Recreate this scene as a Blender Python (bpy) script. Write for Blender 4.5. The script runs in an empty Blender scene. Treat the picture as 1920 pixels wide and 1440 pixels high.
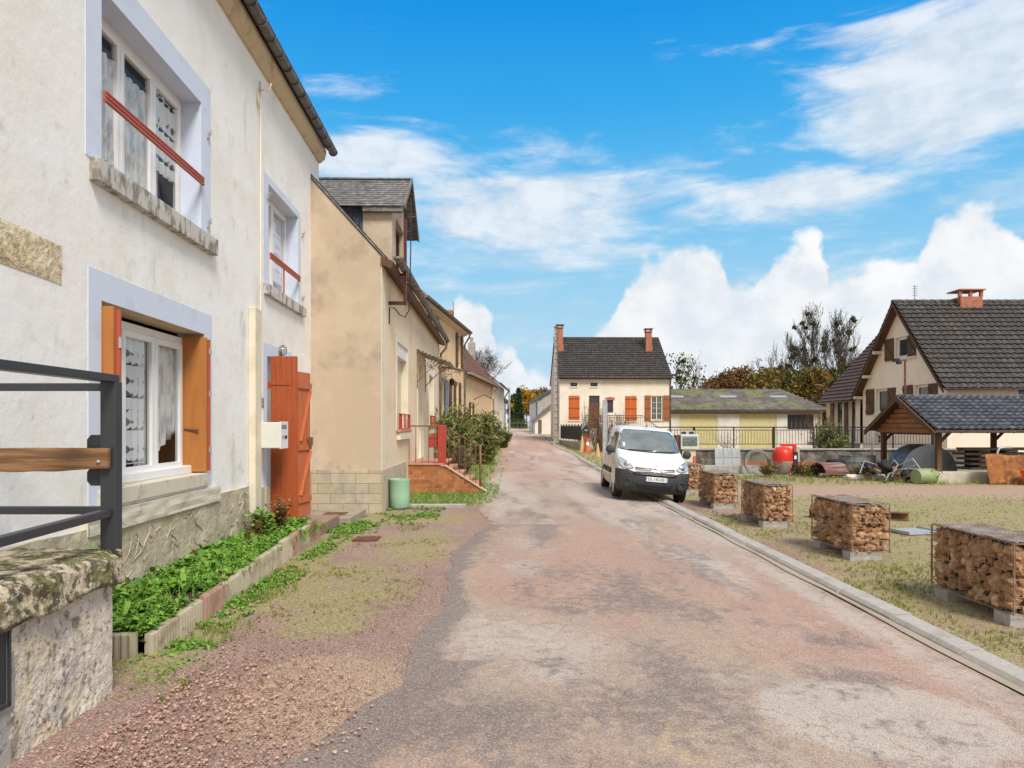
import bpy, bmesh, math, random
from math import radians as R, sin, cos, pi, exp, sqrt
from mathutils import Vector, Matrix, noise
from mathutils.geometry import delaunay_2d_cdt
from mathutils.bvhtree import BVHTree
random.seed(7)
S = bpy.context.scene
COL = S.collection
H = 1.75                                    # eye height
# ------------------------------------------------------------------ camera, light, sky
cam = bpy.data.objects.new('camera', bpy.data.cameras.new('camera')); COL.objects.link(cam)
cam.location = (0, 0, H); cam.rotation_euler = (R(90), 0, 0)
cam.data.lens = 24; cam.data.sensor_width = 36; cam.data.shift_y = 78/1920
cam.data.clip_start = .05; cam.data.clip_end = 3000
S.camera = cam
S.view_settings.view_transform = 'Standard'; S.view_settings.look = 'None'
S.view_settings.gamma = 1; S.view_settings.use_curve_mapping = False
EXPO = 1.12; S.view_settings.exposure = EXPO
SUNV = Vector((.30, -.62, .80)).normalized()
sun = bpy.data.objects.new('sun', bpy.data.lights.new('sun', 'SUN')); COL.objects.link(sun)
sun.data.energy = 1.75; sun.data.angle = R(18); sun.data.color = (1, .95, .88)
sun.rotation_euler = SUNV.to_track_quat('Z', 'Y').to_euler(); sun.location = (10, -10, 30)

class E:                                    # arithmetic on shader sockets
    nt = None
    def __init__(s, v): s.v = v
    @staticmethod
    def op(o, *a, clamp=False):
        n = E.nt.nodes.new('ShaderNodeMath'); n.operation = o; n.use_clamp = clamp
        for i, x in enumerate(a):
            x = x.v if isinstance(x, E) else x
            if isinstance(x, (int, float)): n.inputs[i].default_value = x
            else: E.nt.links.new(x, n.inputs[i])
        return E(n.outputs[0])
    def __add__(s, o): return E.op('ADD', s, o)
    __radd__ = __add__
    def __sub__(s, o): return E.op('SUBTRACT', s, o)
    def __rsub__(s, o): return E.op('SUBTRACT', o, s)
    def __mul__(s, o): return E.op('MULTIPLY', s, o)
    __rmul__ = __mul__
    def __truediv__(s, o): return E.op('DIVIDE', s, o)
def smooth(e, lo, hi):
    n = E.nt.nodes.new('ShaderNodeMapRange'); n.interpolation_type = 'SMOOTHSTEP'
    n.inputs[1].default_value = lo; n.inputs[2].default_value = hi
    E.nt.links.new(e.v, n.inputs[0]); return E(n.outputs[0])
def mixc(f, a, b, blend='MIX'):
    n = E.nt.nodes.new('ShaderNodeMix'); n.data_type = 'RGBA'; n.blend_type = blend
    for i, x in ((0, f), (6, a), (7, b)):
        x = x.v if isinstance(x, E) else x
        if isinstance(x, (int, float)): n.inputs[i].default_value = x
        elif isinstance(x, (tuple, list)): n.inputs[i].default_value = (*x[:3], 1)
        else: E.nt.links.new(x, n.inputs[i])
    return n.outputs[2]
def tnoise(vec, scale, detail=4, rough=.55, dist=0., stretch=None, out=0):
    nt = E.nt
    if stretch:
        m = nt.nodes.new('ShaderNodeMapping'); m.inputs['Scale'].default_value = stretch
        nt.links.new(vec, m.inputs[0]); vec = m.outputs[0]
    n = nt.nodes.new('ShaderNodeTexNoise'); n.inputs['Scale'].default_value = scale
    n.inputs['Detail'].default_value = detail; n.inputs['Roughness'].default_value = rough
    n.inputs['Distortion'].default_value = dist
    nt.links.new(vec, n.inputs['Vector']); return E(n.outputs[out])

W = bpy.data.worlds.new('World'); S.world = W; W.use_nodes = True
nt = E.nt = W.node_tree; nt.nodes.clear()
sky = nt.nodes.new('ShaderNodeTexSky'); sky.sky_type = 'NISHITA'; sky.sun_disc = False
sky.sun_elevation = math.asin(SUNV.z); sky.sun_rotation = math.atan2(SUNV.x, SUNV.y)
sky.air_density = 1.0; sky.dust_density = .4; sky.ozone_density = 2.5
tc = nt.nodes.new('ShaderNodeTexCoord'); sp = nt.nodes.new('ShaderNodeSeparateXYZ')
nt.links.new(tc.outputs['Generated'], sp.inputs[0])
dx, dy, dz = (E(sp.outputs[i]) for i in range(3))
hyp = E.op('SQRT', dx*dx + dy*dy)
az = E.op('ARCTAN2', dx, dy); el = dz/E.op('MAXIMUM', hyp, .05)
def uv(px, py):                             # photo pixel -> (azimuth, tan elevation)
    u = (px-960)/1280; return math.atan(u), (798-py)/1280/sqrt(1+u*u)
def gauss2(px, py, sx, sy):
    a, e = uv(px, py); A = (az-a)/(sx/1280); B = (el-e)/(sy/1280)
    return E.op('EXPONENT', 0-(A*A+B*B))
cmb = nt.nodes.new('ShaderNodeCombineXYZ')
nt.links.new(az.v, cmb.inputs[0]); nt.links.new(el.v, cmb.inputs[1])
cv = cmb.outputs[0]
n_big = tnoise(cv, 5.5, 8, .58); n_fine = tnoise(cv, 17, 7, .6)
n_wisp = tnoise(cv, 3.0, 9, .62, .6, (1, 3.6, 1)); n_w2 = tnoise(cv, 8, 8, .6, .4, (1, 3, 1))
# heaped clouds above the right horizon: cloud tops as a skyline
azc = az+(tnoise(cv, 7, 5, .55)-.5)*.09
top = None
for px, py, s in ((1290,455,105),(1200,520,70),(1400,530,120),(1490,440,60),(1560,560,120),(1700,500,110),
                  (1810,385,80),(1880,500,90),(1350,530,260),(1620,500,130),(1560,530,90),(1230,480,90),(1960,520,200),(880,550,46),(838,600,30),(930,640,60),(1000,690,110),(1120,650,60),(2200,520,200),(2700,480,200),(300,560,200),(-300,500,250)):
    a, e = uv(px, py); A = (azc-a)/(s*1.15/1280); g = E.op('EXPONENT', 0-(A*A*A*A))*e
    top = g if top is None else E.op('MAXIMUM', top, g)
puff = tnoise(cv, 11, 6, .5)
edge = top + (puff-.5)*.11 + (n_fine-.5)*.05 - el
cum = smooth(edge, -.004, .020)*smooth(top, .03, .07)
# streaky veils
veil = None
for px, py, sx, sy, w in ((1000,390,480,110,1.3),(700,290,170,70,1.35),(1400,360,300,55,1.05),(1830,140,230,120,2.4),(1720,40,170,50,1.2),
                       (650,165,110,30,.42),(1430,78,120,20,.42),(1100,320,260,40,.75),(1480,560,260,150,.55),(1000,480,600,90,.8),(1900,230,260,60,.8),(1180,600,500,110,.5),(2600,200,400,300,1.0),(-400,200,500,300,.8)):
    g = gauss2(px, py, sx, sy)*w
    veil = g if veil is None else E.op('MAXIMUM', veil, g)
nv = n_wisp*.75 + n_w2*.35
vd = smooth(veil*.60 + (nv-.55)*2.3, .20, .78)*.88
hazy = smooth(el, .30, -.02)
KK = 1/(.062*2**EXPO)
def dc(r, g, b): f = lambda c: (((c/255+.055)/1.055)**2.4 if c > 10 else c/3294)*KK; return (f(r), f(g), f(b))
skyc = mixc(1, sky.outputs[0], (.5, 1.25, 1.9), 'MULTIPLY')
skyc = mixc(.85, skyc, dc(8,148,230))
skyc = mixc(smooth(el, .66, .36)*.8, skyc, dc(72,182,240))
skyc = mixc(smooth(el, .48, .14)*.85, skyc, dc(160,214,242))
skyc = mixc(hazy*.7, skyc, dc(205,226,238))
ccol = mixc(smooth(n_big*.6+n_fine*.45, .42, .62), dc(224,232,240), dc(255,255,255))
ccol = mixc(smooth(edge, .0, .10)*.35, ccol, dc(236,240,245))
skyc = mixc(vd, skyc, mixc(smooth(n_fine*.6+n_w2*.5, .4, .68), dc(208,222,236), dc(244,248,252)))
skyc = mixc(cum*.96, skyc, ccol)
# unseen bright warm cloud added to the sides, behind and overhead for fill light
fill_cloud = E.op('MAXIMUM', smooth(E.op('ABSOLUTE', az), .95, 1.5), smooth(dz, .58, .80))
skyc = mixc(fill_cloud, skyc, mixc(smooth(tnoise(tc.outputs['Generated'], 3, 6), .42, .62), dc(196,206,218), tuple(1.12*x for x in dc(255,250,240))))
low = smooth(dz, .0, -.05)
skyc = mixc(low, skyc, (2.5, 2.3, 2.0))
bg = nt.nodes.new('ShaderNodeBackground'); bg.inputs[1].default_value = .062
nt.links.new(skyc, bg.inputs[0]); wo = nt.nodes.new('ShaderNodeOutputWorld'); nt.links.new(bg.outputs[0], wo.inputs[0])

# ------------------------------------------------------------------ helpers
def Wp(px, d, py=798): return Vector(((px-960)/1280*d, d, H-(py-798)/1280*d))
def lerp_tab(t, v):
    if v <= t[0][0]: return t[0][1]
    for (a, b), (c, d) in zip(t, t[1:]):
        if v <= c:
            k = (v-a)/(c-a); k = k*k*(3-2*k) if False else k
            return b+(d-b)*k
    return t[-1][1]
RISE = ((29,0),(34.6,.06),(47.5,.27),(52,.45),(58,.66),(62,.72),(72,.78),(90,.88),(130,1.15),(220,1.3))
CROSS = ((1.2,0),(3.45,-.085),(4.2,-.13),(6,-.12))
def G(x, y):
    k = min(1, max(0, (9.5-x)/4.5)); k = k*k*(3-2*k)
    return lerp_tab(RISE, y)*k + lerp_tab(CROSS, x)*min(1, max(.0, (75-y)/30))

class MB:
    def __init__(s): s.v = []; s.f = []; s.mi = []; s.cur = 0
    def face(s, *pts):
        b = len(s.v); s.v += [tuple(p) for p in pts]; s.f.append(tuple(range(b, b+len(pts)))); s.mi.append(s.cur)
    def add(s, vs, fs):
        b = len(s.v); s.v += [tuple(p) for p in vs]; s.f += [tuple(i+b for i in f) for f in fs]; s.mi += [s.cur]*len(fs); return s
    def box(s, x0, y0, z0, x1, y1, z1, m=None):
        vs = [(x0,y0,z0),(x1,y0,z0),(x1,y1,z0),(x0,y1,z0),(x0,y0,z1),(x1,y0,z1),(x1,y1,z1),(x0,y1,z1)]
        if m is not None: vs = [m @ Vector(v) for v in vs]
        return s.add(vs, [(3,2,1,0),(4,5,6,7),(0,1,5,4),(1,2,6,5),(2,3,7,6),(3,0,4,7)])
    def tube(s, pts, r, n=8, cap=True, r1=None):
        pts = [Vector(p) for p in pts]; N = len(pts); b = len(s.v); up = None
        for i, p in enumerate(pts):
            t = (pts[min(i+1, N-1)]-pts[max(i-1, 0)]).normalized()
            if up is None: up = Vector((0,0,1)) if abs(t.z) < .9 else Vector((1,0,0))
            a = t.cross(up).normalized(); c = a.cross(t).normalized(); up = c
            rr = (r[i] if isinstance(r, (list, tuple)) else (r if r1 is None else r+(r1-r)*i/(N-1)))
            for k in range(n):
                q = 2*pi*k/n; s.v.append(tuple(p + a*cos(q)*rr + c*sin(q)*rr))
        for i in range(N-1):
            for k in range(n):
                s.f.append((b+i*n+k, b+i*n+(k+1)%n, b+(i+1)*n+(k+1)%n, b+(i+1)*n+k)); s.mi.append(s.cur)
        if cap:
            s.f.append(tuple(b+k for k in reversed(range(n)))); s.mi.append(s.cur)
            s.f.append(tuple(b+(N-1)*n+k for k in range(n))); s.mi.append(s.cur)
        return s
    def bar(s, p, q, w, h=None):                       # square bar
        h = h or w; p, q = Vector(p), Vector(q); t = (q-p).normalized()
        up = Vector((0,0,1)) if abs(t.z) < .95 else Vector((0,1,0))
        a = t.cross(up).normalized()*w/2; c = a.cross(t).normalized()*h/2
        vs = [p-a-c,p+a-c,p+a+c,p-a+c,q-a-c,q+a-c,q+a+c,q-a+c]
        return s.add(vs, [(0,1,2,3),(7,6,5,4),(0,4,5,1),(1,5,6,2),(2,6,7,3),(3,7,4,0)])
    def lathe(s, prof, n=20, c=(0,0,0), m=None, a0=0, a1=2*pi):
        b = len(s.v); full = abs(a1-a0-2*pi) < 1e-6; k = n if full else n+1
        for r, z in prof:
            for i in range(k):
                q = a0+(a1-a0)*i/n; v = Vector((r*cos(q), r*sin(q), z))
                if m is not None: v = m @ v
                s.v.append(tuple(v+Vector(c)))
        for j in range(len(prof)-1):
            for i in range(n):
                i2 = (i+1)%k
                s.f.append((b+j*k+i, b+j*k+i2, b+(j+1)*k+i2, b+(j+1)*k+i)); s.mi.append(s.cur)
        return s
    def prism(s, poly, a, bb, axis='y', m=None):       # polygon extruded along an axis
        def P(u, v, w):
            q = {'y': (u, w, v), 'x': (w, u, v), 'z': (u, v, w)}[axis]
            return m @ Vector(q) if m is not None else q
        n = len(poly); vs = [P(u, v, a) for u, v in poly]+[P(u, v, bb) for u, v in poly]
        return s.add(vs, [tuple(range(n)), tuple(range(2*n-1, n-1, -1))]+[(i, i+n, (i+1)%n+n, (i+1)%n) for i in range(n)])
    def grid(s, fn, nu, nv):
        vs = [fn(i/nu, j/nv) for j in range(nv+1) for i in range(nu+1)]; k = nu+1
        return s.add(vs, [(j*k+i, j*k+i+1, (j+1)*k+i+1, (j+1)*k+i) for j in range(nv) for i in range(nu)])
    def blob(s, c, r, seed=0, amp=.25, sub=1, sq=(1,1,1), rot=None):
        vs, fs = ICO[sub]; rot = rot or Matrix.Identity(3)
        out = []
        for v in vs:
            k = 1+amp*noise.noise(v*1.7+Vector((seed*3.1, seed*1.7, seed)))*2
            q = Vector((v.x*sq[0], v.y*sq[1], v.z*sq[2]))*k*r
            out.append(rot @ q + Vector(c))
        return s.add(out, fs)
    def build(s, name, mat, parent=None, smooth=False, bevel=0, sub=0, recalc=True, attr=None, auto=None):
        me = bpy.data.meshes.new(name); me.from_pydata(s.v, [], s.f)
        mats = mat if isinstance(mat, (list, tuple)) else [mat]
        for m in mats: me.materials.append(m)
        if len(mats) > 1: me.polygons.foreach_set('material_index', s.mi)
        if recalc:
            bm = bmesh.new(); bm.from_mesh(me); bmesh.ops.recalc_face_normals(bm, faces=bm.faces); bm.to_mesh(me); bm.free()
        if smooth: me.polygons.foreach_set('use_smooth', [True]*len(me.polygons))
        if attr is not None:
            for an, vals in attr.items():
                at = me.attributes.new(an, 'FLOAT_COLOR', 'POINT'); at.data.foreach_set('color', vals)
        me.update()
        o = bpy.data.objects.new(name, me); COL.objects.link(o)
        if parent: o.parent = parent
        if bevel:
            b = o.modifiers.new('bevel', 'BEVEL'); b.width = bevel; b.segments = 2; b.limit_method = 'ANGLE'; b.harden_normals = False
        if sub:
            b = o.modifiers.new('subsurf', 'SUBSURF'); b.levels = sub; b.render_levels = sub
        if smooth and auto:
            me.set_sharp_from_angle(angle=R(auto))
        return o
def _ico(n):
    bm = bmesh.new(); bmesh.ops.create_icosphere(bm, subdivisions=n, radius=1)
    bm.verts.ensure_lookup_table(); r = ([v.co.copy() for v in bm.verts], [tuple(v.index for v in f.verts) for f in bm.faces]); bm.free(); return r
ICO = {k: _ico(k) for k in (1, 2, 3)}
def thing(name, label, cat, loc=(0,0,0), rz=0, group=None, rot=None):
    o = bpy.data.objects.new(name, None); COL.objects.link(o); o.empty_display_size = .3
    o.location = loc; o.rotation_euler = rot if rot else (0, 0, rz)
    o['label'] = label; o['category'] = cat
    if group: o['group'] = group
    return o
def tag(o, label, cat, group=None, kind=None):
    if label: o['label'] = label
    if cat: o['category'] = cat
    if group: o['group'] = group
    if kind: o['kind'] = kind
    return o
def struct(o): o['kind'] = 'structure'; return o
def copy_tree(o, parent=None):
    c = o.copy(); COL.objects.link(c)
    if parent: c.parent = parent
    for ch in list(o.children): copy_tree(ch, c)
    return c
def bake(o):                                           # apply modifiers without operators
    dg = bpy.context.evaluated_depsgraph_get(); me = bpy.data.meshes.new_from_object(o.evaluated_get(dg))
    o.modifiers.clear(); o.data = me; return o

# ------------------------------------------------------------------ materials
MATS = {}
def mat(name, col, rough=.85, layers=(), bump=0, bscale=40, metal=0, spec=.4, bdet=5, alpha=None, brick=None, wave=None,
        stretch=None, trans=0, coat=0, attrs=(), vor=None, coord='Object', cracks=None, tint=None):
    """layers: (colour, noise scale, lo, hi, strength[, stretch]); brick: (w, h, mortar colour, size, axis)"""
    m = bpy.data.materials.new(name); m.use_nodes = True; MATS[name] = m
    nt = E.nt = m.node_tree; b = nt.nodes['Principled BSDF']
    tcn = nt.nodes.new('ShaderNodeTexCoord'); vec = tcn.outputs[coord]
    c = None; base = col
    hgt = None
    for L in layers:
        c2, sc, lo, hi, st = L[:5]
        f = smooth(tnoise(vec, sc, 7, .6, .15, L[5] if len(L) > 5 else None), lo, hi)*st
        base = mixc(f, base, c2)
    for an, ch, c2, st in attrs:
        a = nt.nodes.new('ShaderNodeAttribute'); a.attribute_name = an
        s3 = nt.nodes.new('ShaderNodeSeparateColor'); nt.links.new(a.outputs['Color'], s3.inputs[0])
        nz = tnoise(vec, 9, 8, .65)
        f = smooth(E(s3.outputs[ch])+(nz-.5)*1.7, .26, .74)*st
        base = mixc(f, base, c2)
    if tint:                                            # per-leaf random tint
        a = nt.nodes.new('ShaderNodeAttribute'); a.attribute_name = 'tint'
        s3 = nt.nodes.new('ShaderNodeSeparateColor'); nt.links.new(a.outputs['Color'], s3.inputs[0])
        base = mixc(E(s3.outputs[0]), base, tint)
    if vor:                                             # pebbles: (scale, dark, light, amount)
        v = nt.nodes.new('ShaderNodeTexVoronoi'); v.inputs['Scale'].default_value = vor[0]; nt.links.new(vec, v.inputs['Vector'])
        s3 = nt.nodes.new('ShaderNodeSeparateColor'); nt.links.new(v.outputs['Color'], s3.inputs[0])
        base = mixc(smooth(E(s3.outputs[0]), .45, 1)*vor[3], base, vor[2])
        base = mixc(smooth(E(s3.outputs[1]), .55, 1)*vor[3], base, vor[1])
        v2 = nt.nodes.new('ShaderNodeTexVoronoi'); v2.inputs['Scale'].default_value = vor[0]; nt.links.new(vec, v2.inputs['Vector'])
        hgt = 1-E(v2.outputs['Distance'])
        base = mixc(smooth(E(v2.outputs['Distance']), .45, .8)*vor[3]*.6, base, vor[1])
    if brick:
        w, h_, mc, ms, ax = brick[:5]
        s3 = nt.nodes.new('ShaderNodeSeparateXYZ'); nt.links.new(vec, s3.inputs[0]); cb = nt.nodes.new('ShaderNodeCombineXYZ')
        nt.links.new(s3.outputs[ax], cb.inputs[0]); nt.links.new(s3.outputs[2], cb.inputs[1])
        br = nt.nodes.new('ShaderNodeTexBrick'); nt.links.new(cb.outputs[0], br.inputs['Vector'])
        br.inputs['Scale'].default_value = 1; br.inputs['Brick Width'].default_value = w; br.inputs['Row Height'].default_value = h_
        br.inputs['Mortar Size'].default_value = ms; br.inputs['Mortar Smooth'].default_value = .3
        br.inputs['Color1'].default_value = (1,1,1,1); br.inputs['Color2'].default_value = (*(brick[5] if len(brick) > 5 else (.8,.8,.8)), 1)
        base = mixc(1, base, br.outputs['Color'], 'MULTIPLY'); base = mixc(E(br.outputs['Fac']), base, mc)
        hgt = 1-E(br.outputs['Fac'])
    if cracks:                                          # scale, colour, width, amount
        v = nt.nodes.new('ShaderNodeTexVoronoi'); v.feature = 'DISTANCE_TO_EDGE'; v.inputs['Scale'].default_value = cracks[0]
        wn = tnoise(vec, cracks[0]*2.2, 5, .6, out=1)
        ad = nt.nodes.new('ShaderNodeMix'); ad.data_type = 'VECTOR'; ad.inputs[0].default_value = .3/cracks[0]*2
        nt.links.new(vec, ad.inputs[4]); nt.links.new(wn.v, ad.inputs[5]); nt.links.new(ad.outputs[1], v.inputs['Vector'])
        ck = smooth(E(v.outputs['Distance']), cracks[2], 0)
        base = mixc(ck*cracks[3]*smooth(tnoise(vec, 1.3, 3), .4, .6), base, cracks[1])
    if isinstance(base, (tuple, list)): b.inputs['Base Color'].default_value = (*base[:3], 1)
    else: nt.links.new(base, b.inputs['Base Color'])
    b.inputs['Roughness'].default_value = rough; b.inputs['Metallic'].default_value = metal
    b.inputs['Specular IOR Level'].default_value = spec
    if coat: b.inputs['Coat Weight'].default_value = coat; b.inputs['Coat Roughness'].default_value = .05
    if trans: b.inputs['Transmission Weight'].default_value = trans
    if alpha is not None: b.inputs['Alpha'].default_value = alpha
    if bump:
        bn = nt.nodes.new('ShaderNodeBump'); bn.inputs['Strength'].default_value = .9; bn.inputs['Distance'].default_value = bump
        hh = tnoise(vec, bscale, bdet, .6, 0, stretch)
        if hgt is not None: hh = hh*.4 + hgt*1.0
        nt.links.new(hh.v, bn.inputs['Height']); nt.links.new(bn.outputs[0], b.inputs['Normal'])
    return m

stain = (.16,.145,.115)
m_white = mat('white_render', (.84,.835,.825), .92, [((.77,.74,.68), 1.1, .4, .62, .8), ((.52,.47,.40), 4.0, .56, .74, .5), ((.40,.37,.33), 2.0, .57, .74, .6, (1,1,.35)), ((.84,.82,.79), .8, .48, .6, .7), ((.40,.37,.33), 9, .60, .76, .45), ((.34,.31,.27), 26, .68, .76, .35)], bump=.008, bscale=7)
m_blue = mat('pale_blue_paint', (.60,.66,.79), .85, [((.52,.57,.66), 2.5, .5, .7, .6), ((.30,.28,.25), 6, .64, .76, .6)], bump=.002, bscale=60)
m_stonepl = mat('incised_plinth', (.50,.43,.31), .95, [((.34,.29,.2), 3, .45, .65, .7), ((.62,.56,.45), 2, .5, .65, .6)], bump=.03, bscale=9, cracks=(3.2, (.30,.25,.17), .02, .8))
m_sill = mat('weathered_sill', (.52,.50,.47), .95, [((.17,.15,.11), 9, .46, .6, .85, (1,1,.4)), ((.62,.62,.62), 3, .5, .6, .5)], bump=.004)
m_sillc = mat('cream_sill', (.62,.57,.46), .95, [((.40,.33,.22), 5, .5, .68, .6)], bump=.003, cracks=(1.7, (.3,.24,.16), .012, .9))
m_exposed = mat('exposed_stone', (.66,.54,.36), .95, [((.70,.62,.46), 5, .5, .60, .8), ((.36,.26,.14), 9, .5, .66, .7)], bump=.05, bscale=9, cracks=(2.2,(.3,.2,.1),.02,.9))
m_cornice = mat('cornice_plaster', (.56,.45,.30), .9, [((.36,.25,.15), 4, .5, .7, .7)], bump=.003)
m_zinc = mat('zinc', (.20,.19,.19), .45, [((.10,.08,.08), 5, .45, .65, .8)], metal=.6)
m_gzinc = mat('weathered_zinc', (.22,.21,.19), .5, [((.10,.08,.07), 6, .45, .65, .8)], metal=.4)
m_pvc = mat('white_pvc', (.78,.78,.78), .35, [((.66,.65,.62), 3, .5, .7, .4)])
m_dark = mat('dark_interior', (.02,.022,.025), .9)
m_lace = mat('lace', (.62,.65,.70), .95, [((.30,.33,.37), 7, .5, .6, .8)], alpha=None)
m_curtain = mat('curtain_cloth', (.55,.53,.52), .95, [((.4,.38,.36), 3, .5, .7, .5)])
m_orange = mat('orange_brown_paint', (.43,.165,.04), .6, [((.33,.115,.025), 4, .45, .65, .6, (3,3,.4))], bump=.0015, bscale=20)
m_dorange = mat('orange_wood', (.37,.08,.022), .55, [((.28,.058,.016), 6, .45, .65, .6, (4,4,.4))], bump=.0015)
m_dorange2 = mat('faded_orange_wood', (.47,.135,.05), .6, [((.38,.095,.03), 6, .45, .65, .6, (4,4,.4))], bump=.0015)
m_red = mat('dark_red_paint', (.38,.05,.03), .5, [((.55,.30,.25), 12, .60, .68, .5, (3,3,1))])
m_brick_red = mat('rust_red_rail', (.42,.09,.045), .45)
m_beige = mat('beige_render', (.50,.395,.285), .95, [((.57,.46,.34), .9, .45, .6, .7), ((.34,.27,.20), 1.1, .50, .66, .7), ((.24,.19,.14), 1.9, .60, .75, .7, (1,1,.5)), ((.36,.17,.06), 5, .68, .76, .6, (1,1,.35))], bump=.004, bscale=90)
m_cream = mat('cream_render', (.74,.60,.44), .92, [((.64,.49,.33), 1.2, .45, .65, .7), ((.76,.62,.45), .7, .5, .62, .5), ((.42,.33,.23), 2.5, .64, .76, .5, (1,1,.3))], bump=.003, bscale=80)
m_cream2 = mat('yellow_cream_render', (.68,.50,.31), .92, [((.58,.42,.25), 1, .45, .62, .7), ((.36,.28,.18), 2.1, .62, .74, .6)], bump=.003)
m_blockpl = mat('block_plinth', (.50,.42,.30), .95, [((.36,.33,.28), 2, .45, .62, .7), ((.6,.5,.36), 5, .5, .65, .5)], bump=.006, brick=(.5,.2,(.30,.25,.18),.006,1,(.85,.85,.83)))
m_blockplx = mat('block_plinth_along', (.50,.42,.30), .95, [((.36,.33,.28), 2, .45, .62, .7)], bump=.004)
m_slate = mat('slate', (.14,.13,.13), .55, [((.30,.28,.27), 9, .5, .62, .7), ((.05,.05,.055), 4, .5, .66, .7)], bump=.004, bscale=30)
m_slateb = mat('blue_slate', (.055,.065,.105), .45, [((.13,.15,.2), 5, .5, .65, .7)], bump=.004, brick=(.28,.2,(.02,.02,.03),.012,1,(.6,.6,.7)))
m_maroon = mat('maroon_steel', (.085,.018,.014), .45)
m_trim = mat('cream_trim', (.70,.64,.50), .85, [((.55,.47,.34), 3, .5, .65, .5)])
m_cgrey = mat('concrete', (.38,.36,.33), .95, [((.24,.22,.19), 3, .45, .65, .7), ((.50,.48,.45), 8, .5, .65, .5), ((.18,.2,.10), 2.3, .6, .72, .5)], bump=.004, bscale=50)
m_kerb = mat('kerb_concrete', (.40,.37,.34), .95, [((.27,.25,.21), 2.2, .45, .65, .6), ((.52,.5,.47), 20, .5, .7, .5), ((.22,.24,.12), 1.6, .62, .74, .5)], bump=.004, bscale=70)
m_brickst = mat('orange_brick', (.46,.17,.06), .9, [((.25,.09,.04), 3, .45, .65, .7), ((.6,.3,.14), 7, .5, .65, .5)], bump=.004, brick=(.22,.12,(.34,.2,.12),.008,0,(.6,.55,.5)))
m_tilest = mat('terracotta_tile', (.50,.24,.15), .7, [((.36,.16,.1), 3, .45, .65, .6)])
m_iron = mat('rusty_iron', (.16,.085,.05), .8, [((.30,.14,.07), 12, .45, .62, .7)])
m_bin = mat('mint_plastic', (.32,.52,.36), .5, [((.22,.36,.24), 3, .5, .7, .6), ((.4,.33,.2), 5, .66, .76, .5)])
m_anthr = mat('anthracite_steel', (.035,.038,.043), .4, spec=.5)
m_plank = mat('old_plank', (.26,.13,.055), .75, [((.12,.06,.03), 3, .42, .6, .8, (.4,6,8)), ((.40,.23,.11), 5, .5, .64, .6, (.3,5,8))], bump=.004, bscale=12, stretch=(.5,6,9))
m_oldwall = mat('old_stone_render', (.64,.57,.46), .97, [((.50,.46,.41), 2.6, .42, .58, .8), ((.76,.64,.42), 1.5, .50, .62, .85), ((.13,.11,.08), 7, .55, .64, .75), ((.70,.67,.62), 13, .52, .62, .75), ((.12,.10,.08), 30, .56, .64, .75), ((.22,.17,.1), 4, .60, .68, .6)], bump=.03, bscale=17, cracks=(1.4, (.1,.08,.06), .012, .8))
m_moss = mat('moss_capped_stone', (.50,.42,.31), .97, [((.60,.53,.42), 6, .5, .6, .7), ((.10,.095,.025), 6, .46, .55, .9), ((.16,.16,.03), 19, .52, .60, .6), ((.055,.045,.025), 15, .50, .57, .85), ((.58,.52,.42), 31, .58, .64, .6)], bump=.035, bscale=22)
m_mail = mat('anthracite_letterbox', (.03,.033,.037), .5)
m_tiled = mat('dark_tile', (.048,.041,.038), .6, [((.10,.09,.08), 2.5, .47, .64, .6), ((.03,.028,.028), 6, .5, .64, .6), ((.36,.33,.28), 14, .58, .70, .7)], bump=.003, bscale=60)
m_tileb = mat('blue_black_tile', (.07,.075,.09), .45, [((.16,.16,.18), 2.5, .45, .62, .6), ((.03,.03,.04), 8, .5, .65, .6)], bump=.002)
m_tiler = mat('red_brown_tile', (.20,.09,.06), .85, [((.09,.045,.035), 3, .42, .6, .8), ((.32,.2,.14), 10, .54, .66, .6), ((.12,.12,.05), 2, .6, .72, .5)], bump=.01, bscale=25)
m_corr = mat('mossy_fibre_cement', (.13,.115,.10), .9, [((.24,.215,.18), 1.2, .45, .62, .7), ((.21,.22,.07), .7, .50, .62, .75), ((.07,.06,.055), 3, .5, .65, .7)], bump=.003)
m_peach = mat('peach_render', (.85,.72,.60), .93, [((.80,.65,.52), .8, .45, .65, .6), ((.78,.62,.49), 1.5, .52, .66, .5), ((.45,.34,.25), 3, .66, .76, .4, (1,1,.4))], bump=.003, bscale=50)
m_offwh = mat('offwhite_render', (.78,.70,.61), .93, [((.70,.62,.49), .6, .48, .6, .8), ((.50,.40,.25), 1.0, .58, .70, .75), ((.74,.68,.62), 1.4, .5, .62, .5), ((.40,.34,.25), 3.2, .64, .75, .5)], bump=.003)
m_brown = mat('brown_wood', (.12,.06,.03), .7, [((.07,.035,.02), 6, .45, .65, .7, (4,4,.4))])
m_brownd = mat('varnished_door', (.16,.065,.025), .5, [((.07,.03,.015), 7, .42, .6, .8, (5,5,.4))])
m_brickch = mat('chimney_brick', (.40,.15,.09), .9, [((.25,.09,.06), 6, .45, .62, .7), ((.50,.27,.19), 12, .52, .66, .6)], bump=.008, bscale=25)
m_yellow = mat('pale_yellow_doors', (.56,.49,.26), .7, [((.47,.40,.20), 1.5, .45, .65, .6), ((.30,.22,.08), 5, .68, .76, .6)], bump=.001)
m_wallst = mat('retaining_wall', (.20,.18,.15), .97, [((.07,.06,.05), 1.6, .42, .58, .85), ((.34,.31,.26), 4, .55, .66, .7)], bump=.02, bscale=6)
m_lowwall = mat('pale_low_wall', (.56,.52,.43), .95, [((.38,.34,.27), 1.8, .45, .65, .7)], bump=.004)
m_black = mat('black_rubber', (.022,.022,.024), .8)
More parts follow.
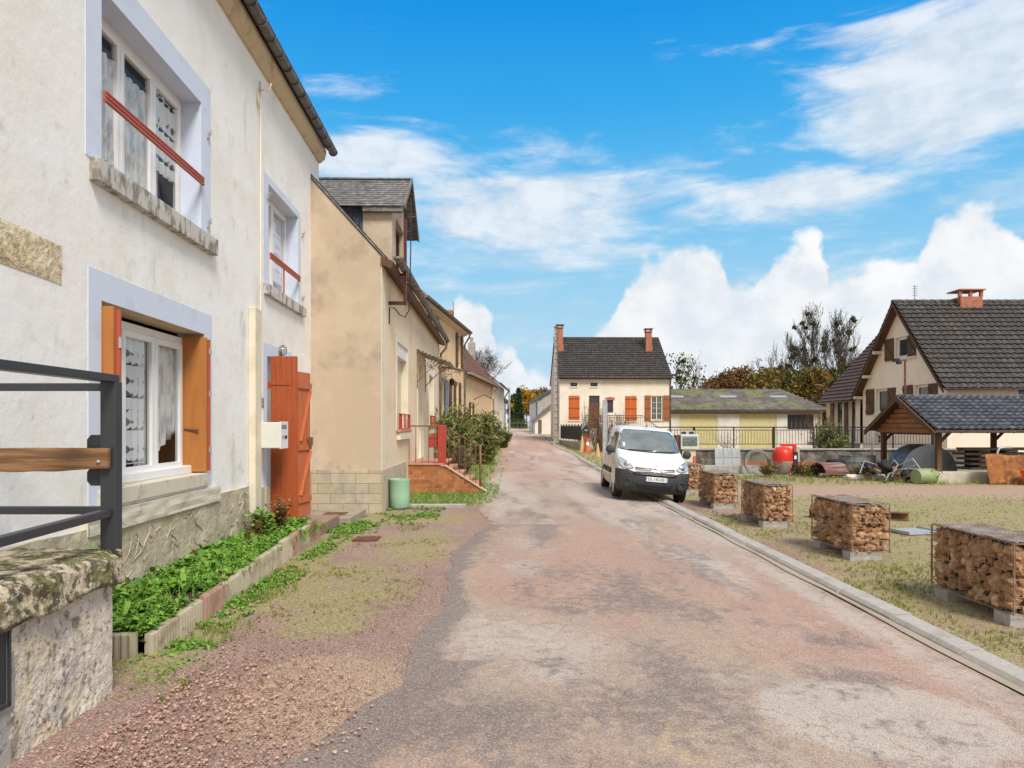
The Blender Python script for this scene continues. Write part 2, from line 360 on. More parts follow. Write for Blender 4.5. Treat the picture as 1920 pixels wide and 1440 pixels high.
m_rust = mat('rust', (.30,.11,.035), .9, [((.14,.055,.025), 3, .42, .62, .8), ((.46,.21,.07), 5, .54, .66, .6)], bump=.004)
m_rustdk = mat('dark_rust', (.14,.06,.035), .85, [((.24,.12,.07), 5, .45, .62, .7)], bump=.003)
m_galv = mat('galvanised', (.44,.46,.49), .5, [((.30,.32,.34), 3, .45, .62, .7), ((.56,.57,.58), 6, .5, .65, .5)], metal=.35)
m_wire = mat('galvanised_wire', (.36,.29,.23), .6, [((.24,.12,.06), 6, .42, .6, .8)], metal=.4)
m_wiretop = mat('grey_wire_lid', (.46,.50,.55), .6, [((.30,.33,.37), 40, .48, .64, .6)], bump=.006, bscale=70)
m_rock = mat('ochre_rubble', (.42,.235,.12), .92, [((.27,.14,.075), 5, .44, .62, .7), ((.58,.37,.20), 7, .50, .62, .8), ((.64,.52,.36), 3.4, .56, .68, .7), ((.12,.07,.04), 11, .62, .72, .6)], bump=.012, bscale=30)
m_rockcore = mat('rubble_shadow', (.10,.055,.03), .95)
m_wood = mat('stacked_timber', (.17,.155,.14), .85, [((.09,.08,.07), 5, .42, .6, .8, (.3,5,8)), ((.27,.24,.2), 8, .5, .62, .6, (.3,5,8))], bump=.004)
m_logs = mat('shed_boards', (.34,.15,.055), .7, [((.18,.08,.03), 5, .42, .6, .7, (5,.4,8))])
m_bark = mat('bark', (.085,.065,.048), .95, [((.045,.035,.028), 7, .45, .6, .7)], bump=.01, bscale=15)
m_barkg = mat('grey_bark', (.15,.125,.105), .95, [((.08,.065,.055), 7, .45, .6, .7)])
def leafmat(name, c1, c2, rough=.6):
    m = mat(name, c1, rough, tint=c2, spec=.3)
    nt = m.node_tree; b = nt.nodes['Principled BSDF']; b.inputs['Subsurface Weight'].default_value = 0
    tr = nt.nodes.new('ShaderNodeBsdfTranslucent'); mx = nt.nodes.new('ShaderNodeMixShader'); mx.inputs[0].default_value = .25
    src = b.inputs['Base Color'].links[0].from_socket; nt.links.new(src, tr.inputs[0])
    out = nt.nodes['Material Output']; nt.links.new(b.outputs[0], mx.inputs[1]); nt.links.new(tr.outputs[0], mx.inputs[2]); nt.links.new(mx.outputs[0], out.inputs[0])
    return m
m_clover = leafmat('clover_leaf', (.075,.19,.02), (.27,.48,.07))
m_grass = leafmat('grass_blade', (.13,.18,.03), (.40,.40,.12))
m_grassg = leafmat('lush_grass_blade', (.08,.20,.02), (.26,.42,.07))
m_dry = leafmat('dry_stalk', (.16,.08,.035), (.36,.24,.10))
m_shrub = leafmat('shrub_leaf', (.06,.085,.022), (.34,.35,.12))
m_wingtile = mat('brown_black_tile', (.085,.052,.048), .75, [((.05,.03,.03), 3, .42, .6, .7), ((.2,.15,.13), 12, .58, .70, .6)], bump=.004)
m_conif = leafmat('conifer_leaf', (.012,.04,.018), (.035,.085,.03))
m_gold = leafmat('golden_leaf', (.22,.15,.02), (.65,.38,.03))
m_autumn = leafmat('autumn_leaf', (.08,.065,.014), (.27,.18,.03))
m_rustl = leafmat('rust_leaf', (.10,.045,.016), (.24,.125,.04))
m_olive = leafmat('olive_leaf', (.04,.05,.012), (.12,.12,.025))
def glassmat(name, col, rough=.03, a=.35):
    m = bpy.data.materials.new(name); m.use_nodes = True; nt = m.node_tree; nt.nodes.clear()
    tr = nt.nodes.new('ShaderNodeBsdfTransparent'); tr.inputs[0].default_value = (.93,.95,.95, 1)
    gl = nt.nodes.new('ShaderNodeBsdfGlossy'); gl.inputs['Roughness'].default_value = rough
    fr = nt.nodes.new('ShaderNodeFresnel'); fr.inputs[0].default_value = 1.22
    mx = nt.nodes.new('ShaderNodeMixShader'); o = nt.nodes.new('ShaderNodeOutputMaterial')
    ad = nt.nodes.new('ShaderNodeMath'); ad.operation = 'ADD'; ad.use_clamp = True; ad.inputs[1].default_value = a*.2
    fm = nt.nodes.new('ShaderNodeMath'); fm.operation = 'MULTIPLY'; fm.inputs[1].default_value = .55; nt.links.new(fr.outputs[0], fm.inputs[0]); nt.links.new(fm.outputs[0], ad.inputs[0]); nt.links.new(ad.outputs[0], mx.inputs[0])
    nt.links.new(tr.outputs[0], mx.inputs[1]); nt.links.new(gl.outputs[0], mx.inputs[2]); nt.links.new(mx.outputs[0], o.inputs[0])
    return m
m_glass = glassmat('window_glass', (.75,.85,.85), a=.25)
m_dglass = mat('dark_glass', (.02,.028,.035), .06, spec=.9)
# ------------------------------------------------------------------ ground and road
def axis(*segs):
    out = []
    for a, b, st in segs:
        n = max(1, round((b-a)/st)); out += [a+(b-a)*i/n for i in range(n)]
    out.append(segs[-1][1]); return out
def ell(x, y, cx, cy, rx, ry, soft=.5, rot=0):
    dx, dy = x-cx, y-cy; c, s = cos(rot), sin(rot); dx, dy = dx*c+dy*s, -dx*s+dy*c
    q = sqrt((dx/rx)**2+(dy/ry)**2); return max(0, min(1, (1+soft-q)/(2*soft)))
def nz(x, y, s, k=0): return noise.fractal(Vector((x*s, y*s, k*7.3)), .8, 2.1, 4)
def band(v, a, b, soft): return max(0, min(1, (v-a)/soft+.5))*max(0, min(1, (b-v)/soft+.5))
def kb_off(y): return min(.55, max(0, (y-40)*.055))
def edge_l(y): return -.75 + .16*nz(0, y, .9, 5) + .06*nz(0, y, 4, 6) - (.75*max(0, (4.6-y)/1.6) if y < 4.6 else 0) + (.0 if y < 20 else .012*(y-20)*(1 if y < 70 else 0)) + (.6 if y > 70 else 0) + max(0, .35*exp(-((y-12)/1.5)**2))
xs = axis((-300,-60,40),(-60,-15,6),(-15,-5,1),(-5,6,.1),(6,24,.3),(24,60,4),(60,300,40))
ys = axis((-12,1,2),(1,18,.1),(18,34,.3),(34,70,1.5),(70,160,6),(160,900,120))
vs = []; at1 = []
for y in ys:
    for x in xs:
        z = G(x, y)
        near = 1 < y < 34 and -6 < x < 24
        g = s_ = p = 0
        if near:
            n1 = nz(x, y, .9, 1); n2 = nz(x, y, 2.5, 2)
            if x < 2:
                fe = min(1, max(0, (edge_l(y)-.06-x)/.45)); z += (.012*n2 + (.015*nz(x,y,9,3) if y < 8 else 0))*fe - (.012 if x > edge_l(y)+.1 else 0)
                if x < -2.2 and y < 5.3: z += .03
                # moss along the planter, patches in the shoulder
                g = max(band(x, -3.2, -2.35+.12*n1, .25)*band(y, 4.6, 13, .6)*.95,
                        ell(x,y,-1.9,7.6,.85,1.5,.5)*(.75+.5*n1), ell(x,y,-1.5,10.4,.75,1.4,.5)*(.7+.5*n1), ell(x,y,-1.4,8.9,.6,.7,.6)*(.6+.7*n1),
                        ell(x,y,-1.75,6.3,.6,.6,.7)*(.6+.9*n1), ell(x,y,-2.1,13,1.4,.8,.5)*.9,
                        band(x,-3,-.45+.2*n1,.3)*band(y,15.5,42,1)*.95, (.25+.5*n1)*band(x,-3,-.6,.4)*band(y,12,16,1))
                s_ = max(ell(x,y,-1.25,4.45,.62,.75,.25+.2*abs(n1), .3), ell(x,y,-1.2,9.7,.6,.9,.6)*.6, ell(x,y,-1.0,12.4,.7,1.2,.7)*.4)
                p = max(0, min(1, .5+.8*n1))*(1-s_)
            else:
                z += .012*n2
                g = max(.48+.65*n1 if x > 3.7 else 0, band(y, 20.5, 24, .6)*.8*band(x,6,24,1), ell(x,y,4.9,9.3,.9,.8,.5)*.9, ell(x,y,5.2,7.6,.8,.7,.5)*.8)
                g = max(g, (.95+.5*n1)*band(x,5.2,30,.6)*band(y,5,17.8,1.5))
                g *= 1-band(y, 17.6+.5*n1, 21.0, .9)*.9*band(x,5.5,30,1)
                s_ = band(y, 17, 21.6, 1)*band(x,5,30,1)
                p = band(x, 3.3, 4.6+.4*n1, .3)*.8
        elif x < -.4 and y < 90: g = .85
        elif y >= 34: g = .9
        vs.append((x, y, z)); at1 += [g, s_, p, 1]
k = len(xs); gm = MB(); gm.add(vs, [(j*k+i, j*k+i+1, (j+1)*k+i+1, (j+1)*k+i) for j in range(len(ys)-1) for i in range(k-1)])
m_ground = mat('gravel_ground', (.46,.31,.24), .95, [((.36,.215,.175), 1.3, .42, .62, .8), ((.56,.42,.31), 2.6, .52, .68, .6), ((.20,.12,.1), 45, .58, .66, .5)],
    attrs=(('cover', 2, (.40,.235,.20), .7), ('cover', 1, (.62,.43,.28), .9), ('cover', 0, (.44,.41,.12), .85)), vor=(95, (.21,.12,.10), (.70,.56,.47), .75), bump=.02, bscale=90)
nt = E.nt = m_ground.node_tree
struct(gm.build('ground', m_ground, smooth=True, recalc=False, attr={'cover': at1}))

# road sheet, 4 mm and more above the ground, ragged left edge
def edge_r(y): return 3.43-kb_off(y)
ry = axis((-8,1,1),(1,16,.07),(16,34,.25),(34,140,2))
NX = 64; vs = []; at = []
for y in ry:
    a, b = edge_l(y), edge_r(y)
    if y > 74: a -= (y-74)*.05; b -= (y-74)*.035
    for i in range(NX+1):
        t = i/NX; x = a+(b-a)*t; yy_ = y if y < 7 else 7+(y-7)*.3; n1 = nz(x, yy_, .8, 11); n2 = nz(x, yy_, 2.2, 12); n3 = nz(x, yy_, .35, 14)
        z = G(x, y)+.005+.014*min(1, (x-a)/.35)
        if y > 34: z += .02
        dk = max(band(x, a-.2, a+(.55 if y < 5 else .30)+.18*n1, .3)*(1 if y < 11.5 else max(0, 1-(y-11.5)/1.2)), ell(x,y,.55,8.1,.55,.8,.7)*.5+.2*n2,
                 ell(x,y,1.15,4.6,.35,1.1,.8,.15)*.7, ell(x,y,1.5,6.6,.5,.6,.7)*.45, ell(x,y,-.3,4.0,.8,.5,.7)*.75, ell(x,y,.1,3.4,1.2,.5,.8)*.45, +.32+.6*n1 if 2.2 < y < 12 and x < 1.9 else .25+.5*n2)
        pl = max(ell(x,y,2.25,4.15,.75,.62,.12+.1*abs(n2), .05)*.9, ell(x,y,.3,4.8,.3,.25,.7)*.8, ell(x,y,.2,8.3,.35,.6,.8)*.7, ell(x,y,.25,9.9,.4,1.2,.7)*.6, ell(x,y,.6,11.6,.5,1,.7)*.55,
                 ell(x,y,2.5,8.8,.35,1.6,.8,.0)*.75, ell(x,y,2.0,13.6,.45,3.,.7,.03)*.8*(.6+.8*n2+.3), ell(x,y,1.75,17.5,.5,2.5,.7)*.8, ell(x,y,.15,14.6,.25,.35,.5)*.8,
                 ell(x,y,2.9,27,.45,9,.7)*.95*(.75+.6*n1), ell(x,y,2.1,22,.4,4,.7)*.6, .34+.7*n3, ell(x,y,3.2,6.6,.22,3.6,.7)*.7)
        pk = max(ell(x,y,2.75,5.9,.75,1.9,.6)*1.0, ell(x,y,2.9,8.2,.6,1.0,.6)*.6, ell(x,y,2.3,10.5,.9,1.6,.7)*.65, .4+.6*nz(x,yy_,.5,17), .75 if y > 20 else .35)
        vs.append((x, y, z)); at += [dk, pl, pk, 1]
rm = MB(); k = NX+1; rm.add(vs, [(j*k+i, j*k+i+1, (j+1)*k+i+1, (j+1)*k+i) for j in range(len(ry)-1) for i in range(NX)])
m_road = mat('worn_asphalt', (.45,.33,.25), .80, [((.35,.245,.195), .9, .45, .62, .6, (1,.4,1)), ((.54,.39,.24), 1.7, .54, .68, .6, (1,.5,1)), ((.20,.15,.13), 60, .56, .66, .35), ((.30,.23,.19), 6, .54, .64, .55), ((.54,.46,.40), 4.5, .57, .68, .5, (1,.45,1)), ((.30,.14,.10), 3.2, .60, .68, .4, (1,.3,1)), ((.58,.53,.49), 1.5, .58, .66, .5, (1,.3,1)), ((.13,.10,.1), 9, .66, .71, .6)],
    attrs=(('wear', 2, (.49,.265,.195), .65), ('wear', 1, (.60,.53,.47), .70), ('wear', 0, (.165,.13,.125), .78)), vor=(140, (.16,.12,.105), (.80,.70,.60), .42), bump=.008, bscale=160,
    cracks=(2.3, (.20,.09,.065), .014, .5))
struct(rm.build('road', m_road, smooth=True, recalc=False, attr={'wear': at}))
# pale gutter strip and kerb stones
gs = MB(); y = -4
pts = axis((-4, 44, .5))
vs = []
for yy in pts:
    w = .05+.06*nz(0, yy, .9, 21)
    for x in (3.52-w-.03, 3.52): vs.append((x, yy, G(x, yy)+.030))
gs.add(vs, [(2*i, 2*i+1, 2*i+3, 2*i+2) for i in range(len(pts)-1)])
m_gut = mat('gutter_strip', (.36,.29,.23), .9, [((.33,.27,.2), 2, .45, .6, .8), ((.25,.22,.12), 1.1, .55, .65, .8)], bump=.003)
struct(gs.build('gutter', m_gut, recalc=False))
kb = MB(); y = -3.6; i = 0
while y < 80:
    L = .975; x0 = 3.53+.010*sin(i*2.1)-kb_off(y); z = G(3.6, y)-.0; z2 = G(3.6, y+L); dz_ = .075+.006*sin(i*1.3)
    sec = [(0,-.06),(0,dz_-.035),(.035,dz_),(.17,dz_+.012),(.21,dz_),(.21,-.06)]
    vs = [(x0+a, y, z+b) for a, b in sec]+[(x0+a, y+L, z2+b) for a, b in sec]; n = len(sec)
    kb.add(vs, [tuple(range(n)), tuple(range(2*n-1, n-1, -1))]+[(j, j+n, (j+1)%n+n, (j+1)%n) for j in range(n)])
    y += 1.0; i += 1
o = kb.build('kerb', m_kerb, bevel=.006); struct(o)

# loose stones in the near left corner and by the verge: one mass each
st = MB(); rnd = random.Random(3); tints = []
def scatter(mb, N, fn, r0, r1, sub=1, amp=.25):
    c = 0
    while c < N:
        q = fn()
        if q is None: continue
        x, y, z = q; r = r0+(r1-r0)*rnd.random()**2.2; n0 = len(mb.v)
        mb.blob((x, y, z+r*.22), r, rnd.random()*50, amp, sub, (1, .75+.3*rnd.random(), .5), Matrix.Rotation(rnd.random()*6.28, 3, 'Z'))
        t = rnd.random(); tints.extend([t, t, t, 1]*(len(mb.v)-n0)); c += 1
def near_left():
    x = -2.9+2.3*rnd.random()**1.1; y = 3.05+2.6*rnd.random()
    w = ell(x, y, -2.3, 3.8, .9, .9, .8)
    if rnd.random() > w: return
    return x, y, G(x, y)+.02
scatter(st, 7500, near_left, .003, .0145)
def shoulder():
    x = -2.7+2.1*rnd.random(); y = 3.2+8*rnd.random()**1.5
    return x, y, G(x, y)+.002
scatter(st, 3800, shoulder, .003, .008)
def verge():
    x = 3.8+1.3*rnd.random(); y = 4+11*rnd.random()**1.6
    return x, y, G(x, y)+.003
scatter(st, 2000, verge, .004, .012)
def onroad():
    x = -.9+4.2*rnd.random(); y = 3.1+9*rnd.random()**1.8
    return x, y, G(x, y)+.022
scatter(st, 260, onroad, .003, .007)
m_gravel = mat('loose_gravel', (.24,.11,.085), .85, layers=[((.12,.07,.06), 9, .5, .6, .5)], tint=(.56,.37,.29), bump=.002)
tag(st.build('gravel', m_gravel, attr={'tint': tints}), 'pink and brown loose gravel strewn beside the road and the stone wall', 'gravel', kind='stuff')

# ------------------------------------------------------------------ greenery makers
def rosette(mb, tl, c, n, r, leafw, rnd, up=.5, seg=2):
    for k in range(n):
        a = rnd.random()*6.28; L = r*(.6+.6*rnd.random()); w = leafw*(.7+.6*rnd.random()); e = up*(.3+rnd.random())
        d = Vector((cos(a), sin(a), 0)); s = Vector((-sin(a), cos(a), 0)); t = rnd.random()
        p0 = Vector(c); p1 = p0+d*L*.5+Vector((0,0,L*e)); p2 = p0+d*L+Vector((0,0,L*e*(.6+.5*rnd.random())))
        tw = Vector((0,0,w*.4*(rnd.random()-.5)))
        mb.add([p0-s*w*.15, p0+s*w*.15, p1+s*w*.5+tw, p1-s*w*.5-tw, p2+s*w*.1], [(0,1,2,3),(3,2,4)]); tl.extend([t,t,t,1]*5)
def blade(mb, tl, c, h, w, rnd, lean=.4):
    a = rnd.random()*6.28; d = Vector((cos(a), sin(a), 0)); s = Vector((-sin(a), cos(a), 0)); t = rnd.random(); c = Vector(c)
    l = lean*rnd.random(); p1 = c+d*h*l*.4+Vector((0,0,h*.6)); p2 = c+d*h*l*1.1+Vector((0,0,h*(1-.3*l)))
    mb.add([c-s*w/2, c+s*w/2, p1+s*w*.35, p1-s*w*.35, p2], [(0,1,2,3),(3,2,4)]); tl.extend([t,t,t,1]*5)
def plantmass(name, N, fn, kind, m, label, cat, seed=1, parent=None):
    mb = MB(); tl = []; r_ = random.Random(seed); c = 0; tries = 0
    while c < N and tries < N*30:
        tries += 1; q = fn(r_)
        if q is None: continue
        p, h = q
        if kind == 'blade':
            for _ in range(5): blade(mb, tl, (p[0]+.03*(r_.random()-.5), p[1]+.03*(r_.random()-.5), p[2]), h*(.6+.6*r_.random()), .006+h*.03, r_, .9)
        else: rosette(mb, tl, p, 6, h, h*.42, r_, .7)
        c += 1
    o = mb.build(name, m, parent, recalc=False, attr={'tint': tl})
    if label: tag(o, label, cat, kind='stuff')
    return o
def inl(x0, x1, y0, y1, h, dens=None):
    def f(r_):
        x = x0+(x1-x0)*r_.random(); y = y0+(y1-y0)*r_.random()
        if dens and r_.random() > dens(x, y): return None
        return (x, y, G(x, y)), h*(.6+.7*r_.random())
    return f
# weeds under the planter edge, lawn before the steps, verges
plantmass('weeds', 800, inl(-2.8,-2.0,4.3,11.5,.045, lambda x,y: max(0, 1-abs(x+2.56+.045*(y-5))/.30)*max(0, .45+1.6*nz(x,y,.9,77))), 'ros', m_clover, 'low green weeds creeping along the foot of the fluted planter edging', 'weeds', 3)
plantmass('grass', 900, inl(-2.85,-1.9,4.3,12.5,.05, lambda x,y: max(0, 1-abs(x+2.50+.045*(y-5))/.38)*max(0, .5+1.3*nz(x,y,1.1,78))), 'blade', m_grass, 'thin grass spreading from the planter edging over the gravel', 'grass', 33)
plantmass('grass', 2000, inl(-2.6,-.35,14.6,22,.085, lambda x,y: ell(x,y,-1.75,17.6,1.5,3.4,.25) * (1 if x < -2.0+.42*(y-14.6) or y>17 else .9)), 'blade', m_grassg, 'bright green lawn patch in front of the brick steps', 'grass', 4)
plantmass('grass', 1500, inl(-2.4,-.2,21,44,.14, lambda x,y: .9 if x < -.75+.25*nz(x,y,.5,3) else .1), 'blade', m_grassg, 'grass strip running along the far left side of the road', 'grass', 5)
plantmass('grass', 1100, inl(-3.6,-1.4,11.0,14.8,.05, lambda x,y: max(ell(x,y,-2.5,13.5,1.2,.9,.9), ell(x,y,-2.7,11.6,.3,1.4,.8))*max(0, .5+1.2*nz(x,y,1.6,55))), 'ros', m_grassg, 'weedy grass around the concrete slabs and the mint green bin', 'grass', 6)
plantmass('grass', 1500, inl(3.8,5.8,5,19,.05, lambda x,y: max(0, nz(x,y,.8,31))*1.6+ell(x,y,5.1,8.5,.7,.7,.5)), 'blade', m_grass, 'tufts of grass on the verge around the stone-filled cages', 'grass', 7)
plantmass('grass', 5200, inl(5.4,22,6.5,18.5,.038, lambda x,y: .35+max(0, nz(x,y,.5,35))), 'blade', m_grass, 'short mossy grass of the open yard', 'grass', 8)
plantmass('grass', 1500, inl(6.5,22,21.3,25.5,.16, lambda x,y: .6 if y > 22.5 else .35), 'blade', m_grass, 'longer grass growing in front of the scrap heap and low wall', 'grass', 9)
plantmass('moss_tufts', 500, inl(-2.4,-.9,5.6,12,.03, lambda x,y: max(0, nz(x,y,1.5,41))*1.5*ell(x,y,-1.7,8.6,.8,3,.5)), 'blade', m_grass, 'thin mossy tufts scattered over the gravel shoulder', 'moss', 10)
plantmass('grass', 700, inl(3.75,5.6,22,58,.16, lambda x,y: .9), 'blade', m_grass, 'rough grass between the far kerb and the fence of the cream house', 'grass', 12)
# fallen leaves
lf = MB(); tl = []; r_ = random.Random(5)
for _ in range(420):
    if r_.random() < .4: x, y = -2.6+1.2*r_.random(), 3.6+3*r_.random()
    else: x, y = 3.8+1.2*r_.random(), 3.8+8*r_.random()
    rosette(lf, tl, (x, y, G(x,y)+.012), 1, .03, .03, r_, .2)
tag(lf.build('fallen_leaves', m_dry, recalc=False, attr={'tint': tl}), 'dead brown leaves littering the gravel and verge', 'leaves', kind='stuff')

# ------------------------------------------------------------------ building helpers
def wall_face(mb, P, outline, holes=(), depth=.2):
    """outline polygon with rectangular holes (u0, v0, u1, v1); P(u, v, w) maps to space, w goes inwards"""
    vs = [Vector(p) for p in outline]; n = len(vs); ed = [(i, (i+1) % n) for i in range(n)]
    for (a, b, c, d) in holes:
        k = len(vs); vs += [Vector((a,b)), Vector((c,b)), Vector((c,d)), Vector((a,d))]; ed += [(k,k+1),(k+1,k+2),(k+2,k+3),(k+3,k)]
    V, _, F, *_ = delaunay_2d_cdt(vs, ed, [], 0, 1e-5)
    def inside(p, poly):
        r = False; j = len(poly)-1
        for i in range(len(poly)):
            if (poly[i][1] > p[1]) != (poly[j][1] > p[1]) and p[0] < (poly[j][0]-poly[i][0])*(p[1]-poly[i][1])/(poly[j][1]-poly[i][1])+poly[i][0]: r = not r
            j = i
        return r
    fs = []
    for f in F:
        c = sum((V[i] for i in f), Vector((0, 0)))/len(f)
        if not inside(c, outline): continue
        if any(a < c.x < cc and b < c.y < d for a, b, cc, d in holes): continue
        fs.append(tuple(f))
    mb.add([P(v.x, v.y, 0) for v in V], fs)
    for (a, b, c, d) in holes:
        for (p, q) in (((a,b),(c,b)), ((c,b),(c,d)), ((c,d),(a,d)), ((a,d),(a,b))):
            mb.face(P(p[0], p[1], 0), P(q[0], q[1], 0), P(q[0], q[1], depth), P(p[0], p[1], depth))
def pbox(mb, P, u0, v0, w0, u1, v1, w1):
    vs = [P(u,v,w) for w in (w0, w1) for u, v in ((u0,v0),(u1,v0),(u1,v1),(u0,v1))]
    mb.add(vs, [(3,2,1,0),(4,5,6,7),(0,1,5,4),(1,2,6,5),(2,3,7,6),(3,0,4,7)])
def FP(u, v, w): return Vector((u, w, v))              # facade at local y = 0, outward is -y
def GP(u, v, w): return Vector((w, u, v))              # end wall at local x = 0, outward is -x
def window(par, P, u0, v0, u1, v1, inset, n=2, mf=None, bars=(0,0), fr=.06, curtain=None, name='window', glass=None, back=True, sill=None):
    mf = mf or m_pvc; f = MB(); w0, w1 = inset, inset+.07
    pbox(f, P, u0, v0, w0, u1, v0+fr, w1); pbox(f, P, u0, v1-fr, w0, u1, v1, w1)
    pbox(f, P, u0, v0+fr, w0, u0+fr, v1-fr, w1); pbox(f, P, u1-fr, v0+fr, w0, u1, v1-fr, w1)
    sw = (u1-u0-2*fr)/n; g = MB()
    for i in range(n):
        a = u0+fr+i*sw; b = a+sw; s = fr*.9
        pbox(f, P, a+.004, v0+fr+.004, w0-.02, a+s, v1-fr-.004, w0+.04); pbox(f, P, b-s, v0+fr+.004, w0-.02, b-.004, v1-fr-.004, w0+.04)
        pbox(f, P, a+s, v0+fr+.004, w0-.02, b-s, v0+fr+s, w0+.04); pbox(f, P, a+s, v1-fr-s, w0-.02, b-s, v1-fr-.004, w0+.04)
        g.face(P(a+s,v0+fr+s,w0+.012), P(b-s,v0+fr+s,w0+.012), P(b-s,v1-fr-s,w0+.012), P(a+s,v1-fr-s,w0+.012))
        for k in range(bars[0]): 
            v = v0+fr+s+(v1-v0-2*fr-2*s)*(k+1)/(bars[0]+1); pbox(f, P, a+s, v-.012, w0-.004, b-s, v+.012, w0+.009)
        for k in range(bars[1]):
            u = a+s+(b-a-2*s)*(k+1)/(bars[1]+1); pbox(f, P, u-.012, v0+fr+s, w0-.005, u+.012, v1-fr-s, w0+.008)
    o = f.build(name, mf, par, bevel=.004 if fr > .05 else 0); g.build('glass_pane', glass or m_glass, o)
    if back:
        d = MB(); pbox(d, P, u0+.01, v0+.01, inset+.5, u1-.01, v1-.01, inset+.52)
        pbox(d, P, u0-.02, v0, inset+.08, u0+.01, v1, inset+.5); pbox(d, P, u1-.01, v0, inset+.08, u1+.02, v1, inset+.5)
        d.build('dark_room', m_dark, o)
    if curtain:
        cm = MB(); uu0, uu1, vv0, vv1 = u0+fr, u1-fr, v0+fr, v1-fr
        cm.grid(lambda a, b: P(uu0+(uu1-uu0)*a, vv0+(vv1-vv0)*b, inset+.10+.018*sin(a*55)), 90, 2)
        cm.build('curtain', curtain, o, smooth=True, recalc=False)
    if sill: sill.parent = o
    return o
def shutter(par, P, u0, v0, u1, v1, w=-.05, t=.035, m=None, planks=4, z_brace=False, hinges=True, name='shutter', mh=None):
    s = MB(); k = (u1-u0)/planks
    for i in range(planks): pbox(s, P, u0+i*k+.003, v0, w, u0+(i+1)*k-.003, v1, w+t)
    pbox(s, P, u0+.005, v0+.002, w+.006, u1-.005, v1-.002, w+t-.006)
    h = (v1-v0)
    if z_brace:
        for v in (v0+.14*h, v1-.14*h): pbox(s, P, u0+.01, v-.04, w-.022, u1-.01, v+.04, w-.001)
        a, b = (u0+.04, u1-.04); n = 5
        p = [P(a, v0+.18*h, w-.011), P(b, v1-.18*h, w-.011)]; s.bar(p[0], p[1], .06, .02)
    o = s.build(name, m or m_dorange, par)
    if hinges:
        for v in (v0+.12*h, v0+.5*h, v1-.12*h): g = MB(); pbox(g, P, u0+.0, v-.018, w-.035, u1+.03, v+.018, w-.024); g.build('strap_hinge', mh or m or m_dorange, o)
    return o
def tiles(mb, P, Lu, Lv, row, colw, step=.02, wave=.015, ku=6, jit=.0):
    """P(u, v, h): u along eaves, v up the slope, h out of the slope"""
    nr = max(1, round(Lv/row)); row = Lv/nr; nc = max(1, round(Lu/colw)); n = nc*ku
    us = [Lu*i/n for i in range(n+1)]; cu = [wave*(abs(cos(pi*u/(Lu/nc)))**1.0) for u in us]
    b = len(mb.v); r_ = random.Random(int(Lu*100))
    for j in range(nr):
        jj = [jit*(r_.random()-.5) for _ in range(nc+1)]
        for (dv, hh) in ((0, 0.0), (0.0001, step), (row*1.0, .004)):
            for i, u in enumerate(us):
                mb.v.append(tuple(P(u, j*row+dv + (jj[i//ku] if dv < row*.5 else 0), hh+cu[i])))
    k = n+1
    for j in range(nr):
        o = b+j*3*k
        for q in range(2):
            for i in range(n): mb.f.append((o+q*k+i, o+q*k+i+1, o+(q+1)*k+i+1, o+(q+1)*k+i)); mb.mi.append(mb.cur)
def gutter(mb, p, q, r=.07, n=10, brackets=.6):
    """open half round gutter from p to q"""
    p, q = Vector(p), Vector(q); t = (q-p).normalized(); s = t.cross(Vector((0,0,1))).normalized(); L = (q-p).length
    vs = []
    for e in (p, q):
        for rr in (r, r-.006):
            for i in range(n+1):
                a = pi+pi*i/n; vs.append(e+s*cos(a)*rr+Vector((0,0,1))*sin(a)*rr)
    k = n+1; fs = []
    for i in range(n):
        fs.append((i, i+1, 2*k+i+1, 2*k+i)); fs.append((k+i+1, k+i, 3*k+i, 3*k+i+1)); fs.append((i+1, i, k+i, k+i+1)); fs.append((2*k+i, 2*k+i+1, 3*k+i+1, 3*k+i))
    mb.add(vs, fs)
    m = int(L/brackets)
    for j in range(m+1):
        c = p+t*(L*j/max(1, m)); pts = [c+s*cos(pi+pi*i/8)*(r+.006)+Vector((0,0,1))*sin(pi+pi*i/8)*(r+.006) for i in range(9)]
        mb.tube(pts, .009, 5)
    mb.tube([p-s*r, q-s*r], .010, 6); mb.tube([p+s*r, q+s*r], .010, 6)
# ------------------------------------------------------------------ white house, left
h1 = thing('white_house', 'tall weathered white house at the left with pale blue window surrounds and orange door shutters', 'house', (-3.41, 0, 0), R(92.46))
Y1 = 14.22
up1, lo1, up2, dr1 = (6.10,4.08,8.27,5.66), (6.10,1.17,8.36,2.87), (10.86,3.97,12.62,5.60), (10.80,.30,12.0,2.86)
w = MB()
wall_face(w, FP, [(-4,-.3),(Y1,-.3),(Y1,7.35),(-4,7.35)], [up1, lo1, up2, dr1], .32)
wall_face(w, lambda u,v,q: Vector((Y1-q, u, v)), [(0,-.3),(8,-.3),(8,7.35),(4,11.2),(0,7.35)])
wall_face(w, lambda u,v,q: Vector((-4+q, u, v)), [(0,-.3),(8,-.3),(8,7.35),(4,11.2),(0,7.35)])
w.face((-4,8,-.3),(Y1,8,-.3),(Y1,8,7.35),(-4,8,7.35)); w.build('wall', m_white, h1, recalc=False)
def ring(mb, P, o, i, t):                              # surround band between outer and inner rectangle, t proud
    a,b,c,d = o; e,f,g,h = i
    pbox(mb, P, a, b, -t, e, d, .0); pbox(mb, P, g, b, -t, c, d, .0)
    pbox(mb, P, e, h, -t, g, d, .0)
    if f > b+.005: pbox(mb, P, e, b, -t, g, f, .0)
def reveal(mb, P, i, d0, d1, e=.004, bottom=True):
    a,b,c,d = i
    pbox(mb, P, a, b, d0, a+e, d, d1); pbox(mb, P, c-e, b, d0, c, d, d1); pbox(mb, P, a+e, d-e, d0, c-e, d, d1)
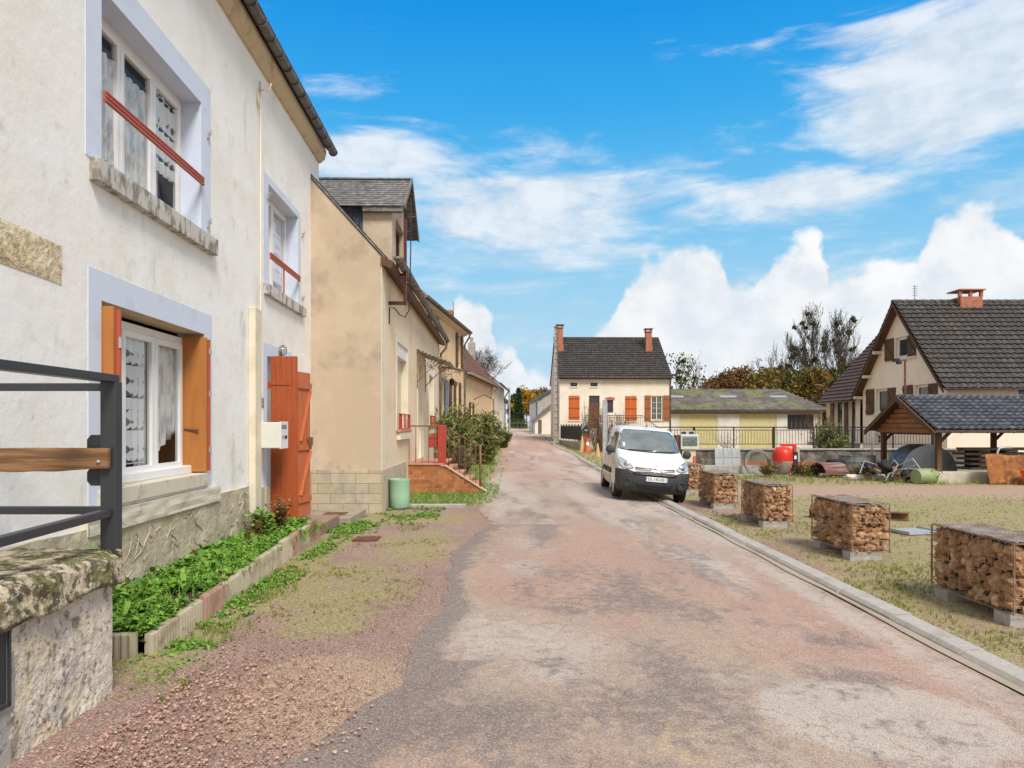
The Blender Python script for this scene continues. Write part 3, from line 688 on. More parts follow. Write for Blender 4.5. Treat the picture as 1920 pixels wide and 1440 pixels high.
s = MB(); ring(s, FP, (5.86,4.08,8.55,5.94), up1, .006); reveal(s, FP, up1, -.006, .23); s.build('window_surround', m_blue, h1)
s = MB(); ring(s, FP, (5.90,.98,8.59,3.13), (6.10,.98,8.36,2.87), .006); s.build('window_surround', m_blue, h1)
s = MB(); reveal(s, FP, lo1, -.006, .23); s.build('window_reveal', m_cornice, h1)
s = MB(); reveal(s, FP, up2, -.004, .22); ring(s, FP, (10.62,3.97,12.80,5.72), up2, .003); s.build('window_surround', m_blue, h1)
s = MB(); ring(s, FP, (10.60,.35,12.2,3.05), (10.80,.35,12.0,2.86), .005); reveal(s, FP, dr1, -.005, .2); s.build('door_surround', m_blue, h1)
s = MB(); pbox(s, FP, 5.92,3.88,-.085, 8.60,4.085,.25); o = s.build('window_sill', m_sill, h1, bevel=.008)
s = MB(); pbox(s, FP, 10.62,3.80,-.07, 12.95,3.975,.25); s.build('window_sill', m_sill, h1, bevel=.008)
s = MB(); pbox(s, FP, 6.05,1.02,-.05, 8.40,1.175,.24); s.build('window_sill', m_sillc, h1, bevel=.008)
s = MB(); s.grid(lambda a, b: Vector((5.8+2.9*a, -.075+.01*noise.noise(Vector((a*9,b*3,0))), .80+.19*b)), 60, 6); pbox(s, FP, 5.8,.80,-.06, 8.7,.985,.0)
s.build('sill_band', m_sillc, h1, recalc=False)
# lace with a real diamond pattern of holes
ml = bpy.data.materials.new('lace_panel'); ml.use_nodes = True; nt = E.nt = ml.node_tree; b = nt.nodes['Principled BSDF']
tcn = nt.nodes.new('ShaderNodeTexCoord'); s3 = nt.nodes.new('ShaderNodeSeparateXYZ'); nt.links.new(tcn.outputs['Object'], s3.inputs[0])
X, Z = E(s3.outputs[0]), E(s3.outputs[2]); P_ = .11
fu = E.op('ABSOLUTE', E.op('FRACT', X/P_)-.5); fv = E.op('ABSOLUTE', E.op('FRACT', Z/(P_*1.3))-.5)
hole = smooth(.5-(fu+fv), .12, .20); bandm = E.op('FRACT', Z/.34); rowm = smooth(bandm, .62, .66)
fu2 = E.op('ABSOLUTE', E.op('FRACT', X/.13)-.5); gap = smooth(E.op('MULTIPLY', bandm, 1.0) - fu2*.36, .0, -.03)
al = E.op('MAXIMUM', .92-hole*.75*(1-rowm), 0); al = E.op('MULTIPLY', al, 1-gap*.95)
b.inputs['Base Color'].default_value = (.85,.87,.90,1); b.inputs['Roughness'].default_value = .9; nt.links.new(al.v, b.inputs['Alpha'])
m_net = mat('net_curtain', (.80,.80,.80), .95, [((.45,.48,.52), 14, .45, .6, .8, (1,1,.3))])
def curtains(par, kind, u0, u1, v0, v1, wy, seed=0, m=None, tail=False):
    c = MB(); r_ = random.Random(seed); ph = r_.random()*6
    def f(a, b):
        z = v0+(v1-v0)*b
        if tail and b < .01: z = v0+.28*a**1.5*(1 if a < .93 else 1)
        if tail: z = max(z, v0+(.55*max(0, a-.45)**1.3 if b < .35 else 0))
        return Vector((u0+(u1-u0)*a, wy+.014*sin(a*(u1-u0)*46+ph)+.008*sin(a*(u1-u0)*91), z))
    c.grid(f, 60, 8); c.build('curtain', m or ml, par, smooth=True, recalc=False)
wu = window(h1, FP, up1[0], up1[1], up1[2], up1[3], .23, 3, fr=.075)
u0, u1 = up1[0]+.08, up1[2]-.08; t3 = (u1-u0)/3
for i in range(3): curtains(wu, 'net', u0+i*t3+.06, u0+(i+1)*t3-.05, 4.32 if i < 2 else 4.62, 5.36 if i < 2 else 5.5, .262, i, m_net if i < 2 else ml)
curtains(wu, 'net', u0+2*t3+.10, u0+2.5*t3, 4.2, 5.5, .31, 5, m_net)
wl = window(h1, FP, lo1[0], lo1[1], lo1[2]-.02, lo1[3]-.06, .23, 3, fr=.08)
u0, u1 = lo1[0]+.08, lo1[2]-.1; t3 = (u1-u0)/3
curtains(wl, 'lace', u0+t3+.06, u0+1.8*t3, 1.35, 2.75, .275, 3); curtains(wl, 'net', u0+1.65*t3, u0+1.98*t3, 1.3, 2.7, .31, 4, m_net)
curtains(wl, 'net', u0+2*t3+.04, u0+2.93*t3, 1.42, 2.7, .29, 7, m_net, tail=True); curtains(wl, 'lace', u0+.05, u0+.95*t3, 1.3, 2.75, .275, 8)
s = MB(); pbox(s, FP, lo1[0]+.05, 1.175, .12, lo1[2]-.05, 1.27, .235); s.build('frame_base', m_pvc, wl, bevel=.01)
w2 = window(h1, FP, up2[0], up2[1], up2[2], up2[3], .22, 2, fr=.06); curtains(w2, 'net', up2[0]+.1, up2[0]+.82, 4.3, 5.5, .27, 6, m_net); curtains(w2, 'net', up2[0]+.98, up2[2]-.1, 4.3, 5.5, .27, 9, ml)
# red brown rails across the upper windows
s = MB()
for z in (4.66, 4.70, 4.735): s.bar((6.10,-.035,z), (8.26,-.035,z), .03, .022)
s.bar((6.10,-.035,4.69), (8.26,-.035,4.69), .014, .09); s.build('window_rail', m_brick_red, h1, bevel=.003)
s = MB()
for z in (4.42, 4.46, 4.495): s.bar((10.86,-.035,z), (12.62,-.035,z), .03, .022)
s.bar((10.86,-.035,4.45),(12.62,-.035,4.45),.014,.09); s.bar((11.62,-.03,4.44),(11.62,-.03,3.98),.03,.02); s.build('window_rail', m_brick_red, h1, bevel=.003)
# folded lower shutters
s = MB(); pbox(s, FP, 8.285,1.19,-.055, 8.325,2.82,.235); o = s.build('shutter', m_orange, h1, bevel=.004)
s = MB(); pbox(s, FP, 8.34,1.20,-.075, 8.37,2.80,.12)
o2 = s.build('shutter', m_brick_red, h1)
for z in (1.42, 2.1, 2.62): s = MB(); pbox(s, FP, 8.335,z,-.085, 8.375,z+.07,-.07); s.build('hinge', m_galv, o2)
s = MB(); s.tube([(8.27,.20,1.72),(8.27,.10,1.70),(8.25,.02,1.70)], .012, 6); s.build('latch', m_iron, o)
s = MB(); pbox(s, FP, 6.115,1.19,-.10, 6.15,2.82,.2); o = s.build('shutter', m_orange, h1, bevel=.004)
s = MB(); pbox(s, FP, 6.16,1.20,-.135, 6.19,2.80,.1); o = s.build('shutter', m_brick_red, h1)
s = MB(); pbox(s, FP, 6.15,2.45,-.15, 6.20,2.55,-.13); s.build('hinge', m_galv, o)
# hinge pins left on the upper surround
for u, z in ((8.45,4.25),(8.45,5.35),(10.80,5.38),(12.88,5.35),(12.88,4.15)):
    s = MB(); s.tube([(u,0,z),(u,-.05,z),(u,-.05,z+.06)], .009, 6); pbox(s, FP, u-.02,z-.05,-.03, u+.02,z+.03,0); s.build('hinge_pin', m_cgrey, h1)
# plinth with incised fake stonework
s = MB(); s.grid(lambda a, b: Vector((-4+13.85*a, -.045+.012*noise.noise(Vector((a*70,b*4,1)))-.02*(1-b), -.2+(1.07+.02*noise.noise(Vector((a*25,0,3))))*b)), 300, 14)
s.grid(lambda a, b: Vector((-4+13.85*a, -.045*(1-b), .87+.02*noise.noise(Vector((a*25,0,3))))), 300, 1)
r_ = random.Random(11)                                  # raised mortar strokes
for i in range(110):
    u = 3.5+6.2*r_.random(); z = .1+.68*r_.random(); a = r_.random()*pi; L = .05+.10*r_.random()
    p = [Vector((u+L*cos(a)*k+.03*sin(k*3+i), -.056, min(.84, z+L*sin(a)*k))) for k in (-1,-.4,.3,1)]
    s.tube(p, [.002,.006,.006,.002], 5)
s.build('plinth', m_stonepl, h1, recalc=False)
for a in ((10.3,-.2,-.03,10.6,.80,0),(10.6,-.2,-.05,10.8,.78,0),(12.1,-.2,-.02,14.2,.86,0)): s = MB(); pbox(s, FP, *a); s.build('plinth_block', m_blockplx, h1, bevel=.004)
s = MB(); r_ = random.Random(2); n = 34                # patch where the render fell off
ol = []
for i in range(n):
    a = 2*pi*i/n; q = 1+.06*r_.random()
    q = 1+.035*r_.random(); ol.append((4.72+.80*q*max(-1,min(1,1.5*cos(a))), 3.06+.155*q*max(-1,min(1,1.6*sin(a)))-.02*cos(a)))
c0 = len(s.v); rings = 7
for k in range(rings+1):
    f = k/rings
    for (u, z) in ol: s.v.append((4.75+(u-4.75)*f, -.004-(.010 if k < rings else .0)*(.6+.6*noise.noise(Vector((u*f*3,z*f*3+k,2)))), 3.10+(z-3.10)*f))
for k in range(rings):
    for i in range(n): s.f.append((c0+k*n+i, c0+k*n+(i+1)%n, c0+(k+1)*n+(i+1)%n, c0+(k+1)*n+i)); s.mi.append(0)
s.build('exposed_stone', m_exposed, h1, smooth=True)
# eaves: plaster cornice, soffit, gutter, roof
s = MB(); s.prism([(0,7.20),(-.04,7.20),(-.13,7.28),(-.16,7.40),(-.16,7.46),(0,7.46)], -4, Y1-.02, 'x'); s.build('cornice', m_cornice, h1)
s = MB(); gutter(s, (-4,-.27,7.50), (Y1+.12,-.27,7.50), .085, 10, .42); s.build('gutter', m_zinc, h1, smooth=True)
s = MB(); s.prism([(-.2,7.47),(-.2,7.52),(4,11.35),(8.2,7.52),(8.2,7.47),(4,11.28)], -4.1, Y1+.05, 'x'); s.build('roof', m_tiled, h1)
# cable run, service duct, letter box, number, lamp
s = MB(); s.tube([(10.42,-.02,7.0),(10.42,-.02,2.75),(10.42,-.03,2.55),(10.36,-.05,2.44),(10.27,-.06,2.40)], .013, 8); s.tube([(10.38,0,6.85),(10.38,-.18,6.85),(10.38,-.19,6.95)], .012, 6); s.tube([(10.32,-.01,6.8),(10.32,-.03,6.55)], .02, 6); s.build('cable', m_trim, h1, smooth=True)
s = MB(); pbox(s, FP, 9.95,-.1,-.10, 10.24,3.48,0); s.build('service_duct', m_trim, h1, bevel=.012)
s = MB(); pbox(s, FP, 10.22,1.41,-.37, 10.60,1.80,-.0); o = s.build('letterbox', mat('white_letterbox', (.66,.66,.60), .5, [((.55,.54,.47), 4, .5, .7, .5)]), h1, bevel=.012)
s = MB(); pbox(s, FP, 10.21,1.40,-.385, 10.61,1.81,-.37)
s.build('letterbox_door', m_pvc, o, bevel=.004)
s = MB()
for k in range(4): pbox(s, FP, 10.27,1.70+k*.018,-.388, 10.52,1.708+k*.018,-.384)
pbox(s, FP, 10.32,1.55,-.390, 10.345,1.60,-.385); pbox(s, FP, 10.42,1.55,-.390, 10.54,1.60,-.385); s.build('letter_slot', m_dark, o)
def text(body, size, m, par, loc, rot, ext=.002, name='lettering', wx=1):
    cu = bpy.data.curves.new(name, 'FONT'); cu.body = body; cu.size = size; cu.extrude = ext; cu.align_x = 'CENTER'; cu.align_y = 'CENTER'; cu.offset = 0
    o = bpy.data.objects.new(name, cu); COL.objects.link(o); dg = bpy.context.evaluated_depsgraph_get()
    me = bpy.data.meshes.new_from_object(o.evaluated_get(dg)); bpy.data.objects.remove(o); o = bpy.data.objects.new(name, me); COL.objects.link(o)
    me.materials.clear(); me.materials.append(m); o.parent = par; o.location = loc; o.rotation_euler = rot; o.scale = (wx, 1, 1); return o
m_white_p = mat('white_enamel', (.8,.8,.8), .3); m_navy = mat('navy_enamel', (.012,.014,.06), .3)
s = MB(); pbox(s, FP, 10.47,2.03,-.012, 10.63,2.18,0); o = s.build('number_plate', m_navy, h1, bevel=.004)
s = MB(); ring(s, lambda u,v,q: FP(u,v,q-.012), (10.48,2.04,10.62,2.17), (10.487,2.047,10.613,2.163), .002); s.build('plate_border', m_white_p, o)
text('5', .12, m_white_p, o, (10.55,-.014,2.105), (R(90),0,0))
s = MB(); s.lathe([(.0,0),(.05,0),(.06,.03),(.05,.10),(.0,.12)], 14, (11.45,-.06,2.96)); o = s.build('wall_lamp', m_glass, h1, smooth=True)
s = MB(); 
for k in range(2): s.tube([Vector((11.45+.065*cos(a)*(1-k), -.06+.065*cos(a)*k, 3.01+.085*sin(a))) for a in [2*pi*i/14 for i in range(15)]], .006, 5)
pbox(s, FP, 11.40,2.92,-.03, 11.50,3.0,0); s.build('lamp_cage', m_iron, o)
# entrance door set back behind the open shutters
s = MB(); pbox(s, FP, 10.80,.30,.2, 12.0,2.86,.26); o = s.build('door', mat('pale_teal_door', (.45,.52,.52), .6), h1)
s = MB(); s.tube([(11.8,.17,1.3),(11.8,.13,1.3),(11.7,.13,1.3)], .012, 6); s.build('door_handle', m_galv, o)
Pd = lambda u, v, q: Vector((10.92+q, -.02-u, v))       # leaf standing out from the wall, seen face on
s = MB(); 
for i in range(5): pbox(s, Pd, .0+i*.084,.27+.0*i,0, .081+i*.084,2.86,.035)
pbox(s, Pd, .0,.28,.005, .42,2.85,.03); o = s.build('door_shutter', m_dorange, h1)
s = MB(); pbox(s, Pd, -.03,2.40,-.012, .32,2.45,-.001); pbox(s, Pd, -.05,2.34,-.02, -.0,2.44,.02); s.build('strap_hinge', m_dorange, o)
d2 = Vector((.42,-.10,0)).normalized()
Pe = lambda u, v, q: Vector((10.96,-.44,0))+Vector((d2.x*u, d2.y*u, v))+Vector((-d2.y, d2.x, 0))*q
s = MB()
for i in range(5): pbox(s, Pe, i*.084,.27,0, .081+i*.084,2.62-.0*i,.035)
o = s.build('door_shutter', m_dorange2, h1)
s = MB()
for z in (.5,1.35,2.35): pbox(s, Pe, .0,z,-.025, .42,z+.10,-.001)
s.bar(Pe(.05,.62,-.012), Pe(.37,1.33,-.012), .08, .02); s.bar(Pe(.05,1.5,-.012), Pe(.37,2.33,-.012), .08, .02); s.build('brace', m_dorange2, o)
s = MB(); pbox(s, Pe, .30,1.42,-.06, .40,1.56,-.026); s.build('lock', m_iron, o)

# ------------------------------------------------------------------ planter with fluted concrete edging
pl = thing('planter_bed', 'raised planting bed with fluted concrete edging along the foot of the white house', 'planter', (-2.72, 5.12, 0), 0)
A, B = Vector((0,0)), Vector((-.33,5.5)); r_ = random.Random(4)
m_edgea = mat('cream_concrete_edging', (.42,.37,.27), .95, [((.26,.22,.14), 4, .45, .62, .7), ((.16,.15,.09), 9, .56, .7, .7)], bump=.004)
m_edgeb = mat('pink_concrete_edging', (.36,.22,.17), .95, [((.24,.14,.11), 4, .45, .62, .7)], bump=.004)
def fluted(p, q, h, m, par, z0=-.08):
    s = MB(); L = (q-p).length; n = max(2, round(L/.055)); t = (q-p).normalized(); nn = Vector((t.y, -t.x))
    vs = []; N = n*6
    for i in range(N+1):
        a = i/N; f = .002+.030*abs(sin(pi*a*n))**.8; c = p+t*(L*a)
        for (o_, z) in ((f, z0), (f, h-.012), (f*.3, h), (-.03, h), (-.03, z0)): vs.append((c.x+nn.x*o_, c.y+nn.y*o_, z))
    s.add(vs, [(i*5+j, (i+1)*5+j, (i+1)*5+j+1, i*5+j+1) for i in range(N) for j in range(4)]+[(4,3,2,1,0), tuple(N*5+j for j in range(5))])
    return s.build('edging_block', m, par, recalc=True)
k = 11
for i in range(k):
    p = A+(B-A)*(i/k); q = A+(B-A)*((i+.975)/k); j = Vector((.018*(r_.random()-.5), 0))
    fluted(p+j, q+j+Vector((.012*(r_.random()-.5),0)), .19+.03*(r_.random()-.5)+.012*i, m_edgeb if i in (2, 8, 10) else m_edgea, pl)
fluted(Vector((-.50,-.06)), Vector((-.07,-.06)), .21, m_edgea, pl); fluted(Vector((-1.0,-.05)), Vector((-.53,-.05)), .2, m_edgea, pl)
s = MB(); s.grid(lambda a, b: Vector((-.02-.06*5.4*b*1.0-(1.05-.1*b)*a, 5.5*b-.02, .13+.05*noise.noise(Vector((a*3,b*12,0)))+.08*b)), 12, 60)
s.build('soil', mat('dark_soil', (.06,.045,.03), .95, bump=.01, bscale=40), pl, smooth=True, recalc=False)
def bed(r_):
    y = 5.50*r_.random(); x = -.03-.06*y-.88*r_.random()**1.0
    if noise.noise(Vector((x*2.5,y*1.3,4))) < -.28: return None
    return (x, y, .13+.012*y+.07*r_.random()+.05*max(0, noise.noise(Vector((x*3,y*2,9))))), .072*(.45+.6*r_.random()+.5*max(0, noise.noise(Vector((x*2,y*1.1,31)))))
o = plantmass('clover', 4600, bed, 'ros', m_clover, None, None, 21, parent=pl); o['kind'] = 'stuff'; o['label'] = 'dense bright green clover and weeds filling the bed'
o = plantmass('broad_weeds', 90, lambda r_: ((-.10-.06*5*r_.random()-.85*r_.random()**.5, 5.3*r_.random()**1.3, .17+.05*r_.random()), .17*(.6+.5*r_.random())), 'ros', m_clover, None, None, 27, parent=pl); o['kind'] = 'stuff'
o = plantmass('dry_stalks', 60, lambda r_: ((-.05-.9*r_.random(), 5.3*r_.random(), .17), .17), 'blade', m_dry, None, None, 28, parent=pl); o['kind'] = 'stuff'
o = plantmass('grass', 800, lambda r_: ((-.05-.06*5*r_.random()-.8*r_.random(), 5.4*r_.random()**.6, .2), .10), 'blade', m_grassg, None, None, 22, parent=pl); o['kind'] = 'stuff'
def stalks(name, x, y, z, n, h, spread, m, label, cat, seed, leaf=.03, parent=None, tip=None, group=None):
    r_ = random.Random(seed); s = MB(); tl = []; lv = MB(); t2 = []; root = thing(name, label, cat, (x,y,z), group=group)
    for i in range(n):
        a = r_.random()*6.28; l = spread*r_.random(); hh = h*(.6+.5*r_.random()); b0 = Vector((.05*(r_.random()-.5), .05*(r_.random()-.5), 0)); n0 = len(s.v)
        p = [b0, b0+Vector((cos(a)*l*.3, sin(a)*l*.3, hh*.5)), b0+Vector((cos(a)*l, sin(a)*l, hh))]; s.tube(p, [.004,.003,.0015], 5); t = r_.random(); tl.extend([t,t,t,1]*(len(s.v)-n0))
        for k in range(9):
            f = .2+.8*r_.random(); q = p[0].lerp(p[1], f*2) if f < .5 else p[1].lerp(p[2], f*2-1); rosette(lv, t2, q, 2, leaf, leaf*.5, r_, .4)
    s.build('stem', m_dry, root, recalc=False, attr={'tint': tl}); lv.build('foliage', m, root, recalc=False, attr={'tint': t2})
    if tip:
        u = MB()
        for i in range(tip[0]):
            a = r_.random()*6.28; l = spread*r_.random(); u.blob((cos(a)*l, sin(a)*l, h*(.6+.45*r_.random())), .012, i, .2, 1, (1,1,.6))
        u.build('flower', tip[1], root)
    return root
stalks('dried_weed', -3.36, 8.75, .22, 9, .42, .10, m_dry, 'dry reddish brown weed standing against the plinth of the white house', 'weed', 1)
stalks('dried_weed', -3.42, 9.3, .22, 7, .30, .14, m_dry, 'smaller dry weed just behind the tallest one by the plinth', 'weed', 2)
stalks('flowering_plant', -3.38, 9.95, .24, 34, .44, .30, m_dry, 'straggly yellow flowering plant in front of the orange door shutter', 'plant', 3, .06, tip=(16, mat('yellow_flower', (.6,.42,.04), .8)))
stalks('green_plant', -3.52, 9.6, .22, 10, .30, .20, m_clover, 'broad leaved green plant beside the white service duct', 'plant', 4, .13)
stalks('green_plant', -3.4, 5.75, .2, 7, .55, .20, m_clover, 'tall thin leafy weed at the near end of the planter beside the railing post', 'plant', 5, .06)
# slabs in front of the shutter door and gable
m_slab = mat('concrete_slab', (.33,.28,.22), .95, [((.22,.2,.15), 3, .45, .62, .8), ((.14,.16,.06), 2.4, .58, .70, .7)], bump=.004)
s = MB(); s.box(-3.86,12.0,-.05,-2.85,13.35,.13); tag(s.build('concrete_slab', m_slab, bevel=.012), 'raised concrete slab holding a drain grating below the beige gable', 'slab')
s = MB(); s.box(-3.45,12.35,.12,-3.05,12.75,.138); o = s.build('drain_grating', m_rustdk, recalc=True); tag(o, 'square rusty drain grating set in the slab under the beige gable', 'grating')
s = MB(); s.box(-3.80,10.72,-.05,-3.02,11.96,.19); tag(s.build('door_step', mat('brown_step', (.30,.2,.15), .9, [((.2,.15,.1),3,.45,.65,.7)], bump=.003), bevel=.012), 'pinkish brown concrete step in front of the orange door shutter', 'step')
s = MB(); s.box(-2.42,10.30,-.03,-2.04,10.68,.021)
for i in range(6): s.box(-2.40+i*.06,10.33,.021,-2.36+i*.06,10.65,.028)
tag(s.build('drain_cover', m_rustdk), 'dark iron drain cover lying in the gravel shoulder', 'drain cover')

# ------------------------------------------------------------------ stone wall and railing in the near left corner
sw = thing('stone_wall', 'old mossy stone wall end with a letterbox in the near left corner', 'wall', (-2.56, 4.37, 0))
def rough(fn, nu, nv, s): s.grid(fn, nu, nv)
def face_pt(u, v):                                     # u along towards the camera, v height
    n = noise.noise(Vector((u*3, v*3, 5)))*.018+noise.noise(Vector((u*11, v*11, 2)))*.007
    return Vector((n-.0*u, -u, v))
s = MB()
s.grid(lambda a, b: face_pt(a*3.4, -.1+.88*b) if True else 0, 150, 40)
s.grid(lambda a, b: Vector((-.62*a, noise.noise(Vector((a*3,b*4,7)))*.012, -.1+.88*b)), 24, 30)
s.build('wall', m_oldwall, sw, smooth=True, recalc=False)
s = MB()
def cap(a, b):                                         # a along, b across the section
    u = -.02+3.4*a; k = b*4; ed = .02+.03*noise.noise(Vector((u*4, 1, 0)))
    und = .72+.05*noise.noise(Vector((u*2.2, 5, 0)))
    pr = [(.012, und), (.045+ed, und+.03), (.03+ed*.6, .90), (-.03, .955), (-.62, .965)]
    i = min(3, int(k)); f = k-i; x = pr[i][0]+(pr[i+1][0]-pr[i][0])*f; z = pr[i][1]+(pr[i+1][1]-pr[i][1])*f
    z += .016*noise.noise(Vector((u*5, b*5, 3))); x += .014*noise.noise(Vector((u*8, b*6, 8)))
    return Vector((x, -u, z))
s.grid(cap, 170, 28); s.grid(lambda a, b: Vector((.045-.66*a, .03+.01*noise.noise(Vector((a*6,b*4,1))), .73+.225*b)), 20, 8)
s.build('coping', m_moss, sw, smooth=True, recalc=False)
s = MB(); s.box(-.10,-1.62,.36,.022,-.94,.74); o = s.build('letterbox', m_mail, sw, bevel=.006)
s = MB(); s.box(.020,-1.62,.335,.030,-.93,.352); s.box(.020,-1.62,.745,.030,-.93,.760); s.box(.02,-.935,.335,.030,-.92,.76); s.build('letterbox_frame', m_anthr, o)
s = MB(); s.box(.020,-1.50,.60,.032,-1.02,.612); s.box(.020,-1.50,.66,.034,-1.02,.668); s.build('letter_slot', m_galv, o)
s = MB(); s.box(-.2,-1.9,.0,.006,-.88,.36); s.box(-.2,-.93,.3,.008,-.86,.78); s.build('render_recess', m_cgrey, sw, bevel=.01)
ra = thing('metal_railing', 'anthracite metal railing with a wooden plank on top of the old stone wall', 'railing', (-2.60, 4.42, 0))
s = MB(); s.box(-.05,-.03,.86,.05,.05,2.035); o = s.build('post', m_anthr, ra, bevel=.006)
s = MB(); s.box(-.055,-.045,.80,.062,-.032,.98) if False else s.tube([(.052,.0,.92),(.060,.0,.92)], .008, 8); s.build('bolt', m_galv, o)
s = MB(); s.bar((-.0,.02,2.055),(.02,-2.6,2.06),.10,.05); s.build('top_rail', m_anthr, ra, bevel=.006)
s = MB(); s.bar((.0,.02,2.0),(-1.6,.02,2.0),.05,.05); s.build('top_rail', m_anthr, ra, bevel=.005)
s = MB(); s.bar((.0,0,1.19),(.02,-2.6,1.12),.06,.05); s.build('bottom_rail', m_anthr, ra, bevel=.005)
s = MB(); s.bar((.0,.02,1.20),(-1.6,.02,1.20),.05,.05); s.build('bottom_rail', m_anthr, ra, bevel=.005)
s = MB()
for z, sg in ((1.63, 1), (1.42, -1)):
    pts = [(-.05, z-.06), (-.13, z-.06), (-.155, z-.03), (-.155, z+.03), (-.13, z+.06), (-.05, z+.06)]
    s = MB(); s.prism(pts, .005, .013, 'y'); s.build('bracket', m_anthr, ra)
s = MB(); vs = []
N = 40
for i in range(N+1):
    u = i/N; x = .025-1.9*u; a = 1.605+.004*sin(u*7)+.003*noise.noise(Vector((u*30,0,0))); b_ = 1.475-.03*u+.012*noise.noise(Vector((u*9,3,0)))-.01*sin(u*5)
    y0 = -.075-.05*u; vs += [(x,y0,b_),(x,y0,a),(x,y0+.035,a),(x,y0+.035,b_)]
s.add(vs, [(i*4+j, i*4+(j+1)%4, (i+1)*4+(j+1)%4, (i+1)*4+j) for i in range(N) for j in range(4)]+[(0,1,2,3),(N*4+3,N*4+2,N*4+1,N*4)])
o = s.build('plank', m_plank, ra, bevel=.004)
s = MB(); s.lathe([(.0,-.012),(.010,-.010),(.012,0)], 10, (-.03,-.078,1.52), Matrix.Rotation(R(-90),4,'X')); s.build('screw', m_galv, o, smooth=True)

# ------------------------------------------------------------------ beige house
h2 = thing('beige_house', 'beige rendered house with a slate dormer and blank gable beside the white house', 'house', (-2.60, 13.58, 0), R(91.15))
L2, E2, pit = 13.1, 5.13, 1.10
wa, wb, dd = (2.08,1.64,3.92,3.68), (9.25,1.70,11.0,3.80), (6.2,.78,7.45,3.6)
w = MB(); wall_face(w, FP, [(0,-.2),(L2,-.2),(L2,E2),(0,E2)], [wa, wb, dd], .28)
wall_face(w, lambda u,v,q: Vector((L2-q, u, v)), [(0,-.2),(7,-.2),(7,E2),(3.5,E2+3.85),(0,E2)])
w.face((0,7,-.2),(L2,7,-.2),(L2,7,E2),(0,7,E2)); w.build('wall', m_cream, h2, recalc=False)
w = MB(); wall_face(w, GP, [(0,-.2),(7,-.2),(7,E2),(3.5,E2+3.85),(0,E2)]); w.build('gable_wall', m_beige, h2, recalc=False)
s = MB(); pbox(s, GP, -.02,-.1,-.03, 2.2,.875,0); s.build('block_plinth', m_blockpl, h2, bevel=.004)
s = MB(); pbox(s, FP, 0.0,-.1,-.022, 3.55,.86,0); s.build('plinth', m_blockplx, h2, bevel=.004)
s = MB(); pbox(s, FP, 0,.86,-.012, .42,E2-.1,0); s.build('corner_band', m_trim, h2)
for i, q in enumerate((wa, wb)):
    s = MB(); ring(s, FP, (q[0]-.13,q[1],q[2]+.12,q[3]+.28), q, .018); s.build('window_surround', m_trim, h2, bevel=.003)
    s = MB(); reveal(s, FP, q, -.01, .2, .006); s.build('window_reveal', m_trim, h2)
    s = MB(); pbox(s, FP, q[0],q[1],.17, q[2],q[3]-.2,.2)
    for k in range(40):
        z = q[1]+.02+k*.045
        if z < q[3]-.25: pbox(s, FP, q[0]+.02,z,.162, q[2]-.02,z+.034,.171)
    o = s.build('roller_shutter', m_trim, h2); s = MB(); pbox(s, FP, q[0]+.006,q[3]-.30,.02, q[2]-.006,q[3]-.006,.2); s.build('shutter_box', m_pvc, o, bevel=.01)
    s = MB(); y = -.06
    for z in (q[1]+.04, q[1]+.38): s.bar((q[0]-.02,y,z),(q[2]+.02,y,z),.03,.022)
    for u in [q[0]-.02, q[0]+.18, q[0]+.36, q[2]-.36, q[2]-.18, q[2]+.02]: s.bar((u,y,q[1]+.04),(u,y,q[1]+.38),.05,.022)
    c = (q[0]+q[2])/2
    for dx_, dz_ in ((-.1,.12),(.1,.12),(-.1,.26),(.1,.26)): s.bar((c+dx_-.08,y,q[1]+dz_),(c+dx_+.08,y,q[1]+dz_),.012)
    for dx_ in (-.2,-.08,.08,.2): s.bar((c+dx_,y,q[1]+.06),(c+dx_,y,q[1]+.37),.012)
    s.build('window_guard', m_red, h2)
    s = MB(); pbox(s, FP, q[0]-.08,q[1]-.04,-.10, q[2]+.08,q[1]+.02,.16); s.build('window_sill', m_tilest, h2, bevel=.006)
    s = MB(); pbox(s, FP, q[0]-.02,q[1]-.22,-.085, q[2]+.0,q[1]-.042,-.0); s.build('sill_block', m_trim, h2, bevel=.01)
s = MB(); ring(s, FP, (6.05,.78,7.6,3.76), dd, .015); reveal(s, FP, dd, -.01, .2, .006); s.build('door_surround', m_trim, h2)
s = MB(); pbox(s, FP, 6.2,.78,.2, 7.45,3.6,.25); o = s.build('door', m_trim, h2)
s = MB(); s.tube([(7.3,.19,1.8),(7.3,.14,1.8),(7.2,.14,1.8)], .012, 6); s.build('door_handle', m_galv, o)
# roof slopes (front one shown), gutter, soffit
RP = lambda u, v, h: Vector((u, v*cos(math.atan(pit))-.22-h*sin(math.atan(pit)), E2-.16+v*sin(math.atan(pit))+h*cos(math.atan(pit))))
s = MB(); tiles(s, RP, L2+.12, 5.4, .16, .25, .012, .0, 1); 
for v in s.v: pass
s.prism([(-.22,E2-.22),(-.22,E2-.17),(3.5,E2+3.92),(7.2,E2-.17),(7.2,E2-.22),(3.5,E2+3.86)], -.03, L2+.1, 'x'); s.build('roof', m_slate, h2, recalc=False)
s = MB(); s.prism([(0,E2-.18),(-.20,E2-.26),(-.24,E2-.20),(-.24,E2-.12),(0,E2-.0)], -.04, L2+.1, 'x'); s.build('soffit', m_brown, h2)
s = MB(); gutter(s, (-.05,-.33,E2-.03), (L2+.15,-.33,E2-.03), .085, 10, .5); s.tube([(-.04,-.33,E2-.09),(-.045,-.33,E2-.03)], .07, 10); s.build('gutter', m_gzinc, h2, smooth=True)
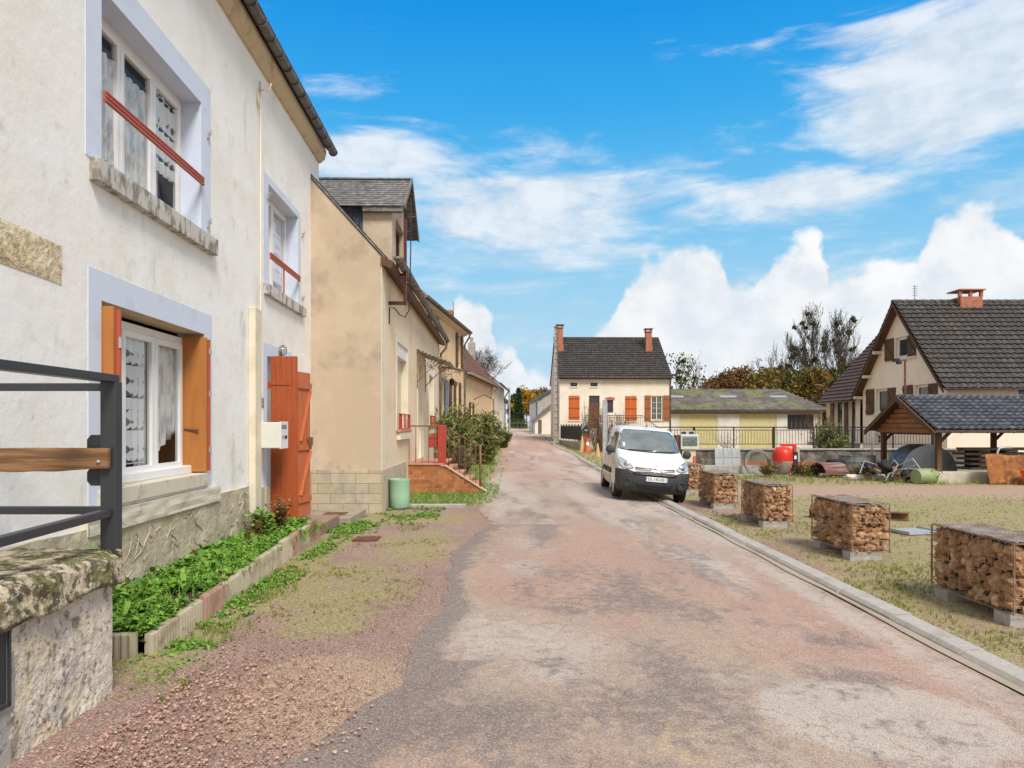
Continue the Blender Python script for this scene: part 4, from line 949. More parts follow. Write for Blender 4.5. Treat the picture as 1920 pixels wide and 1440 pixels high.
s = MB(); s.tube([(L2-.1,-.33,E2-.10),(L2-.1,-.30,E2-.35),(L2-.15,-.10,E2-.6),(L2-.15,-.08,E2-.8),(L2-.15,-.08,.2)], .045, 10); s.build('downpipe', m_gzinc, h2, smooth=True)
# dormer
D0, D1, DE, DR = 1.30, 3.70, 6.62, 7.52
s = MB(); dm = (D0+D1)/2
hole = (D0+.55, 5.25, D1-.55, 6.45)
wall_face(s, lambda u,v,q: Vector((u, q-.01, v)), [(D0,E2-.1),(D1,E2-.1),(D1,DE),(dm,DR-.08),(D0,DE)], [hole], .2)
for u in (D0, D1): s.face((u,-.01,E2-.1),(u,.62,E2-.1),(u,.62,DE),(u,-.01,DE))
do = s.build('dormer', m_beige, h2, recalc=False)
window(do, lambda u,v,q: Vector((u, q-.01, v)), *hole, .12, 2, mf=m_brown, fr=.05)
for u in (D0, D1): s = MB(); s.face((u,.62,E2-.1),(u,2.6,E2-.1),(u,2.6,DE),(u,.62,DE)); s.build('dormer_cheek', m_slateb, do, recalc=False)
an = math.atan((DR-DE)/(dm-D0)); Ls = (dm-D0+.18)/cos(an)
for sg in (1, -1):
    RD = lambda u, v, h: Vector((dm-sg*(dm-D0+.18)+sg*v*cos(an)-sg*h*sin(an), -.28+u, DE-.14+v*sin(an)+h*cos(an)))
    s = MB(); tiles(s, RD, 3.4, Ls, .14, .2, .014, 0.0, 1, .02); s.build('dormer_roof', m_slate, do, recalc=True)
s = MB(); s.bar((dm,-.30,DR+.035),(dm,3.1,DR+.035),.10,.03); s.bar((dm-.0,-.295,DR+.02),(D0-.16,-.295,DE-.15),.03,.10); s.bar((dm,-.295,DR+.02),(D1+.16,-.295,DE-.15),.03,.10); s.box(D0-.15,-.24,DE-.24,D0-.0,.6,DE-.12); s.build('ridge_trim', m_gzinc, do)
# maroon steel hoist frame
s = MB(); bx = .92
s.bar((bx,-.35,4.31),(bx,-.35,6.13),.075,.06); s.bar((bx,0,4.35),(bx,-.35,4.35),.075,.07); s.bar((bx,0,4.95),(bx,-.35,4.95),.06,.06)
o = s.build('steel_bracket', m_maroon, h2)
s = MB(); s.tube([(bx+.05,-.47,6.6),(bx+.05,-.46,5.5),(bx+.05,-.44,4.6),(bx+.05,-.42,4.2),(bx+.04,-.34,4.06),(bx,-.24,4.1),(bx,-.12,4.25),(bx,-.02,4.26),(bx,-.01,3.9)], .012, 6); s.tube([(bx,-.35,5.75),(bx+.05,-.46,5.75)], .01, 6); s.build('cable', m_black, o, smooth=True)
# glass canopy with scroll brackets
cn = MB(); cz = 3.92
for i in range(9):
    cn.bar((5.85,-.02-.11*i,cz-.042*i),(8.2,-.02-.11*i,cz-.042*i),.10,.03)
co = cn.build('canopy', mat('weathered_canopy', (.34,.33,.27), .8, [((.2,.2,.15), 4, .45, .62, .8, (.5,6,6))], bump=.003), h2)
def scroll(s, u, k=1.0, y0=0, z0=3.55):
    def sp(cy, cz_, r0, turns, a0, sg): 
        return [Vector((u, y0-(cy+r0*(1-t/1.15)*cos(a0+sg*t*turns*6.28)), z0+cz_+r0*(1-t/1.15)*sin(a0+sg*t*turns*6.28))) for t in [i/26 for i in range(27)]]
    for pts in (sp(.16*k,.12,.13*k,1.4,0,1), sp(.46*k,.06,.12*k,1.4,3.1,-1), sp(.72*k,.0,.08*k,1.2,1,1)): s.tube(pts, .010, 5)
    s.tube([Vector((u, y0-.02-.85*k*t, z0-.55+.6*sin(t*1.57))) for t in [i/12 for i in range(13)]], .012, 5)
    s.tube([Vector((u,y0-.01,z0+.3)),Vector((u,y0-.01,z0-.75))], .012, 5)
for u in (5.95, 8.1): s = MB(); scroll(s, u); s.build('scroll_bracket', m_iron, co, smooth=True)
# ---- steps, railing, red mailbox
stp = thing('brick_steps', 'orange brick steps and landing with iron handrail at the beige house door', 'steps', (-2.68, 17.65, 0), 0)
s = MB(); s.box(0,0,-.1,.86,2.5,.73); s.build('landing', m_brickst, stp)
s = MB(); s.box(-.0,-.03,.73,.92,2.55,.78); s.build('landing_tiles', m_tilest, stp, bevel=.006)
s = MB()
for i in range(4): s.box(.86+i*.24,.12,-.1,.86+(i+1)*.24,2.3,.60-i*.16)
s.build('stair', m_brickst, stp)
s = MB()
for i in range(4): s.box(.84+i*.24,.10,.60-i*.16,.86+(i+1)*.24,2.32,.635-i*.16)
s.build('stair_tread', m_tilest, stp, bevel=.004)
s = MB(); s.prism([(.86,-.1),(.86,.70),(.95,.70),(2.0,.04),(2.0,-.1)], 0, .115, 'y'); s.build('stair_cheek', m_brickst, stp)
s = MB(); s.prism([(.84,.70),(.84,.74),(.96,.74),(2.04,.07),(2.02,.03),(.95,.70)], -.03, .14, 'y'); s.build('cheek_coping', mat('pale_coping', (.55,.40,.28), .9, [((.4,.3,.22),4,.5,.65,.6)]), stp)
s = MB(); s.tube([(.02,.03,1.74),(.90,.03,1.74),(1.84,.03,1.20)], .016, 8)
for i in range(6): s.tube([(.02+i*.165,.03,.6),(.02+i*.165,.03,1.73)], .009, 6)
for i in range(1,7): s.tube([(.90+i*.14,.03,.74-i*.088),(.90+i*.14,.03,1.73-i*.08)], .009, 6)
s.tube([(1.86,.03,0),(1.86,.03,1.27)], .03, 8); o = s.build('handrail', m_iron, stp, smooth=True)
s = MB(); s.blob((1.86,.03,1.31), .045, 1, .05, 2); s.build('post_knob', m_black, o, smooth=True)
s = MB(); s.box(.76,-.02,.70,.97,.10,1.77); s.build('gate_post', m_red, stp, bevel=.01)
s = MB(); s.box(.52,.05,1.18,.76,.36,1.42); s.prism([(.50,1.42),(.50,1.45),(.76,1.60),(.76,1.42)], .04, .37, 'y'); o = s.build('red_letterbox', m_red, stp, bevel=.006)
s = MB(); s.box(.60,.042,1.50,.70,.050,1.52); s.build('letter_slot', m_dark, o)

# mint bin
bn = thing('waste_bin', 'mint green plastic bin standing at the corner of the beige house', 'bin', (-2.36, 14.35, 0))
s = MB(); s.lathe([(.0,.02),(.17,.02),(.19,.06),(.205,.3),(.215,.58),(.225,.60),(.225,.63),(.212,.63),(.20,.60),(.18,.1),(.0,.1)], 28); s.build('body', m_bin, bn, smooth=True, auto=40)
s = MB(); s.lathe([(.0,0),(.14,0),(.15,.02),(.15,.03)], 20); s.build('foot', m_cgrey, bn)
stalks('dry_plant', -2.36, 14.35, .12, 16, .62, .14, m_dry, 'dead twiggy plant sticking out of the mint green bin', 'plant', 6, .02)
s = MB(); s.box(-2.2,14.52,-.02,-.98,14.66,.075, Matrix.Translation((0,0,0)) @ Matrix.Rotation(0,4,'Z')); tag(s.build('concrete_edging', m_cgrey, bevel=.015), 'narrow concrete edging at the near side of the lawn patch', 'edging')
# ------------------------------------------------------------------ trees
def branch(mb, tips, p, d, L, r, lev, rnd, droop=0., kids=4, wig=.25, sides=5, minr=.004, split=.55, upw=.15):
    pts = [p]; rs = [r]; n = 4; q = p.copy(); dd = d.copy()
    for i in range(n):
        dd = (dd+Vector((rnd.uniform(-1,1), rnd.uniform(-1,1), rnd.uniform(-1,1)+upw-droop))*wig).normalized()
        q = q+dd*L/n; pts.append(q.copy()); rs.append(max(minr, r*(1-.72*(i+1)/n)))
    mb.tube(pts, rs, sides if r > .03 else 3, cap=False)
    if lev == 0: tips.append((pts[-1], dd)); tips.append((pts[2], dd)); return
    for k in range(kids):
        f = .3+.7*(k+rnd.random())/kids; i = min(n-1, int(f*n)); b = pts[i].lerp(pts[i+1], f*n-i)
        a = rnd.random()*6.28; side = Vector((cos(a), sin(a), rnd.uniform(-.3,.4)))
        nd = (dd*(1-split)+side*split+Vector((0,0,upw))).normalized()
        branch(mb, tips, b, nd, L*rnd.uniform(.5,.75), max(minr, rs[i]*.62), lev-1, rnd, droop, kids, wig, sides, minr, split, upw)
def leafcloud(tips, n, rad, size, rnd, mb=None, tl=None, shape=1.0):
    mb = mb or MB(); tl = [] if tl is None else tl
    cl = [rnd.random()*.55 for _ in tips]
    for _ in range(n):
        j = rnd.randrange(len(tips)); c = tips[j][0]
        q = c+Vector((rnd.gauss(0,rad), rnd.gauss(0,rad), rnd.gauss(0,rad*.8))); s = size*(.5+rnd.random())
        a = Vector((rnd.uniform(-1,1), rnd.uniform(-1,1), rnd.uniform(-1,1))).normalized(); b = a.cross(Vector((rnd.uniform(-1,1), rnd.uniform(-1,1), rnd.uniform(-1,1)))).normalized()
        mb.add([q-a*s, q-b*s*.5*shape, q+a*s, q+b*s*.5*shape], [(0,1,2,3)]); t = min(1, cl[j]+rnd.random()*.45); tl.extend([t,t,t,1]*4)
    return mb, tl
def tree(name, label, loc, h, crown, seed, lm=None, nleaf=0, lsize=.15, lrad=.4, bark=None, trunk=.3, kids=5, lev=3, tr=None, upw=.2, group=None, split=.55, mistle=0, wig=.22, cat='tree', lean=0, ball=None):
    rnd = random.Random(seed); root = thing(name, label, cat, loc, group=group)
    mb = MB(); tips = []; tr = tr or h*.018; t0 = h*trunk
    pts = [Vector((0,0,-.2)), Vector((.02*h*rnd.uniform(-1,1), .02*h*rnd.uniform(-1,1), t0)), Vector((.04*h*rnd.uniform(-1,1)+lean, .03*h*rnd.uniform(-1,1), h*.75))]
    mb.tube([pts[0], pts[0].lerp(pts[1],.5), pts[1], pts[1].lerp(pts[2],.5), pts[2]], [tr*1.3, tr, tr*.85, tr*.55, tr*.25], 8)
    nb = kids+3
    for k in range(nb):
        f = k/(nb-1); z = t0+(h*.75-t0)*f; base = pts[1].lerp(pts[2], f); a = k*2.4+rnd.random()
        d = Vector((cos(a)*(1-.35*f), sin(a)*(1-.35*f), .45+f*.9+upw)).normalized()
        branch(mb, tips, base, d, crown*(1.0-.35*f)*rnd.uniform(.8,1.15), tr*.5*(1-.4*f), lev-1, rnd, 0, kids-1, wig, 5, .007*max(1, h/7), split, upw)
    mb.build('trunk', bark or m_bark, root, smooth=True, recalc=False)
    if nleaf:
        lb, tl = leafcloud(tips, nleaf, lrad, lsize, rnd)
        lb.build('crown', lm, root, recalc=False, attr={'tint': tl})
    for k in range(mistle):
        t = tips[rnd.randrange(len(tips))][0]; lb, tl = leafcloud([(t, None)], 90, .15, .12, rnd); lb.build('mistletoe', m_olive, root, recalc=False, attr={'tint': tl})
    return root
def shrub(name, label, loc, h, rad, seed, lm, nst=26, nleaf=1300, ls=.10, stem=None, cat='shrub', spread=.8, group=None, shape=.6, lrad=.10, lowl=.1):
    rnd = random.Random(seed); root = thing(name, label, cat, loc, group=group); s = MB(); tips = []
    for i in range(nst):
        a = rnd.random()*6.28; q = rnd.random()**.6; hh = h*(.65+.4*rnd.random())*(1-.3*q); ex, ey = cos(a)*rad*q*spread, sin(a)*rad*q*spread
        b0 = Vector((ex*.25, ey*.25, -.05)); p = [b0, Vector((ex*.6, ey*.6, hh*.45)), Vector((ex, ey, hh))+Vector((rnd.uniform(-.08,.08), rnd.uniform(-.08,.08), 0))]
        s.tube(p, [.018,.012,.005], 4, cap=False)
        for k in range(11):
            f = lowl+(1-lowl)*k/10; c = p[0].lerp(p[1], f*2) if f < .5 else p[1].lerp(p[2], f*2-1); tips.append((c, None))
        for k in range(5):
            f = .35+.6*rnd.random(); c = p[0].lerp(p[1], f*2) if f < .5 else p[1].lerp(p[2], f*2-1); e = c+Vector((rnd.uniform(-1,1), rnd.uniform(-1,1), rnd.uniform(.2,1.2)))*rad*.35; s.tube([c, e], [.007,.003], 3, cap=False); tips.append((e, None))
    s.build('stems', stem or m_bark, root, recalc=False)
    if nleaf:
        lb, tl = leafcloud(tips, nleaf, lrad*max(1, rad), ls, rnd, shape=shape); lb.build('foliage', lm, root, recalc=False, attr={'tint': tl})
    return root

# ------------------------------------------------------------------ second house row, left
RY = 90-5.9
h3 = thing('cream_house', 'cream two-storey house with brown louvred shutters and a scrollwork door canopy', 'house', (-3.71, 26.75, 0), R(RY))
L3, E3 = 10.45, 6.86
ho = [(2.35,4.95,3.3,6.55), (8.55,4.75,9.5,6.5), (4.1,.5,5.1,3.95), (8.0,2.2,8.9,4.0)]
w = MB(); wall_face(w, FP, [(0,-.2),(L3,-.2),(L3,E3),(0,E3)], ho, .2)
wall_face(w, lambda u,v,q: Vector((L3-q, u, v)), [(0,-.2),(7,-.2),(7,E3),(3.5,E3+3.2),(0,E3)]); wall_face(w, GP, [(0,-.2),(7,-.2),(7,E3),(3.5,E3+3.2),(0,E3)])
w.build('wall', m_cream2, h3, recalc=False)
for q in (ho[0], ho[1], ho[3]):
    window(h3, FP, *q, .12, 2, fr=.06)
    sw_ = .46
    shutter(h3, FP, q[0]-sw_-.02, q[1], q[0]-.02, q[3], -.07, .04, m_brown, 4, False)
    shutter(h3, FP, q[2]+.02, q[1], q[2]+sw_+.02, q[3], -.07, .04, m_brown, 4, False)
    s = MB(); pbox(s, FP, q[0]-.1,q[1]-.12,-.08, q[2]+.1,q[1]-.01,.1); s.build('window_sill', m_trim, h3)
s = MB(); pbox(s, FP, 4.1,.5,.1, 5.1,3.95,.15); s.build('door', mat('blue_grey_paint', (.12,.15,.20), .5), h3)
shutter(h3, FP, 5.2, .6, 5.9, 3.9, -.09, .04, mat('slate_blue_shutter', (.22,.28,.38), .5), 4, False); shutter(h3, FP, 6.4, 1.9, 6.85, 3.95, -.07, .04, m_brown, 3, False)
s = MB(); s.prism([(-.3,E3-.12),(-.3,E3-.05),(3.5,E3+3.4),(7.3,E3-.05),(7.3,E3-.12),(3.5,E3+3.3)], -.15, L3+.15, 'x'); s.build('roof', m_tiler, h3)
s = MB(); gutter(s, (-.1,-.38,E3-.02),(L3+.2,-.38,E3-.02), .08, 8, .6); s.tube([(L3,-.38,E3-.1),(L3,-.3,E3-.35),(L3-.05,-.08,E3-.7),(L3-.05,-.08,.3)], .05, 8); s.build('gutter', m_gzinc, h3, smooth=True)
s = MB(); s.prism([(0,E3-.3),(-.3,E3-.16),(-.3,E3-.11),(0,E3-.1)], 0, L3, 'x'); s.build('soffit', m_cornice, h3)
s = MB(); s.box(L3-.75,.2,E3-.1,L3-.35,.55,E3+.42); s.box(L3-.8,.15,E3+.42,L3-.3,.6,E3+.48); s.build('chimney', m_cgrey, h3)
s = MB(); s.tube([(L3-.9,.4,E3),(L3-.9,.4,E3+1.5)], .018, 5)
for k in range(3): s.tube([(L3-1.1,.4,E3+1.1+.17*k),(L3-.7,.4,E3+1.15+.17*k)], .010, 4)
s.build('antenna', m_zinc, h3)
s = MB()
for i in range(6): s.bar((3.9,-.05-.17*i,4.45-.03*i),(5.5,-.05-.17*i,4.45-.03*i),.12,.02)
co = s.build('canopy', m_gzinc, h3); s = MB(); scroll(s, 3.95, 1.1, 0, 4.15); s.build('scroll_bracket', m_iron, co, smooth=True)
s = MB(); s.lathe([(0,0),(.09,.03),(.13,.28),(.02,.34),(0,.42)], 6, (5.65,-.28,3.65)); s.tube([(5.65,-.28,4.05),(5.65,-.28,4.18),(5.65,0,4.2)], .015, 5); s.build('lantern', m_black, h3)
h4 = thing('low_house', 'low cream house with a steep mossy red-brown tile roof further down the street', 'house', (-2.70, 37.3, .1), R(90-5.9))
L4, E4 = 12.7, 4.68; w = MB(); p4 = 1.2
ho = [(2.5,1.3,3.3,3.0), (8.6,.2,9.6,2.6)]
wall_face(w, FP, [(0,-.4),(L4,-.4),(L4,E4),(0,E4)], ho, .2); wall_face(w, GP, [(0,-.4),(7,-.4),(7,E4),(3.5,E4+3.5*p4),(0,E4)]); wall_face(w, lambda u,v,q: Vector((L4-q,u,v)), [(0,-.4),(7,-.4),(7,E4),(3.5,E4+3.5*p4),(0,E4)])
w.build('wall', m_cream2, h4, recalc=False); window(h4, FP, *ho[0], .1, 2, fr=.06); s = MB(); pbox(s, FP, *(8.6,.2,.1), 9.6,2.6,.14); s.build('door', m_brown, h4)
for a in (2.05, 3.32): shutter(h4, FP, a,1.3,a+.42,3.0,-.06,.035,m_brown,3,False)
a4 = math.atan(p4); RQ = lambda u,v,h: Vector((u-.1, -.3+v*cos(a4)-h*sin(a4), E4-.2+v*sin(a4)+h*cos(a4)))
s = MB(); tiles(s, RQ, L4+.35, 6.0, .24, .24, .03, .02, 3); s.prism([(-.3,E4-.28),(-.3,E4-.22),(3.5,E4+3.5*p4+.15),(7.3,E4-.22),(7.3,E4-.28),(3.5,E4+3.5*p4+.05)], -.08, L4+.22, 'x'); s.build('roof', m_tiler, h4, recalc=False)
s = MB(); gutter(s, (-.1,-.38,E4-.12),(L4+.2,-.38,E4-.12), .085, 8, .8); s.tube([(L4+.1,-.38,E4-.2),(L4+.05,-.1,E4-.6),(L4+.05,-.08,.1)], .05, 6); s.build('gutter', mat('pale_gutter', (.42,.40,.38), .5), h4, smooth=True)
s = MB(); s.box(L4-2.2,2.6,E4+3.2,L4-1.5,3.3,E4+5.1); s.build('chimney', m_brickch, h4)
s = MB(); pbox(s, FP, L4-1.1,-.3,-.12, L4+.0,E4-.4,0); s.build('stone_pilaster', m_exposed, h4, bevel=.02)
s = MB(); s.tube([(3.2,-.1,3.2),(3.4,-.7,3.5),(6.0,-.9,3.3),(6.0,-.9,.4)], .04, 6); s.build('pergola_bar', m_iron, h4)
h5 = thing('white_terrace_house', 'narrow white terrace house with grey gutter beyond the red-brown roof', 'house', (-1.38, 50.2, .2), R(90-3))
w = MB(); wall_face(w, FP, [(0,-.4),(12.5,-.4),(12.5,4.9),(0,4.9)], [(1.2,1.2,2.1,3.0),(4.5,.2,5.5,2.5),(8,1.2,8.9,3)], .2); wall_face(w, GP, [(0,-.4),(7,-.4),(7,4.9),(3.5,7.6),(0,4.9)])
wall_face(w, lambda u,v,q: Vector((12.5-q,u,v)), [(0,-.4),(7,-.4),(7,4.9),(3.5,7.6),(0,4.9)]); w.build('wall', m_offwh, h5, recalc=False)
window(h5, FP, 1.2,1.2,2.1,3.0,.1,2,fr=.06); window(h5, FP, 8,1.2,8.9,3.0,.1,2,fr=.06); s = MB(); pbox(s, FP, 4.5,.2,.1,5.5,2.5,.14); s.build('door', m_brown, h5)
s = MB(); s.prism([(-.35,4.7),(-.35,4.8),(3.5,7.95),(7.3,4.8),(7.3,4.7),(3.5,7.8)], -.1, 12.7, 'x'); s.build('roof', m_tiler, h5)
s = MB(); gutter(s, (-.1,-.45,4.75),(12.8,-.45,4.75), .09, 8, 1); s.tube([(12.5,-.45,4.7),(12.5,-.08,4.2),(12.5,-.08,0)], .06, 6); s.build('gutter', m_gzinc, h5, smooth=True)
s = MB(); s.box(-.6,1.3,5.4,-.1,1.8,7.6); s.tube([(-.35,1.55,7.5),(-.35,1.55,8.0)], .12, 8); s.build('chimney', m_cgrey, h5)
h6 = thing('grey_house', 'grey-blue house at the far end of the left row', 'house', (-.95, 66, .7), R(91))
w = MB(); wall_face(w, FP, [(0,-.5),(9,-.5),(9,3.7),(0,3.7)], [(2,1,3,2.4),(6,0,7,2.2)], .2); wall_face(w, GP, [(0,-.5),(7,-.5),(7,3.7),(3.5,5.4),(0,3.7)]); w.build('wall', mat('grey_blue_render', (.20,.23,.27), .9), h6, recalc=False)
window(h6, FP, 2,1,3,2.4,.1,2,fr=.06); s = MB(); pbox(s, FP, 6,0,.1,7,2.2,.14); s.build('door', m_brown, h6)
s = MB(); s.prism([(-.6,3.35),(-.6,3.5),(3.5,5.7),(7.4,3.5),(7.4,3.35),(3.5,5.5)], -.3, 9.3, 'x'); s.build('roof', m_slate, h6)
shrub('laurel_shrub', 'leafy dark green shrub right behind the iron handrail', (-2.15, 25.2, 0), 2.75, .95, 1, m_shrub, 44, 2900, .12, shape=.5, lrad=.13)
shrub('laurel_shrub', 'second dark leafy shrub, nearer the road and beyond the first', (-1.25, 30.5, 0), 2.7, 1.0, 2, m_shrub, 46, 3000, .13, shape=.5, lrad=.14)
shrub('laurel_shrub', 'low leafy shrub at the foot of the low cream house', (-1.7, 39.5, .1), 1.5, .9, 3, m_shrub, 26, 1200, .14, shape=.6, lrad=.14)
shrub('clipped_bush', 'small rounded bush by the grey-blue house far down the street', (-.75, 46, .2), 1.2, .8, 4, m_olive, 22, 1000, .14)
shrub('bare_shrub', 'leafless brown bush behind the brick steps', (-1.7, 22.4, 0), 1.25, .7, 5, m_dry, 40, 260, .05, stem=m_bark)
s = MB(); s.tube([(0,0,-.2),(0,0,5.0)], .11, 8, r1=.08); o = s.build('utility_pole', m_cgrey); o.location = (-.28, 72, .75); tag(o, 'thin pale utility pole at the far left side of the road end', 'pole')

# far end of the street
tree('conifer', 'tall dark green conifer at the end of the street', (.75, 150, 1.2), 8.6, 1.6, 4, m_conif, 3600, .26, .42, trunk=.08, upw=-.2, kids=6, lev=2, tr=.2)
rnd = random.Random(8)
o = thing('conifer_tree', 'dark conical evergreen closest to the fence at the street end', 'tree', (1.4, 142, 1.2)); s = MB(); s.tube([(0,0,-.2),(0,0,8.2)], .16, 6, r1=.03); s.build('trunk', m_bark, o)
tp = []
for i in range(260):
    z = .6+7.6*rnd.random()**1.2; r = (8.6-z)*.21*rnd.random()**.5; a = rnd.random()*6.28; tp.append((Vector((cos(a)*r, sin(a)*r, z)), None))
lb, tl = leafcloud(tp, 3600, .16, .2, rnd); lb.build('crown', m_conif, o, recalc=False, attr={'tint': tl})
tree('golden_tree', 'golden yellow autumn tree at the end of the street', (3.1, 146, 1.2), 7.4, 2.6, 6, m_gold, 3800, .26, .5, trunk=.15, kids=5, lev=3)
tree('golden_tree', 'brownish green tree right of the golden tree at the street end', (5.2, 152, 1.2), 7.6, 2.6, 7, m_autumn, 3000, .28, .5, trunk=.2, kids=5, lev=3)
tree('golden_tree', 'rounded rusty tree hidden partly behind the far white house', (7.5, 160, 1.2), 8.0, 3.0, 8, m_rustl, 2600, .3, .5, trunk=.2, kids=5, lev=3)
fe = thing('mesh_fence', 'low green metal fence closing the far end of the street', 'fence', (-1.2, 132, 1.15)); s = MB()
for i in range(9): s.tube([(i*.75,0,0),(i*.75,0,1.1)], .035, 5)
for z in (.3,1.08): s.tube([(0,0,z),(6,0,z)], .03, 5)
s.build('rails', mat('green_fence_paint', (.10,.17,.11), .6), fe)
shrub('hedge', 'low green hedge behind the fence at the street end', (1.2, 135, 1.1), 1.1, 2.2, 9, m_olive, 60, 1800, .2, lrad=.2)
tree('bare_tree', 'large round leafless tree rising behind the red-brown roof', (-3.5, 92, .8), 11.4, 2.5, 12, None, 0, bark=m_barkg, trunk=.55, kids=6, lev=4, wig=.3, split=.62, tr=.16)
tree('bare_tree', 'smaller leafless tree just left of the large round one behind the roofs', (-5.6, 96, .8), 12.0, 2.3, 13, None, 0, bark=m_barkg, trunk=.55, kids=6, lev=4, wig=.3, split=.6, tr=.14)
# far white house and shed, right of the road end
hw = thing('far_white_house', 'white house with grey gable far down the right side of the road', 'house', (3.2, 88, .9), R(4))
w = MB(); wall_face(w, GP, [(0,-.5),(10,-.5),(10,4.2),(0,4.2)], [(2.5,2.2,3.2,3.4),(6,2.2,6.8,3.4),(5,0,5.9,2.1)], .15)
w.build('facade', mat('pale_blue_white', (.62,.66,.70), .9), hw, recalc=False)
w = MB(); wall_face(w, FP, [(0,-.5),(9,-.5),(9,4.2),(4.5,6.8),(0,4.2)]); w.build('gable_wall', m_cgrey, hw, recalc=False)
for q in ((2.5,2.2,3.2,3.4),(6,2.2,6.8,3.4)): window(hw, GP, *q, .08, 1, mf=m_pvc, fr=.07)
s = MB(); pbox(s, GP, 5,0,.08,5.9,2.1,.1); s.build('door', m_brown, hw)
s = MB(); s.prism([(-.3,3.95),(-.3,4.1),(4.5,6.98),(9.3,4.1),(9.3,3.95),(4.5,6.85)], -.3, 10.3, 'y'); s.build('roof', m_tiled, hw)
s = MB(); s.box(2.2,.3,5.4,2.9,1.0,7.0); s.build('chimney', m_brickch, hw)
hs = thing('lean_to_shed', 'beige shed with a steep dark lean-to roof beside the concrete pole', 'shed', (3.1, 76, .78), 0)
w = MB(); wall_face(w, FP, [(-.55,-.4),(2.6,-.4),(2.6,4.2),(-.55,1.6)], [(-.2,0,.2,1.6)], .15); wall_face(w, lambda u,v,q: Vector((-.55+q,u,v)), [(0,-.4),(6,-.4),(6,1.6),(0,1.6)]); w.build('wall', m_offwh, hs, recalc=False)
s = MB(); pbox(s, FP, -.2,0,.1,.2,1.6,.15); s.build('door', m_zinc, hs)
s = MB(); s.prism([(-.8,1.35),(-.8,1.6),(2.8,4.6),(2.8,4.3)], -.4, 6.2, 'y'); s.build('roof', m_slate, hs)
s = MB(); s.tube([(0,0,-.3),(0,0,4.4)], .12, 8, r1=.09); o = s.build('utility_pole', m_zinc); o.location = (2.95, 82, .8); tag(o, 'dark wooden utility pole in front of the far white house', 'pole')

# ------------------------------------------------------------------ lattice pole and cream house in the middle
cp = thing('concrete_pole', 'tall concrete utility pole with ladder recesses at the corner of the orange shuttered house', 'pole', (3.27, 50.8, .3)); s = MB()
HP = 8.75
for sx in (-1, 1): s.add([(sx*.16-.035,-.10,0),(sx*.16+.035,-.10,0),(sx*.16+.035,.10,0),(sx*.16-.035,.10,0),(sx*.09-.03,-.08,HP),(sx*.09+.03,-.08,HP),(sx*.09+.03,.08,HP),(sx*.09-.03,.08,HP)], [(0,1,2,3),(4,7,6,5),(0,4,5,1),(1,5,6,2),(2,6,7,3),(3,7,4,0)])
for k in range(18):
    z = .15+k*.48; q = .16-.07*z/HP; s.box(-q,-.07,z,q,.07,z+.14)
s.box(-.06,-.01,0,.06,.01,HP); s.build('shaft', m_cgrey, cp)
s = MB(); s.box(-.16,-.10,HP,.16,.10,HP+.07); s.tube([(.1,-.09,HP),(.14,-.13,HP*.6),(.16,-.13,1)], .02, 5); s.build('pole_head', m_zinc, cp)
hc = thing('cream_cottage', 'cream cottage with bright orange shutters, dark tile roof and two brick chimneys', 'house', (3.62, 52, .3), R(1.2))
LC, DC, EC, RC = 8.5, 8.6, 5.2, 8.58
z0 = -.3
def cz(py): return 1.75+(798-py)*.040625-.3
hol = [(.83,cz(724.4),1.34,cz(717.5)), (2.37,cz(724.4),2.9,cz(717.5)), (2.25,cz(806),3.06,cz(741.7)), (3.62,cz(773.6),4.1,cz(750)), (7.0,cz(788),7.89,cz(742)), (.69,cz(788),1.53,cz(741.7)), (5.0,cz(789.5),5.9,cz(742.5))]
w = MB(); wall_face(w, FP, [(0,-.5),(LC,-.5),(LC,EC),(0,EC)], hol, .25); 
wall_face(w, GP, [(0,-.5),(DC,-.5),(DC,EC),(DC/2,RC-.1),(0,EC)]); wall_face(w, lambda u,v,q: Vector((LC-q,u,v)), [(0,-.5),(DC,-.5),(DC,EC),(DC/2,RC-.1),(0,EC)])
w.build('wall', m_offwh, hc, recalc=False)
for q in hol[:2]:
    window(hc, FP, *q, .08, 1, mf=m_navy, fr=.04, glass=m_dglass); s = MB(); pbox(s, FP, q[0]-.06,q[1]-.1,-.05,q[2]+.06,q[1]-.0,.08); s.build('window_sill', m_trim, hc)
q = hol[2]; s = MB(); pbox(s, FP, q[0],q[1],.1,q[2],q[3],.16)
for a in (.05,.43): pbox(s, FP, q[0]+a,q[1]+.2,.085,q[0]+a+.33,q[1]+1.75,.1)
d = s.build('door', m_brownd, hc); s = MB()
for a in (.07,.31,.55): pbox(s, FP, q[0]+a,q[3]-.52,.09,q[0]+a+.2,q[3]-.08,.098)
s.build('transom_pane', m_dglass, d)
q = hol[3]; window(hc, FP, *q, .1, 1, mf=m_brown, fr=.05, bars=(1,1), glass=m_dglass); s = MB()
s.prism([(q[0]-.1,q[3]),(q[2]+.1,q[3]),(q[2]+.14,q[3]+.18),((q[0]+q[2])/2,q[3]+.24),(q[0]-.14,q[3]+.18)], -.03, .0, 'y'); s.build('brick_lintel', m_brickch, hc)
q = hol[4]; window(hc, FP, *q, .1, 2, mf=m_trim, fr=.05, bars=(3,1), glass=m_dglass)
m_osh = mat('bright_orange_shutter', (.56,.12,.015), .5, [((.45,.09,.012), 5, .45, .62, .6, (3,3,.5))])
for q in (hol[5], hol[6]):
    c = (q[0]+q[2])/2
    for a, b in ((q[0],c-.004),(c+.004,q[2])): shutter(hc, FP, a,q[1],b,q[3],.0,.035,m_osh,3,False, mh=m_iron)
    s = MB(); pbox(s, FP, q[0]-.05,q[1]-.09,-.06,q[2]+.05,q[1]-.005,.1); s.build('window_sill', m_trim, hc)
m_osh2 = mat('faded_brown_shutter', (.32,.10,.04), .6)
